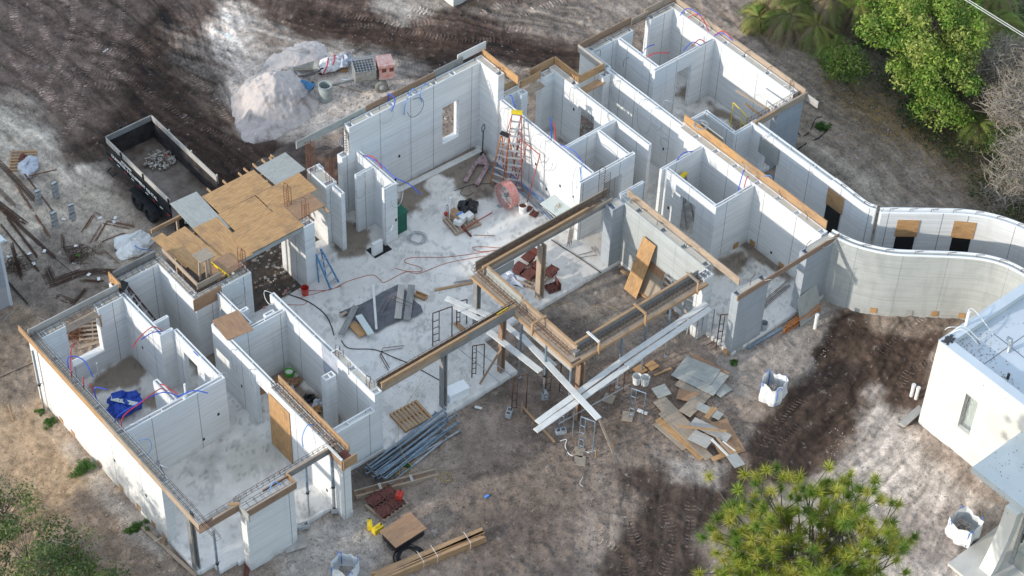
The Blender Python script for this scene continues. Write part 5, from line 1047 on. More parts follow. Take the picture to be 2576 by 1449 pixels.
# big bags
def bigbag(label, x, y, z, s, h, seed, rz=0, full=True):
    t = thing('bulk_bag', label, 'bulk bag', (x, y, z), 'white woven bulk bags'); b = MB(); n = 20; rows = []; rg = random.Random(seed)
    prof = [(0, .80), (.04, .98), (.3, 1.06), (.6, 1.02), (.85, .98), (1.0, 1.0)]
    for k, (zz, f) in enumerate(prof):
        rows.append(len(b.v))
        for j in range(n):
            a = 2*math.pi*j/n+rz; ca, sa = math.cos(a-rz), math.sin(a-rz); m = 1/max(abs(ca), abs(sa))**.8; r = s/2*f*m*(1+rg.uniform(-.04, .04))*(1+.1*math.sin(j*2.1+seed))
            b.v.append((x+r*math.cos(a), y+r*math.sin(a), z+zz*h*(1+(.10*math.sin(j*1.3+seed) if k == 5 else 0))))
    for k in range(len(prof)-1):
        for j in range(n): b.f.append((rows[k]+j, rows[k]+(j+1) % n, rows[k+1]+(j+1) % n, rows[k+1]+j)); b.uv.append([(0, 0)]*4)
    b.f.append(tuple(rows[0]+j for j in reversed(range(n)))); b.uv.append([(0, 0)]*n)
    o = b.build('bag_body', M['bag'], t); so = o.modifiers.new('s', 'SOLIDIFY'); so.thickness = .01
    for k in range(4):
        a = rz+math.pi/4+k*math.pi/2; r = s/2*1.18; c = V3((x+r*math.cos(a), y+r*math.sin(a), z)); b = MB(); sd_ = V3((-math.sin(a), math.cos(a), 0))
        b.tube([c+V3((0, 0, h*.1)), c+V3((0, 0, h*.95)), c+sd_*.05+V3((0, 0, h*1.1)), c+sd_*.12+V3((0, 0, h*1.09)), c+sd_*.15+V3((0, 0, h*.95))], .018, 5); b.build('strap', M['bagblue'], t)
    if full: chips('contents', None, None, x, y, s*.36, s*.36, 26, z+h*.5, 'rubble', .05, .16, seed, None, .1, t)
    return t
bigbag('white bulk bag with blue straps between the plywood pile and the dark ruts', 21.05, -8.1, -.2, .82, .95, 3, .3); bigbag('white bulk bag full of debris beside the curved column', 21.75, -16.85, -.2, .95, .85, 5, .1)
bigbag('small part of a white bag at the bottom edge of the picture', *at(7, 30, 1449, -.2), .8, .7, 8, .4, False)
t = thing('collapsed_bag', 'collapsed white bulk bag with blue webbing outside the closet wall', 'bulk bag', at(3, 1000, 420, -.2)); p = at(3, 1000, 410, -.15); blob('bag_body', None, None, p[0], p[1], -.1, .78, .62, .38, 'bag', 9, t, .4, .3)
b = MB(); b.tube(smooth_pts([at(3, 920, 430, .0), at(3, 960, 360, .2), at(3, 1000, 340, .1)], 4), .02, 5); b.tube(smooth_pts([at(3, 1010, 400, .2), at(3, 1060, 430, .25), at(3, 1150, 440, .0)], 4), .02, 5); b.build('webbing', M['bagblue'], t)
# ---- pile of steel props, trough, lumber
rg = random.Random(11)
for k in range(17):
    u = k/16; a = V3(at(7, 190+u*150+rg.uniform(-30, 30), 650+u*95+rg.uniform(-20, 20), -.1)); c = V3(at(7, 800+rg.uniform(-110, 60)+u*50, 195+u*190+rg.uniform(-30, 30), -.1)); z = .02+.07*((k*7) % 4)
    t = thing('loose_prop', 'blue grey steel prop lying in the big pile at the slab edge', 'steel prop', a, 'loose steel props piled at the slab edge'); m = a.lerp(c, rg.uniform(.4, .6)); a.z = c.z = m.z = z-.12
    b = MB(); b.tube([a, m], .03, 6); b.build('inner_tube', M['bluesteel'], t); b = MB(); b.tube([m, c], .038, 6); b.build('outer_tube', M['bluesteel' if k % 4 else 'galv'], t)
    d = (c-a).normalized(); b = MB(); b.beam(c, c+d*.02, .14, .14); b.build('end_plate', M['galv'], t); b = MB(); b.beam(a, a-d*.02, .12, .12); b.build('end_plate', M['galv'], t)
t = thing('trough_form', 'long narrow timber trough lying beside the blue wall', 'timber form', at(7, 400, 760, -.2)); a = V3(at(7, 105, 838, -.12)); c = V3(at(7, 725, 672, -.12)); d = (c-a).normalized(); s = V3((-d.y, d.x, 0))*.13
for k, mt in ((-1, 'pineold'), (1, 'pineold')): b = MB(); b.beam(a+s*k, c+s*k, .04, .2); b.build('side_board', M[mt], t)
b = MB(); b.beam(a-V3((0, 0, .08)), c-V3((0, 0, .08)), .24, .03); b.build('bottom_board', M['plyred'], t)
for k in (.3, .68): m = a.lerp(c, k); b = MB(); b.beam(m-s*1.2+V3((0, 0, .11)), m+s*1.2+V3((0, 0, .11)), .1, .02); b.build('cross_piece', M['greywood'], t)
p = V3(at(7, 480, 1449, -.2)); q = V3(at(7, 1085, 1200, -.2)); d = (q-p).normalized(); s = V3((-d.y, d.x, 0)); p = p-d*1.0
for i in range(5):
    for j in range(5):
        lift = .02 if (i+j) % 3 else 0; top = j == 4
        if top and i in (4,): continue
        o = board('stud', ('fresh tan stud in the %s row of the strapped lumber stack' % ('lowest', 'second', 'third', 'fourth', 'top')[j]), 'lumber', p+s*(.05+i*.098)+V3((0, 0, .02+j*.062+.02))+d*rnd(-.06, .06), q+s*(.05+i*.098+(.12 if top and i == 1 else 0))+V3((0, 0, .02+j*.062+.02))+d*rnd(-.1, .12), .092, .055, 'pine', 'studs of the fresh lumber stack')
for f in (.42, .55, .86):
    m = p.lerp(q, f); b = MB(); b.tube([m-s*.01+V3((0, 0, .0)), m-s*.01+V3((0, 0, .36)), m+s*.52+V3((0, 0, .36))], .008, 4); tag(b.build('strap', M['paper']), 'thin white strap round the fresh lumber stack', 'strap', 'straps of the lumber stack')
# ---- steel plates with bolts, jerry cans, plywood box
def plate(label, x, y, z, a, w_, l, th=.16, grp=None, bolts=True, fin=False, tilt=0):
    t = thing('steel_plate_box', label, 'steel plate', (0, 0, 0), grp); b = MB(); b.box(-w_/2, w_/2, -l/2, l/2, 0, .02); b.build('plate', M['rust'], t); 
    b = MB()
    for sx, sy, ww, ll in ((-w_*.3, 0, .02, l*.8), (w_*.3, 0, .02, l*.8), (0, -l*.4, w_*.6, .02)): b.box(sx-ww/2, sx+ww/2, sy-ll/2, sy+ll/2, -th, 0)
    b.build('stiffener', M['rust'], t)
    if bolts:
        for u in (-.36, 0, .36):
            for v in (-.34, .34): bb = MB(); bb.tube([(u*w_, v*l, .02), (u*w_, v*l, .12)], .016, 6); bb.build('bolt', M['darksteel'], t)
    if fin: b = MB(); b.box(w_/2-.02, w_/2, -l/2, l/2, 0, .32); b.build('upright_plate', M['rust'], t)
    t.location = (x, y, z); t.rotation_euler = (tilt, 0, a); return t
G1 = 'rusty steel plates by the front wall'
for l, x, y, a in (('rusty bolted plate at the left corner of the front group of four', 6.58, -2.95, .1), ('rusty bolted plate beside the trough form, rear of four', 7.12, -3.0, .05), ('rusty bolted plate carrying the red fuel can', 7.08, -3.5, .08), ('rusty bolted plate beside the yellow cans, front of four', 6.52, -3.55, -.05)): plate(l, x, y, .05+rnd(0, .03), a, .52, .5, .2, G1)
pallet('pallet under the four rusty bolted plates', 6.85, -3.3, -.2, .1, n=7, mat='pineold')
G2 = 'rusty steel boxes on the court pallet'
for l, x, y, a, th, bo, z in (('upper left smooth rusty steel box at the court', 17.72, 2.5, .25, .2, False, .4), ('lower smooth rusty steel box facing the pale sheet', 17.85, 2.0, .25, .2, False, .38), ('rusty bolted box behind the timber post', 18.45, 2.2, .2, .18, True, .33), ('rusty bolted box on the right end of the court pallet', 18.65, 1.65, .2, .16, True, .3), ('rusty plate standing at the back of the court pallet', 18.45, 2.75, .2, .15, False, .35)): plate(l, x, y, z, a, .55, .42, th, G2, bo, 'standing' in l)
plate('rusty bolted angle plate lying alone at the slab edge', 18.25, 1.1, .04, -.25, .5, .5, .02, None, True, True); plate('small rusty box lying under the court pallet edge', 17.85, 1.35, .25, .6, .4, .3, .2, None, False)
plate('small rusty bolted plate behind the white bucket', *at(4, 1455, 165, .08), .3, .34, .3, .06); plate('tiny rusty plate next to the white bucket', *at(4, 1415, 125, .05), .2, .3, .2, .04, None, False)
blob('crumpled_sheet', 'crumpled white plastic sheet beside the rusty boxes', 'plastic sheet', *at(4, 1300, 650, .02), .35, .55, .16, 'film', 21, None, .7, .1, .4)
def can(label, x, y, z, a, mat, w_=.3, d_=.17, h=.36, lying=False):
    t = thing('fuel_can', label, 'fuel can', (0, 0, 0), 'plastic fuel cans'); b = MB(); b.box(-w_/2, w_/2, -d_/2, d_/2, 0, h*.82); b.build('body', M[mat], t, bevel=.03)
    b = MB(); b.tube([(-w_*.35, 0, h*.8), (-w_*.3, 0, h), (w_*.25, 0, h), (w_*.3, 0, h*.8)], .02, 6); b.build('handle', M[mat], t); b = MB(); b.tube([(w_*.38, 0, h*.8), (w_*.42, 0, h*1.05)], .025, 6); b.build('cap', M['black'], t)
    t.location = (x, y, z); t.rotation_euler = (0, 0, a); return t
can('yellow fuel can standing left of its twin', *at(7, 215, 1085, -.2), 1.0, 'yellow'); can('yellow fuel can next to the plywood box', *at(7, 275, 1112, -.2), .05, 'yellow', .38, .2, .3); can('red fuel can on the rusty plates', 7.3, -3.45, .1, .6, 'red', .28, .22, .26)
t = thing('plywood_box', 'weathered plywood topped crate beside the yellow cans', 'crate', (6.3, -4.75, -.2)); b = MB(); b.box(5.85, 7.05, -5.15, -4.35, -.18, .22); b.build('box_body', M['darksteel'], t); b = MB(); b.box(5.78, 7.12, -5.22, -4.3, .22, .25); b.build('lid', M['plyred'], t); b = MB(); b.tube([(5.77, -5.1, .2), (5.72, -5.1, 0), (5.72, -4.8, 0), (5.77, -4.8, .2)], .02, 5); b.build('handle', M['darksteel'], t)
t = thing('styrofoam_block', 'white styrofoam chest on the slab edge by the dark post', 'styrofoam block', (11.9, -.9, 0)); b = MB(); b.box(-.42, .42, -.22, .22, 0, .32); o = b.build('body', M['styro'], t, bevel=.02); b = MB(); b.box(-.44, .44, -.24, .24, .32, .40); b.build('lid', M['styro'], t, bevel=.02); t.rotation_euler = (0, 0, -.12)
for c in t.children:
    c.location = V3((0, 0, 0)); c.matrix_parent_inverse = Matrix.Identity(4)
    for v in c.data.vertices: v.co += t.location
# ---- great room objects
def bucket(label, x, y, z, mat, r=.15, h=.36, fill=None, handle=True):
    t = thing('bucket', label, 'bucket', (x, y, z), 'plastic buckets'); b = MB(); b.lathe((x, y, z), [(0, .005), (r*.85, 0), (r, h), (r*1.06, h), (r*1.06, h-.03), (r, h-.03)], 20); b.lathe((x, y, z), [(r*.95, h), (r*.82, .05), (0, .04)], 20); b.build('shell', M[mat], t)
    if fill: b = MB(); b.lathe((x, y, z), [(0, h*.8), (r*.92, h*.8)], 18); b.build('contents', M[fill], t)
    if handle: b = MB(); b.tube([(x-r*1.05, y, z+h-.05), (x-r*.8, y-r*.9, z+h*.5), (x+r*.8, y-r*.9, z+h*.5), (x+r*1.05, y, z+h-.05)], .006, 4); b.build('handle', M['galv'], t)
    return t
bucket('red bucket on the slab corner beside the soil pit', *at(3, 2303, 770, 0), 'red'); bucket('white bucket full of scraps under the red scaffold frame', *at(4, 1368, 150, 0), 'pvc', .17, .38, 'rust'); bucket('left white bucket of the pair under the long planks', *at(4, 2228, 1440, -.2), 'pvc', .17, .38); bucket('right white bucket of the pair under the long planks', *at(4, 2290, 1449, -.2), 'pvc', .17, .38)
bucket('white bucket with a green label in the bath room', *at(3, 2185, 1400, 0), 'lime', .16, .36, 'pvc'); bucket('grey translucent bucket at the foot of the front right pillar', *at(5, 607, 1035, 0), 'cgrey', .15, .36); bucket('dark bucket behind the low blue wall', *at(7, -70, 195, 0), 'cgrey', .2, .4)
def stepladder(label, base, top, w0, w1, n, mat, cap, back=None, name='step_ladder', stepm='alu', grp='ladders'):
    """base, top = centres of the lower and upper end; back = centre of the rear legs' feet"""
    base, top = V3(base), V3(top); d = top-base; s = V3((0, 0, 1)).cross(d); s = s.normalized() if s.length > .05 else V3((1, 0, 0)); f = d.cross(s).normalized()
    t = thing(name, label, 'ladder', base, grp)
    for k in (-1, 1): b = MB(); b.beam(base+s*k*w0/2, top+s*k*w1/2, .03, .08, f); b.build('rail', M[mat], t)
    for i in range(n):
        u = (i+.7)/n; u = min(u, .97); w_ = w0+(w1-w0)*u; c = base+d*u; b = MB(); b.beam(c-s*w_/2, c+s*w_/2, .085, .025); b.build('step', M[stepm], t)
    if cap: b = MB(); b.beam(top-s*w1*.62, top+s*w1*.62, .17, .09); b.build('top_cap', M[cap], t)
    if back is not None:
        back = V3(back)
        for k in (-1, 1): b = MB(); b.beam(back+s*k*w0/2*.9, top+s*k*w1/2*.9, .03, .05, f); b.build('rear_rail', M[mat], t)
        for i in range(3): u = .15+i*.25; c = back.lerp(top, u); w_ = w0*.85; b = MB(); rod(b, c-s*w_/2, c+s*w_/2, .012, 5); b.build('rear_brace', M['alu'], t)
    return t
def Lh(t, x, y, z): return at(t, x, y, z)
stepladder('orange stepladder with a black cap against the great room wall', (20.28, 6.88, 0), (20.75, 7.05, 2.45), .68, .34, 8, 'ladorange', 'black', (21.2, 7.2, 0)); stepladder('taller dark red stepladder with a yellow cap behind the orange one', (20.55, 6.3, 0), (21.05, 6.75, 3.65), .8, .36, 11, 'ladred', 'yellow', (21.3, 7.6, 0))
stepladder('brown ladder with a black top leaning in the blue walled closet, nearest the room', (5.0, 6.9, 0), (3.98, 8.55, 3.12), .5, .34, 9, 'ladbrown', 'black'); stepladder('second brown ladder in the blue walled closet, half hidden', (4.6, 7.35, 0), (3.95, 8.68, 3.1), .5, .34, 9, 'ladbrown', 'black')
stepladder('aluminium stepladder with a yellow top folded in the small right room', (24.9, .35, 0), (24.75, .95, 2.35), .55, .36, 6, 'alu', 'yellow', (24.8, .75, 0)); stepladder('blue stepladder lying against the deck column', (11.75, 6.4, 0), (11.55, 7.1, 1.45), .5, .32, 5, 'ladblue', None, (11.6, 7.0, 0))
stepladder('small aluminium stepladder by the cross wall of the front left room', (1.1, 1.9, 0), (1.0, 2.2, 1.35), .5, .34, 4, 'alu', None, (.9, 2.5, 0)); stepladder('aluminium ladder standing against the grey court wall', (20.95, -2.2, -.2), (21.2, -2.2, 1.4), .5, .4, 6, 'alu', None); stepladder('dusty aluminium stepladder leaning beside the long planks', (20.7, -3.6, -.2), (21.2, -3.4, 1.2), .45, .35, 5, 'galv', None)
stepladder('small ladder under the crossed white planks', *[at(7, 1880, -50, 0), at(7, 1985, -10, .6)], .4, .3, 3, 'plank', None) if False else None
def scaffold(label, x, y, z, a, h=1.5, w_=.75, mat='rebar', rungs=4, tilt=0):
    t = thing('scaffolding', label, 'scaffold frame', (0, 0, 0), 'steel scaffold frames')
    for u in (0, w_): b = MB(); b.tube([(u, 0, 0), (u, 0, h)], .022, 6); b.build('upright', M[mat], t)
    b = MB(); b.tube([(0, 0, h), (w_, 0, h)], .022, 6); b.build('top_tube', M[mat], t)
    b = MB(); b.tube([(w_*.33, 0, .15), (w_*.33, 0, h)], .018, 5); b.build('inner_upright', M[mat], t)
    for k in range(rungs): zz = .2+k*(h-.3)/rungs; b = MB(); b.tube([(0, 0, zz), (w_*.33, 0, zz)], .016, 5); b.build('rung', M[mat], t)
    t.location = (x, y, z); t.rotation_euler = (tilt, 0, a); return t
_p = pp(1322, 508, 0); scaffold('red scaffold frame leaning beside the red ladder', _p[0]+.05, _p[1]+1.15, 0, R_(-90), 2.3, 1.2, 'ladred', 5, R_(-14))
scaffold('dark scaffold frame on the slab left of the court form', *at(4, 690, 1160, 0), R_(-12), 1.75, .8); scaffold('dark scaffold frame standing between the slab planks', *at(4, 985, 1400, 0), R_(-25), 1.7, .45, 'rebar', 5); scaffold('short dark scaffold frame near the planks on the slab', *at(4, 870, 1010, 0), R_(-20), 1.3, .4)
for x, y, h, mt, l in ((1285, 210, 2.0, 'rebar', 'rusty scaffold frame standing on the block nearest the slab'), (1540, 80, 1.9, 'rebar', 'dark scaffold frame on the block below the crossed planks'), (1640, 350, 1.7, 'galv', 'grey scaffold frame under the lower end of the long planks'), (1790, 490, 1.9, 'galv', 'grey scaffold frame with white tape at its foot'),
        (2020, 90, 1.7, 'rebar', 'scaffold frame on the wooden pad right of the tall brown post'), (2170, 250, 1.7, 'galv', 'outer scaffold frame on a square wooden pad')): scaffold(l, *at(7, x, y, -.12), R_(-65 if mt == 'galv' else -22), h*.93, .55, 'bluesteel' if mt == 'galv' else mt)
scaffold('scaffold frame left of the doorway, under the far plank end', *at(5, 95, 1120, -.15), R_(-30), 1.6, .6, 'galv'); scaffold('scaffold frame in front of the open doorway right of the planks', *at(5, 250, 1190, -.15), R_(-35), 1.9, .5, 'rebar'); scaffold('yellow scaffold frame standing in the far right room', 29.2, 1.9, 0, R_(80), 2.4, 1.0, 'yellow', 5)
for x, y, l in ((2020, 110, 'upper square wooden pad under the scaffolding'), (2160, 245, 'lower square wooden pad under the scaffolding'), (1790, 515, 'small wooden pad near the white tape'), (1800, 580, 'loose rectangular board below the white tape')):
    p = at(7, x, y, -.15); b = MB(); b.box(-.22, .22, -.2, .2, -.03, .03); o = b.build('timber_pad', M['plyold']); o.location = p; o.rotation_euler = (0, 0, rnd(0, 1)); tag(o, l, 'timber pad', 'timber pads under scaffold legs')
for x, y, l in ((2345, 1310, 'wooden pad under a prop beside the white buckets'), (2255, 1340, 'second wooden pad beside the white buckets')): p = at(4, x, y, -.17); b = MB(); b.box(-.2, .2, -.2, .2, -.02, .02); o = b.build('timber_pad', M['ply']); o.location = p; tag(o, l, 'timber pad', 'timber pads under scaffold legs')
# scaffold planks
PK = 'pale scaffold planks'
for l, a, c, w_, mt in (('upper left half of the long pale plank pair', (12.35, -4.85, 1.72), (17.4, -4.45, 1.72), .23, 'plank'), ('lower left half of the long pale plank pair', (12.05, -5.12, 1.72), (17.3, -4.80, 1.72), .23, 'plank'), ('upper right half of the long pale plank pair', (16.6, -4.52, 1.76), (21.1, -4.33, 1.76), .23, 'plank'), ('lower right half of the long pale plank pair', (16.6, -4.83, 1.77), (21.0, -4.62, 1.77), .23, 'plank'),
        ('long pale plank crossing over the others toward the bottom', (14.55, -1.35, 1.83), (14.1, -6.15, 1.83), .24, 'plank'), ('pale plank running from the slab to below the court form', (13.8, -.4, 1.75), (14.0, -3.1, 1.75), .25, 'plank'), ('pale plank half hidden below the court form corner', (14.5, -.2, 1.72), (14.6, -3.2, 1.72), .22, 'plank')):
    board('scaffold_plank', l, 'plank', a, c, w_, .045, mt, PK)
lay('pale plank lying across the slab frames', 4, (790, 800), (1130, 940), 1.3, .24, .04, 'plank', grp=PK); lay('lower pale plank lying across the slab frames', 4, (850, 860), (1060, 970), 1.28, .2, .04, 'plank', grp=PK)
lay('long pale plank lying along the tall blue wall', 1, (420, 1440), (1050, 1130), .03, .27, .04, 'plank', grp=PK); lay('thin pale strip beside the long wall plank', 1, (440, 1400), (590, 1335), .03, .05, .04, 'pineold')
lay('grey brace plank propping the brown slab post', 4, (1210, 1180), (1045, 1449), 1.6, .08, .04, 'pinebrown', z2=0); lay('long timber brace staked in the soil below the planks', 7, (1935, 240), (2050, 515), 1.2, .09, .04, 'pineold', z2=-.15); lay('timber strut from a stake to the long planks', 7, (1370, 175), (1610, 440), -.1, .09, .04, 'pine'); lay('short brown stake left of the long planks', 7, (1360, 220), (1362, 140), -.2, .07, .05, 'pinebrown', 'stake', 'stake', z2=.2)
for x, y, l in ((1920, 560, 'short pale stake beside the white tape'), (2052, 480, 'short tan stake at the end of the long brace')): p = V3(at(7, x, y, -.2)); board('stake', l, 'stake', p, p+V3((.02, .02, .42)), .07, .03, 'pine', 'survey stakes', (0, 1, 0))
lay('short timber offcut by the outer scaffold pad', 7, (2235, 195), (2310, 225), -.15, .12, .05, 'plank', 'timber_offcut', 'timber offcut'); lay('tan board lying between the buckets and the plywood pile', 4, (2360, 1385), (2490, 1330), -.15, .09, .05, 'pine', 'timber_offcut', 'timber offcut'); lay('small white offcut on the soil near the slab edge', 7, (1008, 172), (1060, 185), -.16, .09, .05, 'plank', 'timber_offcut', 'timber offcut')
for a, c, l in (((870, 1170), (1215, 1449), 'long grey brace crossing the slab edge'), ((1000, 1180), (1290, 1390), 'second grey brace crossing the slab edge')): b = MB(); rod(b, at(4, *a, 1.2), at(4, *c, .1), .018); tag(b.build('scaffold_brace', M['galv']), l, 'scaffold brace', 'thin scaffold braces')
for a, c, l in (((1640, 300), (2180, 0), 'long grey scaffold brace beside the planks'), ((1600, 230), (2080, -30), 'upper grey scaffold brace beside the planks')): b = MB(); rod(b, at(7, *a, .9), at(7, *c, .9), .022); tag(b.build('scaffold_brace', M['galv']), l, 'scaffold brace', 'thin scaffold braces')
# fan
t = thing('drum_fan', 'large dusty red drum fan standing at the great room wall', 'fan', pp(1276, 500, 0)); A = Matrix((V3((.62, .78, 0)).normalized(), V3((0, 0, 1)), V3((.78, -.62, 0)).normalized())).transposed(); A = V3((-1, .05, .05)).to_track_quat('Z', 'Y').to_matrix(); c = V3(pp(1276, 489, .6))
b = MB(); b.lathe(c, [(.52, -.19), (.55, -.2), (.55, .2), (.52, .19)], 30, A); b.build('drum', M['fanred'], t)
for k, e in enumerate((-.2, .2)):
    b = MB(); n = (A @ V3((0, 0, e)))
    for i in range(5): b.tube([c+n+A @ V3((.1*(i+1)*math.cos(j*.35), .1*(i+1)*math.sin(j*.35), 0)) for j in range(18)], .006, 4, closed=True)
    for j in range(18): a_ = j*.35; b.tube([c+n, c+n+A @ V3((.53*math.cos(a_), .53*math.sin(a_), 0))], .006, 4)
    b.build('grille', M['alu'], t)
b = MB(); 
for j in range(3): a_ = j*2.09; u = A @ V3((math.cos(a_), math.sin(a_), 0)); v = A @ V3((-math.sin(a_), math.cos(a_), .5)); b.poly([c+u*.06-v*.05, c+u*.46-v*.13, c+u*.46+v*.13, c+u*.06+v*.05])
b.build('blades', M['galv'], t); b = MB(); b.lathe(c, [(0, -.1), (.1, -.1), (.1, .1), (0, .1)], 12, A); b.build('motor', M['darksteel'], t)
b = MB(); b.tube([c+V3((-.3, .1, -.5)), c+V3((-.3, .1, -.6)), c+V3((.35, -.3, -.6)), c+V3((.35, -.3, -.5))], .03, 6); b.build('stand', M['galv'], t)
for dx, dy in ((-.3, .12), (.33, -.3)): b = MB(); b.lathe(c+V3((dx, dy, -.53)), [(.03, -.03), (.08, -.03), (.08, .03), (.03, .03)], 12, A); b.build('wheel', M['cgrey'], t)
# pallet jack
t = thing('pallet_jack', 'dusty pinkish pallet jack with its forks toward the slab', 'pallet jack', (19.8, 8.0, 0)); P0 = [V3(at(1, *p, .16)) for p in ((1075, 1170), (1003, 1225), (1120, 1250), (935, 1365), (1020, 1390))]
b = MB(); a0, lft, rgt, f1, f2 = P0; b.poly([a0+V3((0, 0, .12)), lft, rgt]); b.poly([lft, lft+V3((0, 0, -.1)), rgt+V3((0, 0, -.1)), rgt]); b.poly([a0+V3((0, 0, .12)), a0+V3((0, 0, -.05)), lft+V3((0, 0, -.1)), lft]); b.poly([rgt, rgt+V3((0, 0, -.1)), a0+V3((0, 0, -.05)), a0+V3((0, 0, .12))]); b.build('frame', M['jack'], t)
for p, q in ((lft.lerp(rgt, .08), f1), (lft.lerp(rgt, .85), f2)):
    b = MB(); b.beam(p-V3((0, 0, .05)), q-V3((0, 0, .05)), .17, .06); fk = b.build('fork', M['jack'], t); b = MB(); q2 = q.lerp(p, .1); b.lathe(q2-V3((0, 0, .11)), [(.04, -.05), (.04, .05)], 10, Matrix.Rotation(R_(90), 3, 'X')); b.build('roller', M['darksteel'], fk)
b = MB(); h0 = a0+V3((.05, .15, 0)); b.tube([h0, h0+V3((.12, .12, 1.0))], .025, 6); e = h0+V3((.12, .12, 1.0)); b.tube([e, e+V3((-.12, -.06, .1)), e+V3((-.08, 0, .28)), e+V3((.1, .08, .3)), e+V3((.14, .06, .1)), e], .018, 5); b.build('handle', M['black'], t)
b = MB(); b.lathe(a0+V3((.05, .12, -.06)), [(.04, -.06), (.1, -.06), (.1, .06), (.04, .06)], 14, Matrix.Rotation(R_(90), 3, 'X')); b.build('wheel', M['tyre'], t)
# conduit lying along the side wall
rg = random.Random(3)
for k in range(16):
    a = V3((21.0+rg.uniform(-.25, .22), 8.0+rg.uniform(-.6, .2), .02+rg.uniform(0, .08))); c = V3((20.9+rg.uniform(-.3, .35), 3.2+rg.uniform(-.3, .8), .02+rg.uniform(0, .06))); b = MB(); b.tube([a, c], .016, 5)
    blue = k % 4 == 1; tag(b.build('conduit', M['clblue' if blue else 'galv']), ('blue conduit in the loose bunch behind the ladders' if blue else 'grey conduit in the loose bunch behind the ladders'), 'conduit', 'conduits along the great room wall')
# table, black bag, boxes, pipe
t = thing('folding_table', 'low pale green plastic table with scraps near the beam form', 'table', at(4, 1620, 110, .5)); z = .52; Q4 = [V3(at(4, *p, z)) for p in ((1500, 85), (1600, 22), (1760, 120), (1640, 190))]; b = MB(); b.poly(Q4); b.poly([p-V3((0, 0, .04)) for p in reversed(Q4)])
for i in range(4): b.poly([Q4[i], Q4[i]-V3((0, 0, .04)), Q4[(i+1) % 4]-V3((0, 0, .04)), Q4[(i+1) % 4]])
b.build('table_top', M['plastb'], t); cc = sum(Q4, V3())/4
for p in Q4: b = MB(); m = p.lerp(cc, .15); b.tube([m-V3((0, 0, .04)), (m.x, m.y, 0)], .015, 5); b.build('leg', M['galv'], t)
b = MB()
for k in range(5): p = cc+V3((rnd(-.2, .2), rnd(-.2, .2), .02)); b.tube([p, p+V3((rnd(-.2, .2), rnd(-.2, .2), .01)), p+V3((rnd(-.2, .2), rnd(-.2, .2), .01))], .008, 4)
tag(b.build('wire_scraps', M['yrope']), 'tan wire scraps on the pale green table', 'wire scraps')
blob('trash_bag', 'crumpled black bag on the slab behind the boxes', 'bag', *at(4, 955, 115, .2), .42, .38, .3, 'blackbag', 31, None, .35, .6)
def boxx(label, p, q, r, z, h, mat, name='box', cat='box', grp='boxes on the great room pallet', open_=False):
    a, b_, c = [V3(at(4, *k, z)) for k in (p, q, r)]; d = a+(c-b_); m = MB(); up = V3((0, 0, h)); P = [a, b_, c, d]
    if (b_-a).cross(c-b_).z < 0: P = [a, d, c, b_]
    m.hexa(P+[x+up for x in P]); return tag(m.build(name, M[mat], bevel=.004), label, cat, grp)
boxx('brown cardboard box on the left of the pallet', (800, 185), (880, 240), (930, 205), .16, .26, 'card'); boxx('open white carton at the front of the pallet', (845, 245), (900, 265), (945, 215), .16, .22, 'paper'); boxx('flat white box on the right of the pallet', (925, 195), (960, 225), (1000, 195), .16, .2, 'paper'); boxx('white paper sack lying over the boxes', (880, 190), (920, 215), (950, 185), .4, .06, 'paper')
lay('blue tool lying over the cardboard box', 4, (870, 172), (915, 150), .5, .05, .05, 'clblue', 'tool', 'tool', 'tools on the pallet'); lay('long red and white handle leaning off the pallet', 4, (915, 285), (1138, 155), .2, .035, .035, 'ladred', 'handle_bar', 'tool', z2=.1); lay('rusty bar end sticking out of the pallet', 4, (900, 250), (980, 335), .2, .08, .05, 'rust', 'steel_bar', 'steel bar', z2=.03)
b = MB(); p = V3(at(4, 818, 215, 0)); b.tube([p, p+V3((0, 0, 1.25))], .035, 8); b.tube([p+V3((0, 0, 1.2)), p+V3((0, 0, 1.27))], .045, 8); tag(b.build('standpipe', M['pvc']), 'white upright standpipe beside the pallet of boxes', 'pipe', 'white upright pipes'); b = MB(); p = V3(at(4, 800, 135, 0)); b.lathe(p, [(.07, 0), (.07, .25), (.05, .25)], 12); tag(b.build('pipe_stub', M['pvc']), 'short white pipe stub beside the standpipe', 'pipe', 'white upright pipes')
b = MB(); b.box(-.16, .16, -.16, .16, 0, .12); o = b.build('cup', M['red']); o.scale = (.4, .4, 1); o.location = at(4, 790, 172, .05); tag(o, 'small red pot at the left corner of the box pallet', 'pot')
lay('thin brown strip on the open slab', 4, (1000, 325), (1158, 330), .01, .03, .02, 'pinebrown', 'timber_strip', 'strip')
p = at(4, 285, 435, .004); b = MB(); b.box(-.42, .42, -.3, .3, 0, .004); o = b.build('pit_shade_plate', M['opening']); o.location = p; o.rotation_euler = (0, 0, .0); tag(o, 'square black plate painted as the shade of a pit before the kitchen fin', 'painted pit shade'); b = MB(); b.box(-.42, .42, .26, .3, .004, .012); o = b.build('rim', M['tan'], o)  # flat black plate on the slab, pit shade put into its colour
t = thing('green_bin', 'dark green plastic bin half hidden behind the kitchen fin', 'bin', (15.6, 7.5, 0)); b = MB(); b.box(15.28, 15.85, 7.15, 7.85, 0, .95); b.build('body', M['green'], t, bevel=.05); b = MB(); b.box(15.26, 15.88, 7.12, 7.88, .95, 1.05); b.build('lid', M['green'], t, bevel=.04)
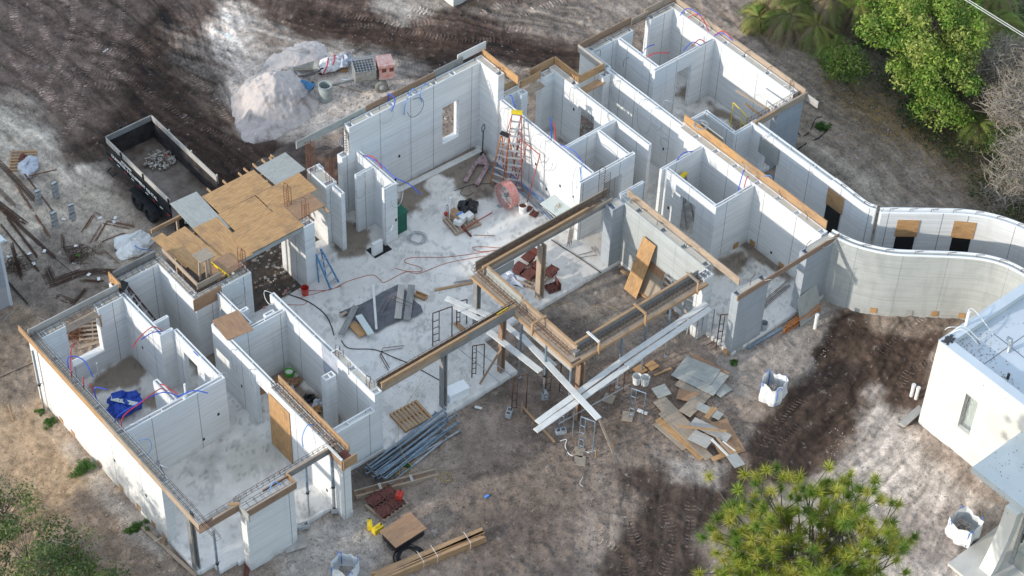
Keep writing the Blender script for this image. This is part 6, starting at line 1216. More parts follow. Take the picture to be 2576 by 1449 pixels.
# extension cord and hoses
def hose(label, t_, pts, r, mat, z=.012, name='extension_lead', cat='cord', grp=None): b = MB(); b.tube(smooth_pts([at(t_, x, y, z) for x, y in pts], 5), r, 5); return tag(b.build(name, M[mat]), label, cat, grp)
hose('long red orange extension cord winding across the slab', 4, [(-330, 740), (-100, 740), (60, 670), (230, 625), (290, 660), (330, 680), (480, 605), (600, 600), (590, 565), (480, 530), (530, 495), (800, 490), (1100, 450), (1190, 435), (1050, 450), (990, 420), (1060, 412), (1190, 420), (1280, 395)], .012, 'orange')
hose('second strand of orange cord looping back over the slab', 4, [(410, 575), (500, 600), (600, 610), (800, 535), (1100, 480), (1250, 460)], .011, 'orange'); hose('loop of orange cord beyond the bath wall', 3, [(2170, 850), (2290, 850), (2310, 820), (2270, 800), (2400, 760), (2576, 710)], .011, 'orange')
hose('black hose arcing over the slab from the soil pit', 3, [(2170, 770), (2330, 830), (2450, 920), (2500, 1010), (2520, 1080)], .024, 'cblack', name='hose', cat='hose'); hose('dark hose running along the slab past the bath wall blocks', 4, [(0, 1120), (60, 1180), (250, 1190), (400, 1250), (520, 1300), (740, 1420)], .02, 'cblack', name='hose', cat='hose')
hose('black cable loop beside the pallet jack', 1, [(850, 1440), (960, 1400), (1000, 1390), (1130, 1385)], .014, 'cblack', name='cable', cat='cable'); hose('thin black cable loop before the trash bag', 4, [(920, -30), (900, 10), (950, 30), (1000, 0)], .012, 'cblack', name='cable', cat='cable')
hose('black pipe curving over the soil behind the far right end wall', 2, [(850, 1140), (940, 1080), (1030, 1040), (1090, 980)], .035, 'black', -.18, 'hose', 'hose'); hose('thin black loop on the soil behind the far right end wall', 2, [(860, 985), (900, 1030), (960, 990), (1000, 900), (1050, 880)], .022, 'black', -.18, 'hose', 'hose')
hose('tan rope lying across the gravel court', 4, [(1500, 950), (1600, 860), (1760, 838), (1900, 860), (2040, 870), (2130, 930)], .009, 'yrope', -.18, 'rope', 'rope'); hose('white tape looping round the scaffold foot', 7, [(1650, 430), (1700, 420), (1690, 470), (1720, 530), (1760, 535), (1770, 480), (1860, 515), (1920, 500)], .02, 'paper', -.16, 'tape', 'tape')
hose('thin white wire scrap on the soil', 7, [(1825, 700), (1800, 750), (1825, 775)], .01, 'paper', -.17, 'wire', 'wire'); hose('tan rope over the blue props', 7, [(600, -10), (470, 200), (430, 400), (480, 560), (560, 640)], .008, 'yrope', .2, 'rope', 'rope')
hose('thin dark cable along the outer ground at the far left', 3, [(0, 1400), (250, 1290)], .014, 'cblack', -.18, 'cable', 'cable'); hose('dark rebar pair lying across the slab by the beam form', 4, [(1585, 360), (1800, 500), (1960, 610)], .02, 'rebar', .02, 'steel_bar', 'steel bar')
# tarp with boards
def sheetpoly(name, label, cat, t_, pts, z, mat, crump=.03, seed=1):
    P = [V3(at(t_, x, y, z)) for x, y in pts]; c = sum(P, V3())/len(P); b = MB(); rg = random.Random(seed); n = len(P); R1 = [p.lerp(c, .45)+V3((0, 0, rg.uniform(.02, .02+crump*2))) for p in P]; P = [p+V3((0, 0, rg.uniform(0, crump))) for p in P]
    for i in range(n): b.poly([P[i], P[(i+1) % n], R1[(i+1) % n], R1[i]]); b.poly([R1[i], R1[(i+1) % n], c+V3((0, 0, crump))])
    o = b.build(name, M[mat]); s = o.modifiers.new('s', 'SOLIDIFY'); s.thickness = .01; return tag(o, label, cat)
sheetpoly('ground_sheet', 'grey crumpled sheet spread on the slab under loose boards', 'sheet', 4, [(-20, 910), (60, 880), (150, 850), (240, 800), (300, 760), (430, 700), (480, 740), (560, 830), (600, 860), (615, 905), (540, 945), (450, 965), (340, 1010), (270, 1060), (230, 1050), (120, 980)], .07, 'darktarp')
BG = 'loose boards on the grey sheet'
for l, a, c, z, w_, mt in (('white narrow board standing out across the grey sheet', (240, 700), (265, 1035), .14, .09, 'plank'), ('wide grey brown board on the right of the sheet, left of two', (455, 700), (425, 955), .16, .26, 'greywood'), ('wide dark grey board on the right of the sheet, right of two', (530, 702), (495, 965), .17, .27, 'pinegrey'), ('dark weathered board crossing the left end of the sheet', (110, 860), (0, 1075), .22, .24, 'pinegrey'),
        ('pale greenish board on the left of the sheet', (130, 930), (225, 1075), .26, .26, 'plastb'), ('orange plywood piece under the greenish board', (80, 990), (165, 1085), .1, .34, 'ply'), ('broken piece of wood poking out left of the sheet', (-10, 935), (40, 905), .15, .12, 'pineold')): lay(l, 4, a, c, z, w_, .035, mt, grp=BG)
t = thing('timber_box', 'open tan timber box right of the grey sheet', 'timber box', at(4, 600, 780, 0)); a = V3(at(4, 555, 765, .07)); c = V3(at(4, 640, 800, .07)); d = (c-a).normalized(); s = V3((-d.y, d.x, 0))*.11
for k in (-1, 1): b = MB(); b.beam(a+s*k, c+s*k, .035, .12); b.build('side_board', M['pine'], t)
b = MB(); b.beam(a-V3((0, 0, .05)), c-V3((0, 0, .05)), .2, .02); b.build('bottom', M['ply'], t); b = MB(); b.beam(c-s, c+s, .03, .12); b.build('end_board', M['pine'], t)
bundle('bent rebar pair lying over the boards of the grey sheet', [(300, 920), (370, 790), (535, 860)], 2, .03, t=4, z=.24, grp=None); bundle('bent dark rebar hook lying on the slab beyond the bath wall', [(360, 1340), (295, 1225), (310, 1190), (470, 1170)], 2, .03, .014, t=4, z=.03, grp=None); bundle('thin dark rebar rods beside the tan strip on the slab', [(840, 690), (1000, 665)], 2, .05, t=4, z=.03, grp=None)
lay('tan strip with a red end on the slab near the court form', 4, (705, 740), (1000, 682), .03, .1, .04, 'pine', 'timber_strip', 'strip'); lay('short wide tan board under the slab frames', 4, (860, 985), (920, 1040), .03, .2, .04, 'pine', 'timber_strip', 'strip')
bundle('hanging black rebar hoops against the bath wall corner', [(1740, 270), (1720, 400)], 6, .03, .01, t=4, z=.6, grp=None); bundle('rebar stirrup lying by the white column', [(1790, 490), (1900, 460), (1895, 425), (1935, 490), (1800, 510)], 1, .03, .012, t=4, z=.03, grp=None)
# leaning sheets, court boards
panel('tall tan plywood sheet leaning on the grey court wall', [(20.55, -1.2, -.18), (20.55, -.5, -.18), (21.25, -1.28, 2.3)], .02, 'ply'); panel('grey brown plywood sheet leaning behind the tall tan one', [(20.85, -1.9, -.18), (20.85, -.7, -.18), (21.3, -1.9, 1.1)], .02, 'plyold'); panel('dark plywood edge leaning behind the grey brown sheet', [(20.95, -2.15, -.18), (20.95, -1.0, -.18), (21.32, -2.1, 1.25)], .02, 'plyred')
lay('short tan timber under the leaning plywood, upper', 4, (2110, 590), (2170, 625), -.05, .1, .09, 'pine', 'timber_offcut', 'timber offcut'); lay('tan timbers sticking out under the leaning plywood', 4, (2250, 740), (2340, 800), -.1, .3, .1, 'pine', 'timber_offcut', 'timber offcut'); panel('grey sheet leaning on the front right pillar', [(24.5, -6.2, -.2), (25.7, -6.1, -.2), (24.6, -5.72, .9)], .02, 'plygrey')
bundle('dark rebar rods lying in the right room doorway', [(600, 860), (800, 690)], 5, .06, t=5, z=.05, grp=None); bundle('thin rebar rods on the soil before the left pillar doorway', [(200, 1160), (320, 1080)], 3, .06, t=5, z=-.1, grp=None)
# orange frames, grey angle, PVC pipes
for k, l in enumerate(('front orange steel frame of the stack on the soil', 'middle orange steel frame of the stack on the soil', 'rear orange steel frame of the stack on the soil')):
    a = V3(at(5, 760+k*12, 1075-k*22, -.15)); c = V3(at(5, 1030-k*5, 905-k*22, -.15)); b = MB(); h = V3((0, 0, .28)); b.tube([a, a+h, c+h, c], .025, 6); b.tube([a.lerp(c, .03), c.lerp(a, .03)+h*.5], .02, 6); b.tube([a+h*.5, a.lerp(c, .1)+h], .02, 5); tag(b.build('steel_trestle', M['ladorange']), l, 'steel frame', 'orange steel frames')
lay('long grey steel angle beside the orange frames', 5, (490, 1180), (745, 1030), -.15, .12, .06, 'bluesteel', 'steel_angle', 'steel angle')
for t_, x, y, h, l in ((5, 997, 1030, .75, 'white pipe standing in the soil by the orange frames'), (8, 1725, 90, .62, 'left one of two white pipes beside the white building'), (8, 1760, 112, .62, 'right one of two white pipes beside the white building')): p = V3(at(t_, x, y, -.2)); b = MB(); b.tube([p, p+V3((0, 0, h))], .07, 12); b.tube([p+V3((0, 0, h-.08)), p+V3((0, 0, h+.01))], .08, 12); tag(b.build('standpipe', M['pvc']), l, 'pipe', 'white upright pipes')
# plywood pile
PP = 'sheets and boards of the scrap plywood pile'; rg = random.Random(9); pile = []
def ps_(label, t_, c, w_, l, a, z, mat):
    p = at(t_, *c, z); b = MB(); b.box(-w_/2, w_/2, -l/2, l/2, -.011, .011); o = b.build('plywood_scrap', M[mat], bevel=.002); o.location = p; o.rotation_euler = (rg.uniform(-.03, .03), rg.uniform(-.04, .04), a); tag(o, label, 'plywood scrap', PP)
def bd(label, p, q, w_, z, mat, th=.02, nm='plywood_scrap', cat='plywood scrap'):
    f = lambda x, y: pp((2400+x/1.7065)/1.490683, (1300+y/1.7065)/1.490683, z); return board(nm, label, cat, f(*p), f(*q), w_, th, mat, PP)
for i, (l, p, q, w_, mt) in enumerate((('dark board under the lower left edge of the pile', (98, 490), (290, 655), .24, 'plyold'), ('tan orange board along the lower left edge of the pile', (112, 462), (402, 715), .27, 'ply'), ('weathered board second from the lower left edge', (140, 418), (445, 715), .34, 'plyold'), ('wide pinkish grey board on the left half of the pile', (120, 335), (345, 570), .55, 'plyold'),
        ('grey square piece at the upper left end of the pile', (95, 300), (180, 270), .55, 'plygrey'), ('bare brown sheet at the lower right of the pile', (480, 480), (600, 690), .95, 'plyred'), ('tan edge board under the brown sheet', (462, 722), (640, 650), .2, 'ply'), ('reddish sheet in the upper middle of the pile', (240, 300), (370, 330), .5, 'plyred'), ('grey brown sheet turned across the middle', (285, 430), (385, 330), .52, 'plyold'),
        ('pale grey sheet right of the turned one', (370, 375), (520, 450), .36, 'plygrey'), ('small orange strip near the right of the pile', (425, 455), (478, 388), .2, 'ply'), ('grey sheet under the fresh stud, upper part', (335, 475), (570, 590), .42, 'greywood'), ('grey sheet under the fresh stud, lower part', (330, 560), (450, 620), .55, 'greywood'), ('thin brown strip beside the white painted one', (490, 580), (590, 695), .08, 'pineold'),
        ('white painted strip on the lower right of the pile', (458, 592), (568, 702), .09, 'plank'), ('grey board sticking out at the lower right end', (585, 690), (640, 765), .42, 'plygrey'), ('short pale strip on the brown sheet', (530, 605), (610, 668), .05, 'plank'))): bd(l, p, q, w_, -.14+.024*i, mt)
for i, (l, p, q, w_, mt) in enumerate((('tan sheet at the bottom of the upper stack', (300, 200), (450, 325), 1.0, 'ply'), ('pale grey offcut right of the upper stack', (485, 300), (560, 250), .5, 'plygrey'), ('brown sheet second from the bottom of the upper stack', (275, 190), (470, 300), 1.1, 'plyold'), ('reddish sheet in the upper stack', (300, 110), (520, 230), 1.2, 'plyred'), ('large dark grey sheet on the upper stack', (250, 120), (520, 250), 1.2, 'plygrey'), ('smaller grey sheet lying on top of the upper stack', (315, 125), (485, 195), .85, 'plygrey'))): bd(l, p, q, w_, -.1+.03*i, mt)
bd('fresh tan stud lying on top of the plywood pile', (238, 506), (553, 540), .09, .3, 'pine', .045, 'stud', 'lumber')
# stack of boards at the white building
for k in range(4): lay(('lowest', 'second', 'third', 'top')[k]+' pale plank of the stack at the white building corner', 8, (1640+k*6, 310), (1800, 175+k*4), -.15+.06*k, .24, .05, 'greywood', grp='plank stack at the white building')
# rooms: tarp, bath room mess, boards
blob('tarp_bundle', 'bright blue tarp bundle on the damp bedroom floor', 'tarp', *at(6, 935, 150, .3), .62, .55, .34, 'bluetarp', 41, None, .45, .7); panel('grey green board strapped on the blue tarp', [at(6, 840, 95, .62), at(6, 835, 125, .62), at(6, 1040, 140, .62)], .02, 'plastb')
panel('brown plywood sheet on the bath room floor', [at(3, 1990, 1440, .02), at(3, 2250, 1330, .02), at(3, 1900, 1560, .02)], .02, 'plyred', None)
rg = random.Random(2)
for k, (x, y, mt, l) in enumerate(((2160, 1440, 'card', 'open cardboard box in the bath room corner'), (2230, 1430, 'plyred', 'tan board scraps beside the green labelled bucket'), (2180, 1500, 'film', 'crumpled clear film on the bath room floor'), (2330, 1560, 'blackbag', 'black container in the bath room rubbish'), (2400, 1600, 'film', 'second clear film lump in the bath room rubbish'), (2380, 1650, 'ply', 'orange timber scraps at the bath room end'))):
    blob('debris_lump', l, 'debris', *at(3, x, y, .1), .22, .18, .13, mt, 50+k, None, .7, .6)
lay('timber offcut seen through the window opening', 3, (590, 1180), (750, 1130), -.15, .16, .05, 'pineold', 'timber_offcut', 'timber offcut'); lay('short timber standing out beyond the window opening', 3, (660, 1240), (685, 1165), -.15, .12, .05, 'pineold', 'timber_offcut', 'timber offcut')
lay('long weathered plank on the ground outside the front left corner', 6, (1065, 1075), (1480, 1449), -.15, .12, .05, 'pineold', 'plank', 'plank'); lay('short brown board leaning at the end of the left wall', 6, (1225, 1205), (1260, 1070), -.15, .18, .05, 'pinebrown', 'timber_offcut', 'timber offcut', z2=.3); lay('short stick on the sand left of the house', 6, (60, 155), (98, 278), -.18, .06, .03, 'pine', 'timber_offcut', 'timber offcut')
lay('brown board leaning in the soil pit corner', 3, (2235, 640), (2250, 440), -.3, .1, .05, 'pinebrown', 'timber_offcut', 'timber offcut', z2=.9); panel('broken grey sheet beside the wide front pillar', [at(6, 2140, 1185, -.15), at(6, 2160, 1280, -.15), at(6, 2300, 1130, .1)], .02, 'dirtyconc'); panel('rusty steel angle at the foot of the front pillar', [at(6, 1850, 1330, -.1), at(6, 1835, 1449, -.15), at(6, 1890, 1335, -.1)], .02, 'rust')
lay('long grey board hanging in the far right room', 2, (405, 680), (650, 830), 2.9, .13, .05, 'pineold', 'plank', 'plank'); lay('tan board leaning below the hanging grey one', 2, (470, 780), (590, 870), 2.2, .1, .05, 'pine', 'plank', 'plank'); lay('dark plank lying at the far right wall foot', 2, (550, 720), (650, 800), .1, .3, .05, 'dirtyconc', 'plank', 'plank')
t = thing('pvc_fitting', 'white drain fitting sticking out of the kitchen fin', 'pipe fitting', (15.2, 6.9, .8)); b = MB(); b.tube([(15.0, 6.95, .9), (14.75, 6.75, .9)], .045, 8); b.build('tube', M['pvc'], t); b = MB(); b.tube([(14.8, 6.8, .9), (14.72, 6.73, .9)], .06, 8); b.build('collar', M['pvc'], t)
t = thing('pvc_fitting', 'white drain pipe standing on the blue cross wall', 'pipe fitting', (2.95, 2.8, 2.9)); b = MB(); b.tube([(2.9, 2.9, 2.8), (2.9, 2.9, 3.5)], .04, 8); b.build('tube', M['pvc'], t); b = MB(); b.tube([(2.9, 2.9, 2.95), (2.75, 2.8, 2.93)], .06, 8); b.build('elbow', M['pvc'], t)
p = V3(at(6, 745, -60, 0)); b = MB(); b.tube([p, p+V3((0, 0, .7))], .035, 8); tag(b.build('standpipe', M['pvc']), 'white pipe standing on the damp bedroom floor', 'pipe', 'white upright pipes')
p = (28.1, 7.0, 3.0); b = MB(); b.tube([p, (28.1, 7.0, 3.75)], .035, 8); tag(b.build('standpipe', M['pvc']), 'white pipe rising from the wall in the far back rooms', 'pipe', 'white upright pipes')
# ---- red and blue tubes, grey loops on the walls
def tube(label, pts, mat, r=.02, name='water_tube', grp='coloured water tubes'): b = MB(); b.tube(smooth_pts(pts, 5), r, 6); return tag(b.build(name, M[mat]), label, 'tube', grp)
for l, pts, mt in (('red tube arching from the closet wall', [(3.9, 5.95, 3.0), (3.6, 6.0, 3.35), (3.0, 5.9, 3.3), (2.6, 5.8, 3.1)], 'cred'), ('blue tube under the red one at the closet wall', [(3.9, 5.9, 3.0), (3.5, 5.9, 3.2), (3.0, 5.85, 3.2)], 'cblue'),
        ('long red tube arching over the blue tarp room', [(2.5, 3.5, 2.9), (2.2, 3.4, 3.3), (1.4, 3.2, 3.4), (.6, 3.2, 3.2), (.3, 2.9, 2.9)], 'cred'), ('long blue tube arching over the blue tarp room', [(2.7, 3.0, 2.9), (2.2, 3.2, 3.3), (1.3, 3.3, 3.3), (.5, 3.4, 3.1), (.2, 3.2, 2.9)], 'cblue'), ('blue tube resting on the blue cross wall', [(2.6, 3.0, 2.95), (3.1, 2.7, 3.2), (3.5, 2.4, 3.05)], 'cblue'),
        ('red tube inside the little stub wall', [(2.5, 3.9, 2.9), (2.5, 3.6, 3.1), (2.7, 3.1, 2.95)], 'cred'), ('red tube bunch at the left wall by the window', [(.25, 6.0, 2.5), (.3, 6.1, 3.3), (.8, 6.9, 3.25), (1.2, 7.3, 3.0)], 'cred'), ('blue tube looping at the left wall by the window', [(.3, 6.2, 2.7), (.5, 6.6, 3.3), (.9, 6.3, 3.2), (.9, 5.7, 2.8)], 'cblue'),
        ('red tube rising beside the left wall', [(.35, 5.2, 2.5), (.3, 5.3, 3.0), (.4, 5.4, 3.4)], 'cred'), ('short red tube rising beside the left wall', [(.5, 4.9, 2.5), (.5, 5.0, 3.0), (.45, 5.1, 3.3)], 'cred'), ('blue tube rising beside the left wall', [(.45, 4.7, 2.6), (.5, 4.9, 3.2), (.8, 4.6, 3.2)], 'cblue'),
        ('red tube along the kitchen fin wall', [(15.2, 8.9, 3.05), (15.3, 8.5, 3.2), (15.25, 7.9, 3.1)], 'cred'), ('blue tube hanging off the kitchen fin', [(15.15, 9.0, 3.05), (15.3, 8.2, 3.15), (15.3, 7.2, 3.1), (15.7, 6.8, 2.8), (15.95, 6.4, 2.4)], 'cblue'), ('blue tube draped over the brown board of the tall wall', [(17.0, 9.7, 4.3), (17.0, 9.75, 4.7), (17.05, 9.4, 4.6), (16.8, 9.3, 4.2)], 'cblue'),
        ('light blue tube arching on the tall wall beside the grey loop', [(18.2, 9.5, 4.35), (17.9, 9.4, 4.7), (17.5, 9.3, 4.3), (17.4, 9.3, 3.7)], 'clblue'), ('light blue tube arching right of the other on the tall wall', [(18.8, 9.5, 4.35), (18.5, 9.4, 4.65), (18.2, 9.3, 4.4), (18.3, 9.3, 3.9)], 'clblue'), ('blue tube hanging over the wall behind the red ladder', [(21.9, 8.2, 3.1), (21.85, 8.0, 3.2), (21.6, 7.4, 2.9), (21.5, 6.9, 2.6)], 'cblue'),
        ('blue tube beside the red one on the great room side wall', [(21.55, 5.2, 2.9), (21.6, 5.3, 3.4), (21.7, 5.5, 3.9)], 'cblue'), ('red tube standing on the great room side wall', [(21.6, 5.0, 2.9), (21.65, 5.1, 3.4), (21.7, 5.3, 3.8)], 'cred'), ('long blue tube lying along the great room side wall', [(21.55, 4.7, 3.1), (21.7, 4.0, 3.15), (21.6, 3.4, 3.05), (21.5, 3.0, 3.0)], 'cblue'),
        ('light blue tube hanging down the great room side wall', [(21.5, 3.4, 3.1), (21.35, 3.2, 2.7), (21.35, 3.0, 2.2), (21.3, 3.3, 2.0)], 'clblue'), ('blue tube on the small right room wall', [(24.6, 1.25, 3.0), (25.0, 1.3, 3.15), (25.4, 1.2, 3.1)], 'cblue'), ('blue tube in the near corner of the ladder room', [(25.4, -1.4, 2.9), (25.6, -1.3, 3.3), (25.8, -1.2, 3.6)], 'cblue'), ('red tube in the near corner of the ladder room', [(25.6, -1.5, 2.9), (25.8, -1.4, 3.3), (25.9, -1.4, 3.35)], 'cred'),
        ('light blue tube hanging on the middle wall board', [(26.3, -1.8, 3.4), (26.5, -2.0, 3.45), (26.45, -2.3, 3.0), (26.4, -2.5, 2.7)], 'clblue'), ('blue tube on the wall of the far back rooms', [(28.0, 7.0, 3.0), (28.3, 7.0, 3.2), (28.6, 6.9, 3.25)], 'cblue'), ('red tube on the wall of the far back rooms', [(28.0, 6.7, 3.0), (28.3, 6.5, 3.2), (28.8, 6.2, 3.15)], 'cred'),
        ('blue tube of the pair on the far cross wall', [(30.3, 5.9, 3.0), (29.9, 6.0, 3.3), (29.3, 5.9, 3.2)], 'cblue'), ('red tube of the pair on the far cross wall', [(30.6, 5.9, 3.0), (30.3, 6.0, 3.25), (29.8, 5.9, 3.2)], 'cred'), ('blue and purple tube hanging on the far right board', [(30.9, 7.8, 3.1), (31.2, 7.7, 3.4), (31.3, 7.0, 3.4), (31.2, 6.4, 3.1)], 'cblue'), ('red tube hanging on the far right board', [(31.1, 7.5, 3.1), (31.3, 7.1, 3.4), (31.2, 6.5, 3.2), (31.2, 6.3, 3.0)], 'cred'),
        ('blue tube arching over the far right wall top', [(31.1, 5.9, 3.1), (31.2, 5.6, 3.4), (31.3, 5.0, 3.3)], 'cblue'), ('red tube arching over the far right wall top', [(31.15, 5.95, 3.1), (31.3, 5.6, 3.45), (31.35, 5.1, 3.3)], 'cred'), ('light blue tube arching over the boarded wall', [(5.5, -1.1, 3.1), (5.2, -1.1, 3.3), (4.9, -1.2, 3.0), (4.85, -1.3, 2.6)], 'clblue'), ('small light blue tube in the pillar form', [(2.6, -2.45, 3.0), (2.9, -2.4, 3.25), (3.1, -2.5, 3.05)], 'clblue'),
        ('purple blue tube lying on the bedroom wall', [(4.3, 4.7, 2.9), (4.25, 4.3, 2.95), (4.3, 3.9, 2.9)], 'cblue')): tube(l, pts, mt)
def loop(label, x, y, z, nx, r=.35, mat='cgrey', drop=.8, yy=0):
    # cable springing from a wall top and hanging in front of it
    s = (0, 1) if nx else (1, 0); n = (-.08, 0) if nx else (0, -.08)
    P = [(x, y, z)]+[(x+n[0]*2+s[0]*r*math.sin(a), y+n[1]*2+s[1]*r*math.sin(a), z+.15-drop*.5*(1-math.cos(a))) for a in np.linspace(.3, 4.6, 9)]
    tube(label, P, mat, .011, 'grey_cable', 'grey cables looping over the walls')
for a in (('grey cable loop on the left of the tall wall', 16.5, 9.4, 4.3, 0, .35, 'cgrey', .6), ('dark grey cable loop in the middle of the tall wall', 17.9, 9.36, 4.2, 0, .4, 'cblack', .9), ('grey cable loop at the kitchen fin corner', 15.1, 6.95, 3.0, 0, .3, 'cgrey', 1.2), ('grey cable at the short kitchen arm', 14.3, 8.2, 3.0, 0, .25, 'cgrey', 1.2), ('pale grey cable loop left of the red ladder', 21.4, 7.6, 3.0, 1, .4, 'cgrey', 1.2),
        ('pale cable loop between the ladder and the red frame', 21.4, 5.6, 3.0, 1, .45, 'cgrey', 1.4), ('second pale cable loop right of the ladder', 21.4, 5.1, 3.0, 1, .4, 'cgrey', 1.5), ('pale cable hanging near the bath corner', 21.4, 3.2, 3.0, 1, .3, 'cgrey', 2.0), ('grey cable hanging beside the doorway onto rubble', 24.35, 7.0, 3.0, 1, .12, 'cgrey', 1.0), ('grey cable loop at the far corridor wall', 26.18, 6.2, 2.9, 1, .4, 'cgrey', 1.3),
        ('big grey cable loop in the middle of the corridor wall', 26.18, 4.6, 3.0, 1, .4, 'cgrey', 1.8), ('second grey cable loop on the corridor wall', 26.18, 3.9, 3.0, 1, .35, 'cgrey', 1.1), ('small grey hook of cable low on the corridor wall', 26.18, 3.3, 1.8, 1, .25, 'cgrey', .5), ('grey cable arch behind the corridor wall', 26.7, 3.7, 3.2, 1, .4, 'cgrey', .6), ('grey cable at the bath room crossing', 24.5, 4.7, 3.1, 1, .3, 'cgrey', .6), ('grey cable over the corridor doorway board', 28.48, .0, 3.0, 1, .2, 'cgrey', 1.0),
        ('grey cable ring on the boarded wall room side', .5, 2.1, 3.0, 0, .35, 'clblue', .9), ('white cable loop at the cross wall start', .6, 2.9, 3.0, 0, .3, 'pvc', .4), ('grey cable on the bedroom wall end', 4.3, 3.0, 2.95, 0, .3, 'cgrey', .4), ('thin grey cable hanging in the hall wall', 5.45, 3.5, 3.0, 1, .15, 'cgrey', 1.2), ('thin grey cable near the hall door', 5.45, 2.3, 3.0, 1, .2, 'cgrey', 1.0), ('two grey cable arcs before the closet wall', 3.7, 6.0, 3.0, 1, .3, 'cgrey', 1.2),
        ('white cable arch at the far end of the bath wall', 8.0, 5.0, 3.1, 1, .25, 'pvc', .6), ('grey cable hanging under the deck rebar', 7.3, 6.3, 3.0, 0, .3, 'cgrey', 1.1), ('grey cable arch on the front right board', 25.8, -5.7, 3.25, 0, .35, 'cgrey', .3), ('second grey cable arch on the front right board', 22.5, -5.75, 3.2, 0, .3, 'cgrey', .7), ('grey cable arches by the grey wall rebar', 21.6, -3.2, 3.3, 1, .3, 'cgrey', .3), ('grey cable arch at the start of the grey wall', 21.5, .5, 3.3, 1, .4, 'cgrey', .2),
        ('grey cable arch on the ladder room corner', 25.0, -1.6, 3.05, 0, .3, 'cgrey', .3), ('pale cable by the front left stepladder', .6, .5, 3.0, 1, .3, 'pvc', .5), ('white cable arch at the far right wall end', 31.2, 1.6, 3.1, 1, .2, 'pvc', .3), ('grey cable lying over the middle wall board', 26.3, -1.2, 3.35, 1, .4, 'cgrey', .2)): loop(*a)
b = MB(); b.poly([(7.95, .9, 3.05), (7.95, 1.9, 3.05), (7.94, 1.8, 1.9), (7.935, 1.6, .8), (7.935, 1.3, .9), (7.94, 1.0, 1.9)]); o = b.build('plastic_film', M['film']); sm = o.modifiers.new('s', 'SOLIDIFY'); sm.thickness = .006; tag(o, 'pale green film hanging down inside the bath room wall', 'plastic film')
b = MB(); b.box(-.05, .05, -.03, .03, 0, .06); o = b.build('drink_can', M['clblue']); o.location = at(7, 1098, 855, -.2); o.scale = (1.6, 1.5, 1.5); tag(o, 'small bright blue can lying alone on the brown soil', 'can')
for k, (t_, x, y, l) in enumerate(((4, 2030, 425, 'orange flagged rebar tag by the white column'), (3, 2140, 770, 'orange plastic cap at the soil pit edge'), (3, 2155, 745, 'pink plastic cap at the soil pit edge'), (3, 1995, 870, 'red tag over the soil pit by the bath wall'))): p = at(t_, x, y, .3 if k == 0 else .05); b = MB(); b.box(-.06, .06, -.01, .01, -.05, .05); o = b.build('marker_tag', M['fanred']); o.location = p; tag(o, l, 'marker tag', 'orange marker caps')
# ---- crumbs, stones and litter
SC = [('stones', 'white crumbs of concrete scattered beside the left wall foot', -.6, 1.5, .45, 3.2, 170, .02, .08), ('stones', 'white rubble scattered at the front pillar', 4.3, -3.6, 1.6, .8, 190, .02, .11), ('stones', 'pale gravel between the plywood pile and the pillar', 20.8, -6.4, 1.4, .9, 260, .015, .05), ('stones', 'pale stones in front of the curved wall', 23.5, -7.2, 1.8, .8, 150, .015, .06),
      ('stones', 'white lumps round the mixing yard', 19.8, 14.6, 2.0, 1.6, 120, .03, .14), ('stones', 'broken bits seen through the tall wall window', 21.8, 12.2, 1.0, 1.2, 90, .04, .2), ('stones', 'grey rubble in the soil pit', 11.0, 8.6, 1.4, 1.4, 110, .05, .2), ('stones', 'broken concrete in the recess between the back rooms', 25.2, 7.6, .7, .9, 110, .05, .18), ('stones', 'lumps of pale soil beside the white building', 22.0, -13.5, 2.2, 3.0, 520, .02, .07), ('stones', 'gravel chips spread over the court', 17.8, -1.8, 3.1, 2.4, 420, .02, .06),
      ('stones', 'white chips scattered on the front soil', 12.5, -6.0, 5.5, 3.5, 160, .015, .045), ('stones', 'white chips scattered on the left front ground', 2.2, -4.2, 2.4, 1.4, 70, .02, .08), ('stones', 'pale chips in the rebar yard', 3.5, 15.0, 4.5, 4.5, 160, .02, .07), ('stones', 'pale chips behind the far right room', 34.0, 0, 3.0, 4.0, 110, .02, .10), ('stones', 'pale chips on the upper dirt track', 24.5, 16.0, 6.0, 3.0, 120, .015, .06)]
for i, (nm, l, x, y, rx, ry, n, s0, s1) in enumerate(SC): chips(nm, l, 'stones', x, y, rx, ry, n, None, 'rubble', s0, s1, 100+i)
def litter(label, region, n, mat, s, seed, z=None, name='leaf_litter'):
    rg = np.random.default_rng(seed); P = np.array([[p[0], p[1]] for p in region]); c = P[rg.integers(0, len(P), n)]+rg.normal(0, 1, (n, 2))*np.array([s[2], s[3]]); V = []; F = []
    a = rg.random(n)*6.28; sz = rg.uniform(s[0], s[1], n)
    zz = np.array([gz(x, y) if z is None else z for x, y in c])+.008
    d = np.stack([np.cos(a), np.sin(a)], 1)*sz[:, None]; e = np.stack([-d[:, 1], d[:, 0]], 1)*.6
    V = np.concatenate([np.stack([c[:, 0]+k*d[:, 0]+m*e[:, 0], c[:, 1]+k*d[:, 1]+m*e[:, 1], zz+h], 1) for k, m, h in ((-1, 0, 0), (0, -1, .006), (1, 0, .012), (0, 1, .004))]); i = np.arange(n); Fq = np.stack([i, i+n, i+2*n, i+3*n], 1)
    return tag(np_mesh(name, V, Fq, M[mat]), label, 'leaf litter', None, 'stuff')
M['yleaf'] = simple('yellow_leaves', (.50, .33, .09), .8, .5, 3, col2=(.24, .15, .06)); M['dleaf'] = simple('dark_bits', (.06, .05, .045), .9, .4, 3)
ln = [at(2, x, y, -.2) for x, y in ((1150, 600), (1300, 700), (1400, 800), (1500, 880), (1600, 930), (1750, 980), (1850, 1060), (1950, 1100), (2100, 1200), (2250, 1260), (1700, 1050), (1500, 760), (1900, 920), (1650, 820))]
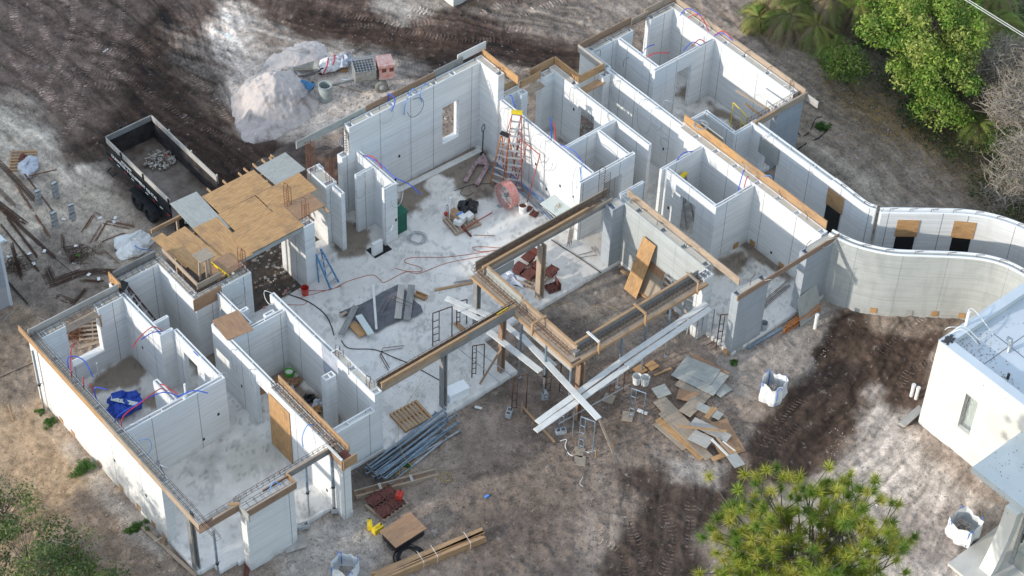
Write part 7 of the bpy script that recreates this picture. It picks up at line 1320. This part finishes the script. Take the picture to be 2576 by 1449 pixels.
litter('yellow fallen leaves along the track at the trees', ln, 3600, 'yleaf', (.02, .045, .7, .7), 5); litter('thin yellow leaves spread over the right track', [at(2, x, y, -.2) for x, y in ((1200, 900), (1500, 1200), (2000, 1350), (2300, 1420), (1100, 500))], 1500, 'yleaf', (.02, .04, 1.3, 1.3), 6)
litter('dark bits of leaf on the great room slab', [(11, 4.5), (14.5, 3), (12.5, 1.5), (11, 0), (13, .5), (9.5, .5), (15, 5)], 900, 'dleaf', (.008, .022, .9, .8), 7, .004, 'dark_bits'); litter('dark crumbs and roots on the front soil', [(10, -5), (13, -5), (16, -6), (14, -8), (11, -8), (18, -8), (16, -4)], 2600, 'dleaf', (.01, .035, 1.3, 1.1), 8, None, 'dark_bits')
litter('dark crumbs on the upper track', [(20, 15), (24, 14), (28, 12), (18, 20), (14, 22), (10, 24), (24, 18)], 2600, 'dleaf', (.01, .04, 2, 1.6), 9, None, 'dark_bits'); litter('brown twigs on the sand left of the house', [(-2, 2), (-2, 5), (-1.5, 0), (-3, 3.5), (-1, -2), (1, -3.5)], 1500, 'litter', (.012, .04, .8, .9), 10, None, 'dark_bits')
litter('dark crumbs between the house and the trees', [(34, 2), (36, -1), (33, 5), (34, -4), (31, 11)], 2200, 'dleaf', (.01, .035, 1.6, 1.8), 12, None, 'dark_bits')
# ================================================================ white building, shed, far building
t = thing('white_building', 'finished white stucco building with a pale membrane roof at the right edge', 'building', (28, -16, 0))
X0, Y1, ZR = 24.42, -12.33, 4.2; wy0, wy1, wz0, wz1 = -14.5, -13.94, 1.1, 2.85
b = MB(); b.box(X0, X0+.3, wy1, Y1, -.3, ZR-.02); b.box(X0, X0+.3, -26, wy0, -.3, ZR-.02); b.box(X0, X0+.3, wy0, wy1, -.3, wz0); b.box(X0, X0+.3, wy0, wy1, wz1, ZR-.02); b.box(X0+.3, 40, Y1-.3, Y1, -.3, ZR-.02); wl = b.build('wall', M['stucco'], t)
b = MB(); b.box(X0+.3, 40, -26, Y1-.3, 3.75, 3.9); rf = b.build('roof', M['roofm'], t)
b = MB(); b.box(X0-.01, X0+.36, -26, Y1+.01, ZR-.02, ZR+.05); b.box(X0+.36, 40, Y1-.36, Y1+.01, ZR-.02, ZR+.05); b.build('parapet_cap', M['roofm'], t, bevel=.015)
b = MB(); w_ = MB(); b.box(X0+.2, X0+.22, wy0, wy1, wz0, wz1); g_ = b.build('window', M['glass'], t)
for q in ((X0+.12, X0+.24, wy0, wy0+.04, wz0, wz1), (X0+.12, X0+.24, wy1-.04, wy1, wz0, wz1), (X0+.12, X0+.24, wy0+.04, wy1-.04, wz0, wz0+.04), (X0+.12, X0+.24, wy0+.04, wy1-.04, wz1-.04, wz1)): w_.box(*q)
w_.build('frame', M['alu'], g_); w_ = MB(); w_.box(X0-.03, X0+.12, wy0-.04, wy1+.04, wz0-.05, wz0-.002); w_.build('sill', M['stucco'], g_)
w_ = MB(); w_.box(X0+.3, X0+.32, wy0-.2, wy1+.2, wz0-.2, wz1+.2); w_.build('blind', M['paper'], g_)
rg = random.Random(4); b = MB()
for k in range(7):
    a = V3((X0+.8+k*1.25, Y1-.5-rg.random(), 3.906)); P = [a]
    for i in range(14): P.append(P[-1]+V3((rg.uniform(-.05, .05), -.8, 0)))
    for p, q in zip(P[:-1], P[1:]):
        if rg.random() < .6: b.beam(p, q, .02, .006)
for k in range(3):
    y = Y1-1.6-k*2.4; b.beam((X0+.5, y, 3.907), (39, y+.2, 3.907), .018, .006)
b.build('tar_seam', M['tar'], rf)
litter('dry leaves gathered in the corner of the white roof', [(X0+.8, Y1-.7), (X0+1.4, Y1-.8), (X0+1.0, Y1-1.4), (X0+.7, Y1-2.6)], 200, 'litter', (.01, .04, .35, .35), 21, 3.91); litter('dark specks on the white roof', [(27, -14), (29, -13.5), (26, -16), (28, -12.8)], 110, 'dleaf', (.008, .025, 1.0, .7), 22, 3.91, 'dark_bits')
for x, y, h, l in ((26.25, -14.05, .38, 'silver gooseneck vent on the white roof'), (25.2, -14.9, .25, 'small dark pipe vent on the white roof')):
    p = V3((x, y, 3.9)); b = MB(); b.tube([p, p+V3((0, 0, h))]+([p+V3((.04, .06, h+.12)), p+V3((.02, .2, h+.1))] if h > .3 else []), .09 if h > .3 else .05, 12); vt = b.build('roof_vent', M['galv' if h > .3 else 'darksteel'], smooth=True); tag(vt, l, 'roof vent')
p = V3((25.7, -12.45, 4.2)); b = MB(); b.tube([p, p+V3((0, 0, .75))], .06, 10); tag(b.build('standpipe', M['pvc']), 'white pipe rising from the roof edge of the white building', 'pipe', 'white upright pipes')
for k, (a, c, d) in enumerate((((25.7, -12.4, 4.25), (26.2, -12.2, 4.6), (26.4, -13.2, 3.95)), ((25.6, -12.5, 4.25), (25.0, -12.3, 4.5), (25.0, -12.1, 4.2)), ((25.0, -12.4, 4.3), (25.3, -12.6, 4.6), (25.8, -13.1, 3.95)), ((24.9, -12.4, 4.3), (25.2, -12.7, 4.55), (25.6, -13.2, 3.95)))): tube(('first', 'second', 'third', 'fourth')[k]+' white cable looping over the roof edge of the white building', [a, c, d], 'pvc', .015, 'white_cable', 'white cables on the white building')
b = MB(); 
for k in range(9): b.beam((X0+.1+rg.uniform(-.1, .35), Y1-.15+rg.uniform(-.25, .1), ZR+.06), (X0+.1+rg.uniform(-.1, .5), Y1-.15+rg.uniform(-.25, .1), ZR+.08), .08, .02)
b.build('torn_membrane', M['tar'], t)
b = MB(); b.box(-.06, .06, -.04, .04, -.03, .03); o = b.build('red_mark', M['rust']); o.location = (X0-.01, -15.6, .95); o.scale = (.3, 1, 1); tag(o, 'small red brown mark low on the white stucco wall', 'mark')
t = thing('entrance_canopy', 'thick pale concrete canopy slab over the glass doors at the lower right corner', 'canopy', (23, -19, 0))
b = MB(); b.box(21.72, 24.42, -27, -16.50, 2.98, 3.24); b.build('roof_slab', M['canopy'], t, bevel=.03)
b = MB(); n = 12                                                  # flared curved column
for k in range(n):
    u0, u1 = k/n, (k+1)/n; f = lambda u: .62-.50*math.sin(min(1, u*1.05)*math.pi/2)**.8; c0, c1 = f(u0), f(u1); za, zb = -.02+3.0*u0, -.02+3.0*u1; y0_, y1_ = -18.72, -18.22
    xa, xb = 21.62-c0, 21.62-c1; wd = .34
    b.hexa([(xa, y0_, za), (xa+wd, y0_, za), (xa+wd, y1_, za), (xa, y1_, za), (xb, y0_, zb), (xb+wd, y0_, zb), (xb+wd, y1_, zb), (xb, y1_, zb)])
b.build('curved_column', M['stucco'], t)
t = thing('sliding_door', 'large glass sliding door with a light frame under the canopy', 'glass door', (21.9, -20, 0))
b = MB(); b.box(22.02, 22.04, -24, -18.85, .05, 2.95); b.build('glass_pane', M['glass'], t)
for q in ((21.96, 22.1, -18.85, -18.73, 0, 2.97), (21.96, 22.1, -24, -18.85, 0, .07), (21.96, 22.1, -24, -18.85, 2.9, 2.97)): b = MB(); b.box(*q); b.build('frame', M['alu'], t)
b = MB(); b.box(21.9, 21.98, -18.98, -18.94, 1.4, 1.9); b.build('handle', M['darksteel'], t)
b = MB(); b.box(22.6, 24.4, -26, -18.6, .02, .06); tag(b.build('interior_floor', M['concrete']), kind='structure')
b = MB(); b.box(20.32, 24.42, -27, -17.42, -.3, .0); tag(b.build('patio', M['concrete'], bevel=.02), kind='structure')
litter('dark specks on the canopy and patio', [(22.5, -17.2), (23.3, -17), (21.5, -18)], 60, 'dleaf', (.01, .03, .5, .4), 23, 3.245, 'dark_bits')
t = thing('metal_shed', 'corner of a pale corrugated metal shed at the left edge', 'shed', (.5, 14.5, -.2)); b = MB()
b.box(-3, 1.62, 13.35, 17, -.2, 3.2); b.build('wall', M['metalwall'], t); b = MB(); 
for k in range(26): b.beam((-3, 13.33, .9+k*.09), (1.6, 13.33, .9+k*.09), .03, .035)
b.build('corrugation', M['metalwall'], t); b = MB(); b.box(1.55, 1.66, 13.3, 13.42, -.2, 3.2); b.build('corner_trim', M['roofm'], t); b = MB(); b.box(-3.2, 1.8, 13.15, 17.2, 3.2, 3.3); b.build('roof', M['roofm'], t)
t = thing('white_outbuilding', 'foot of a small white block building at the top edge', 'building', (27.5, 18.5, -.2)); b = MB(); b.box(26.4, 29.5, 17.4, 20.5, -.25, 2.4); b.build('wall', M['stucco'], t)
coil('pale cable coil beside the white building at the top edge', 28.2, 17.0, -.18, .3, 4, 'pvc', .015, 17, spread=.8)
for k in range(2): b = MB(); o_ = V3((0, .12*k, .1*k)); b.tube([V3(pp(2380, -30, 7))+o_, V3(pp(2660, 145, 7))+o_], .011, 5); tag(b.build('overhead_wire', M['pvc']), ('upper' if k else 'lower')+' white overhead wire crossing before the trees', 'wire', 'overhead wires')
# ================================================================ plants
def leafmat(name, rough=.6):
    N = NT(name); a = N.n('VertexColor'); a.layer_name = 'Col'; N.l(a.outputs[0], N.b.inputs['Base Color']); N.b.inputs['Roughness'].default_value = rough; N.b.inputs['Specular IOR Level'].default_value = .25
    tr = N.n('BsdfTranslucent'); N.l(a.outputs[0], tr.inputs[0]); mx = N.n('MixShader'); mx.inputs[0].default_value = .3; N.l(N.b.outputs[0], mx.inputs[1]); N.l(tr.outputs[0], mx.inputs[2]); out = next(n for n in N.t.nodes if n.type == 'OUTPUT_MATERIAL'); N.l(mx.outputs[0], out.inputs[0]); return N.m
M['leaf'] = leafmat('leaves'); M['needle'] = leafmat('needles', .5)
def unit(v): return v/np.maximum(np.linalg.norm(v, axis=-1, keepdims=True), 1e-9)
def leaf_cloud(name, parent, clumps, n, size, cols, seed, label=None, kind=None, flat=.5):
    """clumps: array (k, 4) of x, y, z, radius"""
    rg = np.random.default_rng(seed); K = len(clumps); w = clumps[:, 3]**2; ci = rg.choice(K, n, p=w/w.sum()); c = clumps[ci]; d = unit(rg.normal(0, 1, (n, 3))); r = c[:, 3:4]*rg.random((n, 1))**.45
    p = c[:, :3]+d*r*np.array([1, 1, .75]); nrm = unit(d*.7+rg.normal(0, .6, (n, 3))+np.array([0, 0, flat])); a = unit(np.cross(nrm, rg.normal(0, 1, (n, 3)))); b_ = np.cross(nrm, a); s = rg.uniform(size*.6, size*1.3, (n, 1))
    V = np.concatenate([p-a*s, p-b_*s*.45, p+a*s, p+b_*s*.45]); i = np.arange(n); F = np.stack([i, i+n, i+2*n, i+3*n], 1)
    cols = np.array(cols); cc = cols[rg.integers(0, len(cols), K)][ci]*.55+cols[rg.integers(0, len(cols), n)]*.45; cc = cc*rg.uniform(.7, 1.3, (n, 1)); C4 = np.concatenate([cc]*4)
    o = np_mesh(name, V, F, M['leaf'], parent, C4)
    if label: tag(o, label, 'plant', None, kind)
    return o
def crown_clumps(c, R, k, seed, cr=(.3, .6), shell=.55):
    rg = np.random.default_rng(seed); d = unit(rg.normal(0, 1, (k, 3))); d[:, 2] = np.abs(d[:, 2])*1.1-.25; d = unit(d); r = shell+(1-shell)*rg.random((k, 1)); return np.concatenate([np.array(c)+d*r*np.array(R), rg.uniform(*cr, (k, 1))], 1)
def limbs(parent, base, targets, r0, mat='bark', seed=1, fork=.35, nm='trunk', sag=.0):
    rg = random.Random(seed); base = V3(base); cz = sum(t_[2] for t_ in targets)/len(targets); cx_ = sum(t_[0] for t_ in targets)/len(targets); cy_ = sum(t_[1] for t_ in targets)/len(targets); top = V3((cx_, cy_, cz)); b = MB()
    m = [base.lerp(top, f)+V3((rg.uniform(-.1, .1), rg.uniform(-.1, .1), 0)) for f in (0, .25, .5, .8, 1)]; b.tube(m, [r0, r0*.85, r0*.7, r0*.45, r0*.2], 8); b.build(nm, M[mat], parent)
    b = MB()
    for t_ in targets:
        f = rg.uniform(fork, .95); s = base.lerp(top, f); e = V3(t_[:3]); mid = s.lerp(e, .5)+V3((rg.uniform(-.2, .2), rg.uniform(-.2, .2), rg.uniform(0, .3)-sag)); b.tube([s, mid, e], [r0*.32, r0*.2, r0*.06], 5)
    return b.build('branches', M[mat], parent)
def leafy_tree(label, base, c, R, k, n, size, cols, seed, r0=.12, group=None, cr=(.35, .65), shell=.55, name='leafy_tree', cat='tree'):
    t = thing(name, label, cat, base, group); cl = crown_clumps(c, R, k, seed, cr, shell); limbs(t, base, [tuple(q) for q in cl[:26]], r0, seed=seed); leaf_cloud('crown', t, cl, n, size, cols, seed); return t
G_ = [(.10, .23, .03), (.16, .30, .04), (.30, .40, .07), (.40, .44, .11), (.05, .12, .02), (.44, .46, .13)]; GD = [(.04, .07, .03), (.06, .10, .04), (.09, .12, .05), (.03, .05, .025)]; GO = [(.09, .15, .04), (.14, .20, .06), (.06, .11, .03), (.19, .22, .08)]
leafy_tree('bright green leafy tree leaning over the dirt track at the upper right', (38.6, .8, -.2), (38.3, .8, 2.9), (2.3, 2.9, 2.5), 105, 15000, .085, G_, 1); leafy_tree('bright green leafy tree behind, toward the top edge', (41.2, 3.6, -.2), (40.9, 3.4, 3.0), (2.6, 2.6, 2.5), 95, 12000, .085, G_[:4], 2)
leafy_tree('bright green leafy crown hanging low over the track, nearest the house', (38.3, -.7, -.2), (37.9, -.5, 1.8), (1.7, 2.1, 1.9), 70, 8500, .08, G_, 6); leafy_tree('low leafy bush at the left foot of the green trees', (36.6, 2.9, -.2), (36.5, 3.0, .7), (.9, .9, .9), 26, 2200, .07, G_, 3, .05, name='leafy_bush', cat='bush'); leafy_tree('small bush below the green tree beside the palms', (37.3, -1.8, -.2), (37.2, -1.7, .8), (.9, 1.2, 1.1), 26, 2500, .07, G_[:4], 4, .05, name='leafy_bush', cat='bush')
leafy_tree('dark low bush right of the lower palms', (38.0, -5.2, -.2), (38.0, -5.0, .8), (1.0, 1.2, .8), 26, 2200, .06, GD+G_[:1], 5, .05, name='leafy_bush', cat='bush')
uc = np.array([[x, y, .15+.4*rnd(0, 1), rnd(.5, .9)] for x, y in [(37.2+rnd(0, 9), 0) for _ in range(1)]])
rg_ = np.random.default_rng(8); us = []
UP = [(1960, -60), (2100, 50), (2190, 170), (2235, 290), (2335, 415), (2440, 510), (2500, 630), (2600, 750), (2900, 700), (2900, -500), (1960, -400)]
for k in range(2600):
    u, v = rg_.uniform(1950, 2750), rg_.uniform(-260, 760)
    if float(sdist(np.array([u]), np.array([v]), UP)[0]) > -14 or len(us) > 420: continue
    q = pp(u, v, 0); us.append((q[0], q[1], rg_.uniform(.0, .7), rg_.uniform(.35, .75)))
leaf_cloud('undergrowth', None, np.array(us), 30000, .075, GD+[(.14, .13, .06), (.20, .18, .07), (.10, .16, .04)], 9, 'tangled dark undergrowth below the trees at the upper right', 'stuff')
def palm(label, x, y, h, fl, nf, seed, green=.5, z=-.2, grp='scrubby palms along the track'):
    rg = random.Random(seed); t = thing('palm_tree', label, 'palm', (x, y, z), grp); top = V3((x+rg.uniform(-.2, .2), y+rg.uniform(-.2, .2), z+h)); b = MB(); b.tube([(x, y, z), top], [.13, .09], 7); b.build('trunk', M['bark'], t)
    V, F, C_ = [], [], []
    for k in range(nf):
        a = rg.uniform(0, 6.28); el = rg.uniform(.15, 1.15); dry = rg.random() > green; L = fl*rg.uniform(.75, 1.15); d = V3((math.cos(a), math.sin(a), 0)); s = V3((-d.y, d.x, 0)); P = []; n = 9
        if dry: el *= .5
        for i in range(n+1): u = i/n; P.append(top+d*(L*u*math.cos(el*.6))+V3((0, 0, L*(math.sin(el)*u-(.95+.5*dry)*u*u))))
        col = np.array((.42, .33, .20) if dry else (.22, .30, .07) if rg.random() < .6 else (.38, .37, .11))*rg.uniform(.7, 1.25)
        for i in range(1, n+1):
            p = P[i]; dr = (P[i]-P[i-1]).normalized(); up = s.cross(dr)
            for m_ in range(3):
                q = P[i-1].lerp(p, m_/3)
                for sg in (-1, 1):
                    ll = L*.34*math.sin(math.pi*min(.97, (i-.3)/n)*.85+.35); e = q+(s*sg*.8+dr*.75).normalized()*ll-up*-.02+V3((0, 0, -ll*.35)); w_ = dr*.036; k0 = len(V); V += [tuple(q-w_), tuple(e), tuple(q+w_), tuple(q.lerp(e, .5)+V3((0, 0, .02)))]; F.append((k0, k0+1, k0+2, k0+3)); C_ += [col]*4
    np_mesh('fronds', np.array(V), np.array(F), M['leaf'], t, np.array(C_)); return t
PL = [(36.9, 6.9, 1.1, 1.5, .35), (37.5, 5.7, .9, 1.5, .4), (38.8, 6.2, 1.5, 1.7, .35), (38.0, 8.0, 1.4, 1.6, .2), (39.6, 7.4, 1.6, 1.8, .4), (36.9, 8.6, .6, 1.3, .25), (37.4, 4.4, .6, 1.3, .5), (43.0, .3, 1.8, 1.9, .9), (43.9, -1.0, 1.4, 1.8, .3), (38.2, -3.1, .8, 1.4, .55), (40.8, -2.6, 1.4, 1.6, .35), (39.0, -5.9, .6, 1.3, .4), (41.8, 6.2, 1.9, 1.9, .5), (44.6, 2.0, 1.9, 1.9, .4), (36.2, 7.9, .5, 1.2, .3), (37.9, 6.9, 1.2, 1.5, .3), (39.4, 8.6, 1.4, 1.7, .35), (39.9, 5.4, 1.3, 1.5, .5), (39.0, -4.0, .8, 1.4, .4), (42.0, -1.2, 1.6, 1.7, .5)]
PLL = ['brownish palm nearest the track among the upper palms', 'low palm with drooping yellow green fronds at the track bend', 'tall palm behind the two low ones at the top', 'dry palm with hanging grey fronds near the top edge', 'palm at the top edge beside the green tree', 'small dry palm at the left end of the thicket', 'small palm poking out left of the green tree', 'large bright green palm right of the green tree', 'orange brown palm at the right edge under the wires', 'yellow green palm at the foot of the bare bushes', 'half dry palm between the green tree and the bare bushes', 'small palm at the lower end of the thicket', 'palm behind the green trees at the top', 'dry palm at the right edge behind the green one', 'tiny palm at the track edge left of the thicket', 'dry palm between the two nearest upper palms', 'tallest palm at the very top edge', 'palm tucked against the green tree at the top', 'brown palm under the large bare bush', 'palm in the gap right of the green tree']
for i, (x, y, h, fl, g_) in enumerate(PL): palm(PLL[i], x, y, h, fl, 26, i+10, g_)
def bare_bush(label, x, y, c, R, n, seed, r=.008, leaves=0, grp='bare grey bushes at the right edge', name='bare_bush'):
    rg = random.Random(seed); t = thing(name, label, 'bush', (x, y, -.2), grp); b = MB(); base = V3((x, y, -.2)); tips = []
    mains = []
    for k in range(9):
        a = rg.uniform(0, 6.28); e = V3((c[0]+R[0]*.6*math.cos(a)*rg.random(), c[1]+R[1]*.6*math.sin(a)*rg.random(), c[2]*rg.uniform(.5, 1))); m = base.lerp(e, .5)+V3((rg.uniform(-.3, .3), rg.uniform(-.3, .3), .2)); b.tube([base, m, e], [.05, .035, .02], 5); mains.append(e)
    b.build('trunk', M['drybark'], t); b = MB()
    for k in range(n):
        s = rg.choice(mains)+V3((rg.gauss(0, .35), rg.gauss(0, .35), rg.gauss(0, .25))); a = rg.uniform(0, 6.28); el = rg.uniform(-.2, 1.2); L = rg.uniform(.6, 1.5); d = V3((math.cos(a)*math.cos(el)*R[0]*.55, math.sin(a)*math.cos(el)*R[1]*.55, math.sin(el)*.8))*L*.6
        p1 = s+d*.5+V3((rg.gauss(0, .12), rg.gauss(0, .12), rg.gauss(0, .1))); p2 = s+d+V3((rg.gauss(0, .15), rg.gauss(0, .15), rg.gauss(0, .15)-.1)); b.tube([s, p1, p2], [r*1.6, r, r*.6], 3, cap=False); tips.append((*p2, .25))
        for m_ in range(3): q = p1.lerp(p2, rg.random()); e = q+V3((rg.gauss(0, .22), rg.gauss(0, .22), rg.gauss(.05, .15))); b.tube([q, e], [r*.8, r*.5], 3, cap=False)
    b.build('twigs', M['drybark'], t)
    if leaves: leaf_cloud('crown', t, np.array(tips), leaves, .04, [(.22, .22, .10), (.30, .25, .12), (.16, .18, .07), (.36, .26, .12)], seed)
for i, (px_, py_, cz, Rx, n, l) in enumerate(((2400, 420, 2.3, 1.6, 420, 'bare grey bush at the upper end, below the orange palm'), (2490, 760, 2.2, 1.7, 460, 'largest bare grey bush in the middle of the right edge'), (2530, 1060, 1.9, 1.5, 380, 'bare grey bush at the lower right of the thicket'), (2500, 1330, 1.4, 1.3, 300, 'lowest bare grey bush beside the curved wall'), (2600, 330, 2.5, 1.8, 380, 'bare grey bush at the right edge behind the others'), (2640, 700, 2.2, 1.6, 300, 'bare grey bush right at the picture edge'))):
    q = at(2, px_, py_, cz); bare_bush(l, q[0], q[1], (q[0], q[1], cz), (Rx, Rx, 1), n, 40+i, .011, 1100)
# pine at the lower right
def pine(label, base, c, R, seed):
    rg = random.Random(seed); t = thing('pine_tree', label, 'pine tree', base); base = V3(base); c = V3(c); top = V3((c.x+.2, c.y, c.z+R[2]*.55)); b = MB(); b.tube([base, base.lerp(top, .4)+V3((.1, 0, 0)), base.lerp(top, .75), top], [.17, .13, .08, .03], 9); b.build('trunk', M['bark'], t)
    tips = []; b = MB(); nb = 58
    for k in range(nb):
        a = k*2.4+rg.uniform(-.3, .3); el = rg.uniform(-.05, 1.0); f = rg.uniform(.42, .92); s = base.lerp(top, f); e = c+V3((R[0]*math.cos(a)*math.cos(el), R[1]*math.sin(a)*math.cos(el), R[2]*math.sin(el)))*rg.uniform(.6, 1.0)**.7; mid = s.lerp(e, .55)+V3((rg.gauss(0, .15), rg.gauss(0, .15), -.25)); b.tube([s, s.lerp(mid, .5)+V3((0, 0, -.05)), mid, e], [.05, .042, .03, .014], 5); tips.append(e)
        for m_ in range(9):
            q = mid.lerp(e, rg.uniform(-.5, .95)); ee = q+(e-mid).normalized()*rg.uniform(.2, .6)+V3((rg.gauss(0, .4), rg.gauss(0, .4), rg.uniform(0, .45))); b.tube([q, q.lerp(ee, .5)+V3((0, 0, -.04)), ee], [.02, .015, .01], 4); tips.append(ee)
    b.build('branches', M['bark'], t); V, F, C_ = [], [], []; N_ = 0; r2 = np.random.default_rng(seed)
    T = np.array([tuple(q) for q in tips]); nn = 115; n = len(T)*nn; ti = np.repeat(np.arange(len(T)), nn); ax = unit(T-np.array((c.x, c.y, c.z-1.2)))[ti]; d = unit(r2.normal(0, 1, (n, 3))*.95+ax*.45); L = r2.uniform(.24, .40, (n, 1)); p0 = T[ti]-ax*r2.uniform(0, .14, (n, 1)); e = p0+d*L+np.array([0, 0, -.03])*L; s = unit(np.cross(d, r2.normal(0, 1, (n, 3))))*.010
    V = np.concatenate([p0-s, p0+s, e]); i = np.arange(n); F = np.stack([i, i+n, i+2*n], 1); base_c = np.array([(.38, .40, .06), (.27, .34, .05), (.46, .44, .09), (.15, .24, .04)])[r2.integers(0, 4, len(T))][ti]*r2.uniform(.75, 1.3, (n, 1)); C_ = np.concatenate([base_c]*3)
    np_mesh('needles', V, F, M['needle'], t, C_)
pine('large yellow green pine crown seen from above at the lower right', (12.9, -17.6, -.2), (12.7, -17.0, 5.9), (3.15, 3.15, 2.5), 5)
# pale lumber and rubble lying below the pine
lay('white plank lying under the pine, left of three', 8, (940, 1190), (1230, 1330), -.15, .14, .05, 'plank', grp='white planks under the pine'); lay('white plank lying under the pine, middle of three', 8, (1000, 1190), (1270, 1400), -.12, .14, .05, 'plank', grp='white planks under the pine'); lay('white plank lying under the pine, right of three', 8, (930, 1240), (1150, 1420), -.15, .14, .05, 'plank', grp='white planks under the pine')
# bushes at the lower left
for i, (x, y, cz, R, n, cols, l) in enumerate(((-4.2, 3.6, 1.3, (1.2, 1.3, 1.3), 1500, GO, 'sparse olive bush at the left edge above the palms'), (-4.5, 1.6, 1.6, (1.5, 1.4, 1.5), 2600, GD[:2]+GO, 'dark green bush in the middle of the left edge'), (-4.9, -.3, 1.8, (1.7, 1.5, 1.6), 3200, GD[:2]+GO, 'dense dark bush at the lower left corner'), (-3.4, .6, 1.0, (1.1, 1.2, 1.1), 1200, GO, 'thin olive bush leaning over the sand at the lower left'), (-3.7, -1.9, 1.4, (1.5, 1.2, 1.3), 2200, GD[:2]+GO, 'bush at the very bottom left beside small palms'))):
    leafy_tree(l, (x, y, -.2), (x, y, cz), R, 34, n, .06, cols, 60+i, .05, 'bushes at the lower left', (.25, .5), .4, 'olive_bush', 'bush')
    bare_bush(l.replace('bush', 'twiggy stems beside the bush'), x+.3, y+.2, (x+.3, y+.2, cz), (1.2, 1.2, 1), 70, 80+i, .008, 0, 'twigs at the lower left', 'dry_twigs')
for i, (x, y, l) in enumerate(((-3.2, 1.6, 'dark small palm among the lower left bushes'), (-3.0, .3, 'dark palm spreading over the sand at the lower left'), (-2.7, -1.2, 'palm at the bottom edge left of the house'), (-2.2, -2.4, 'pale palm fronds at the bottom edge'))): palm(l, x, y, .5, 1.1, 16, 90+i, .85, grp='small palms at the lower left')
for i, (x, y, s, l) in enumerate(((-.55, 4.7, .42, 'green weed clump growing at the foot of the left wall'), (-.35, 7.3, .2, 'small weed tuft near the far end of the left wall'), (-.3, 7.9, .16, 'tiny weed tuft on the sand left of the house'), (-.5, 1.3, .28, 'yellowish weeds at the front end of the left wall'), (33.5, 1.5, .3, 'small green weed on the soil behind the end wall'), (21.2, -6.0, .16, 'tiny green weed in the gravel by the front pillar'), (8.5, -2.4, .14, 'tiny weed at the slab edge by the boarded wall'))):
    rg_ = np.random.default_rng(i); cl = np.concatenate([np.array([(x, y, gz(x, y)+s*.3)])+rg_.normal(0, s*.45, (14, 3))*np.array([1, 1, .4]), np.full((14, 1), s*.45)], 1); o = leaf_cloud('weed', None, cl, int(1400*s/.3), .035, [(.05, .13, .03), (.08, .18, .04), (.12, .20, .05)], i); tag(o, l, 'weed', 'weeds')
# tall trees out of the picture whose shade falls over the site
SH = [(-17, -5.5, 8.6, 3.4), (-15, -9.5, 8.2, 3.2), (-19, -1.5, 8.0, 2.6), (-14, -13.5, 7.6, 3.0), (-13, 16.5, 8.5, 3.4), (-12, 21, 9, 3.6), (-11, 26, 9, 3.6), (-10, 31, 9, 3.8), (-8, 36, 9, 4.0), (-6, 41, 9, 4)]
for i, (x, y, h, r) in enumerate(SH): leafy_tree('tall shade tree number %s west of the site' % ('one two three four five six seven eight nine ten'.split()[i]), (x, y, -.2), (x, y, h-r*.75), (r, r, r*.8), 60, 5200, .2, GD, 200+i, .25, 'shade trees west of the site', (.6, 1.1), .3, 'shade_tree')
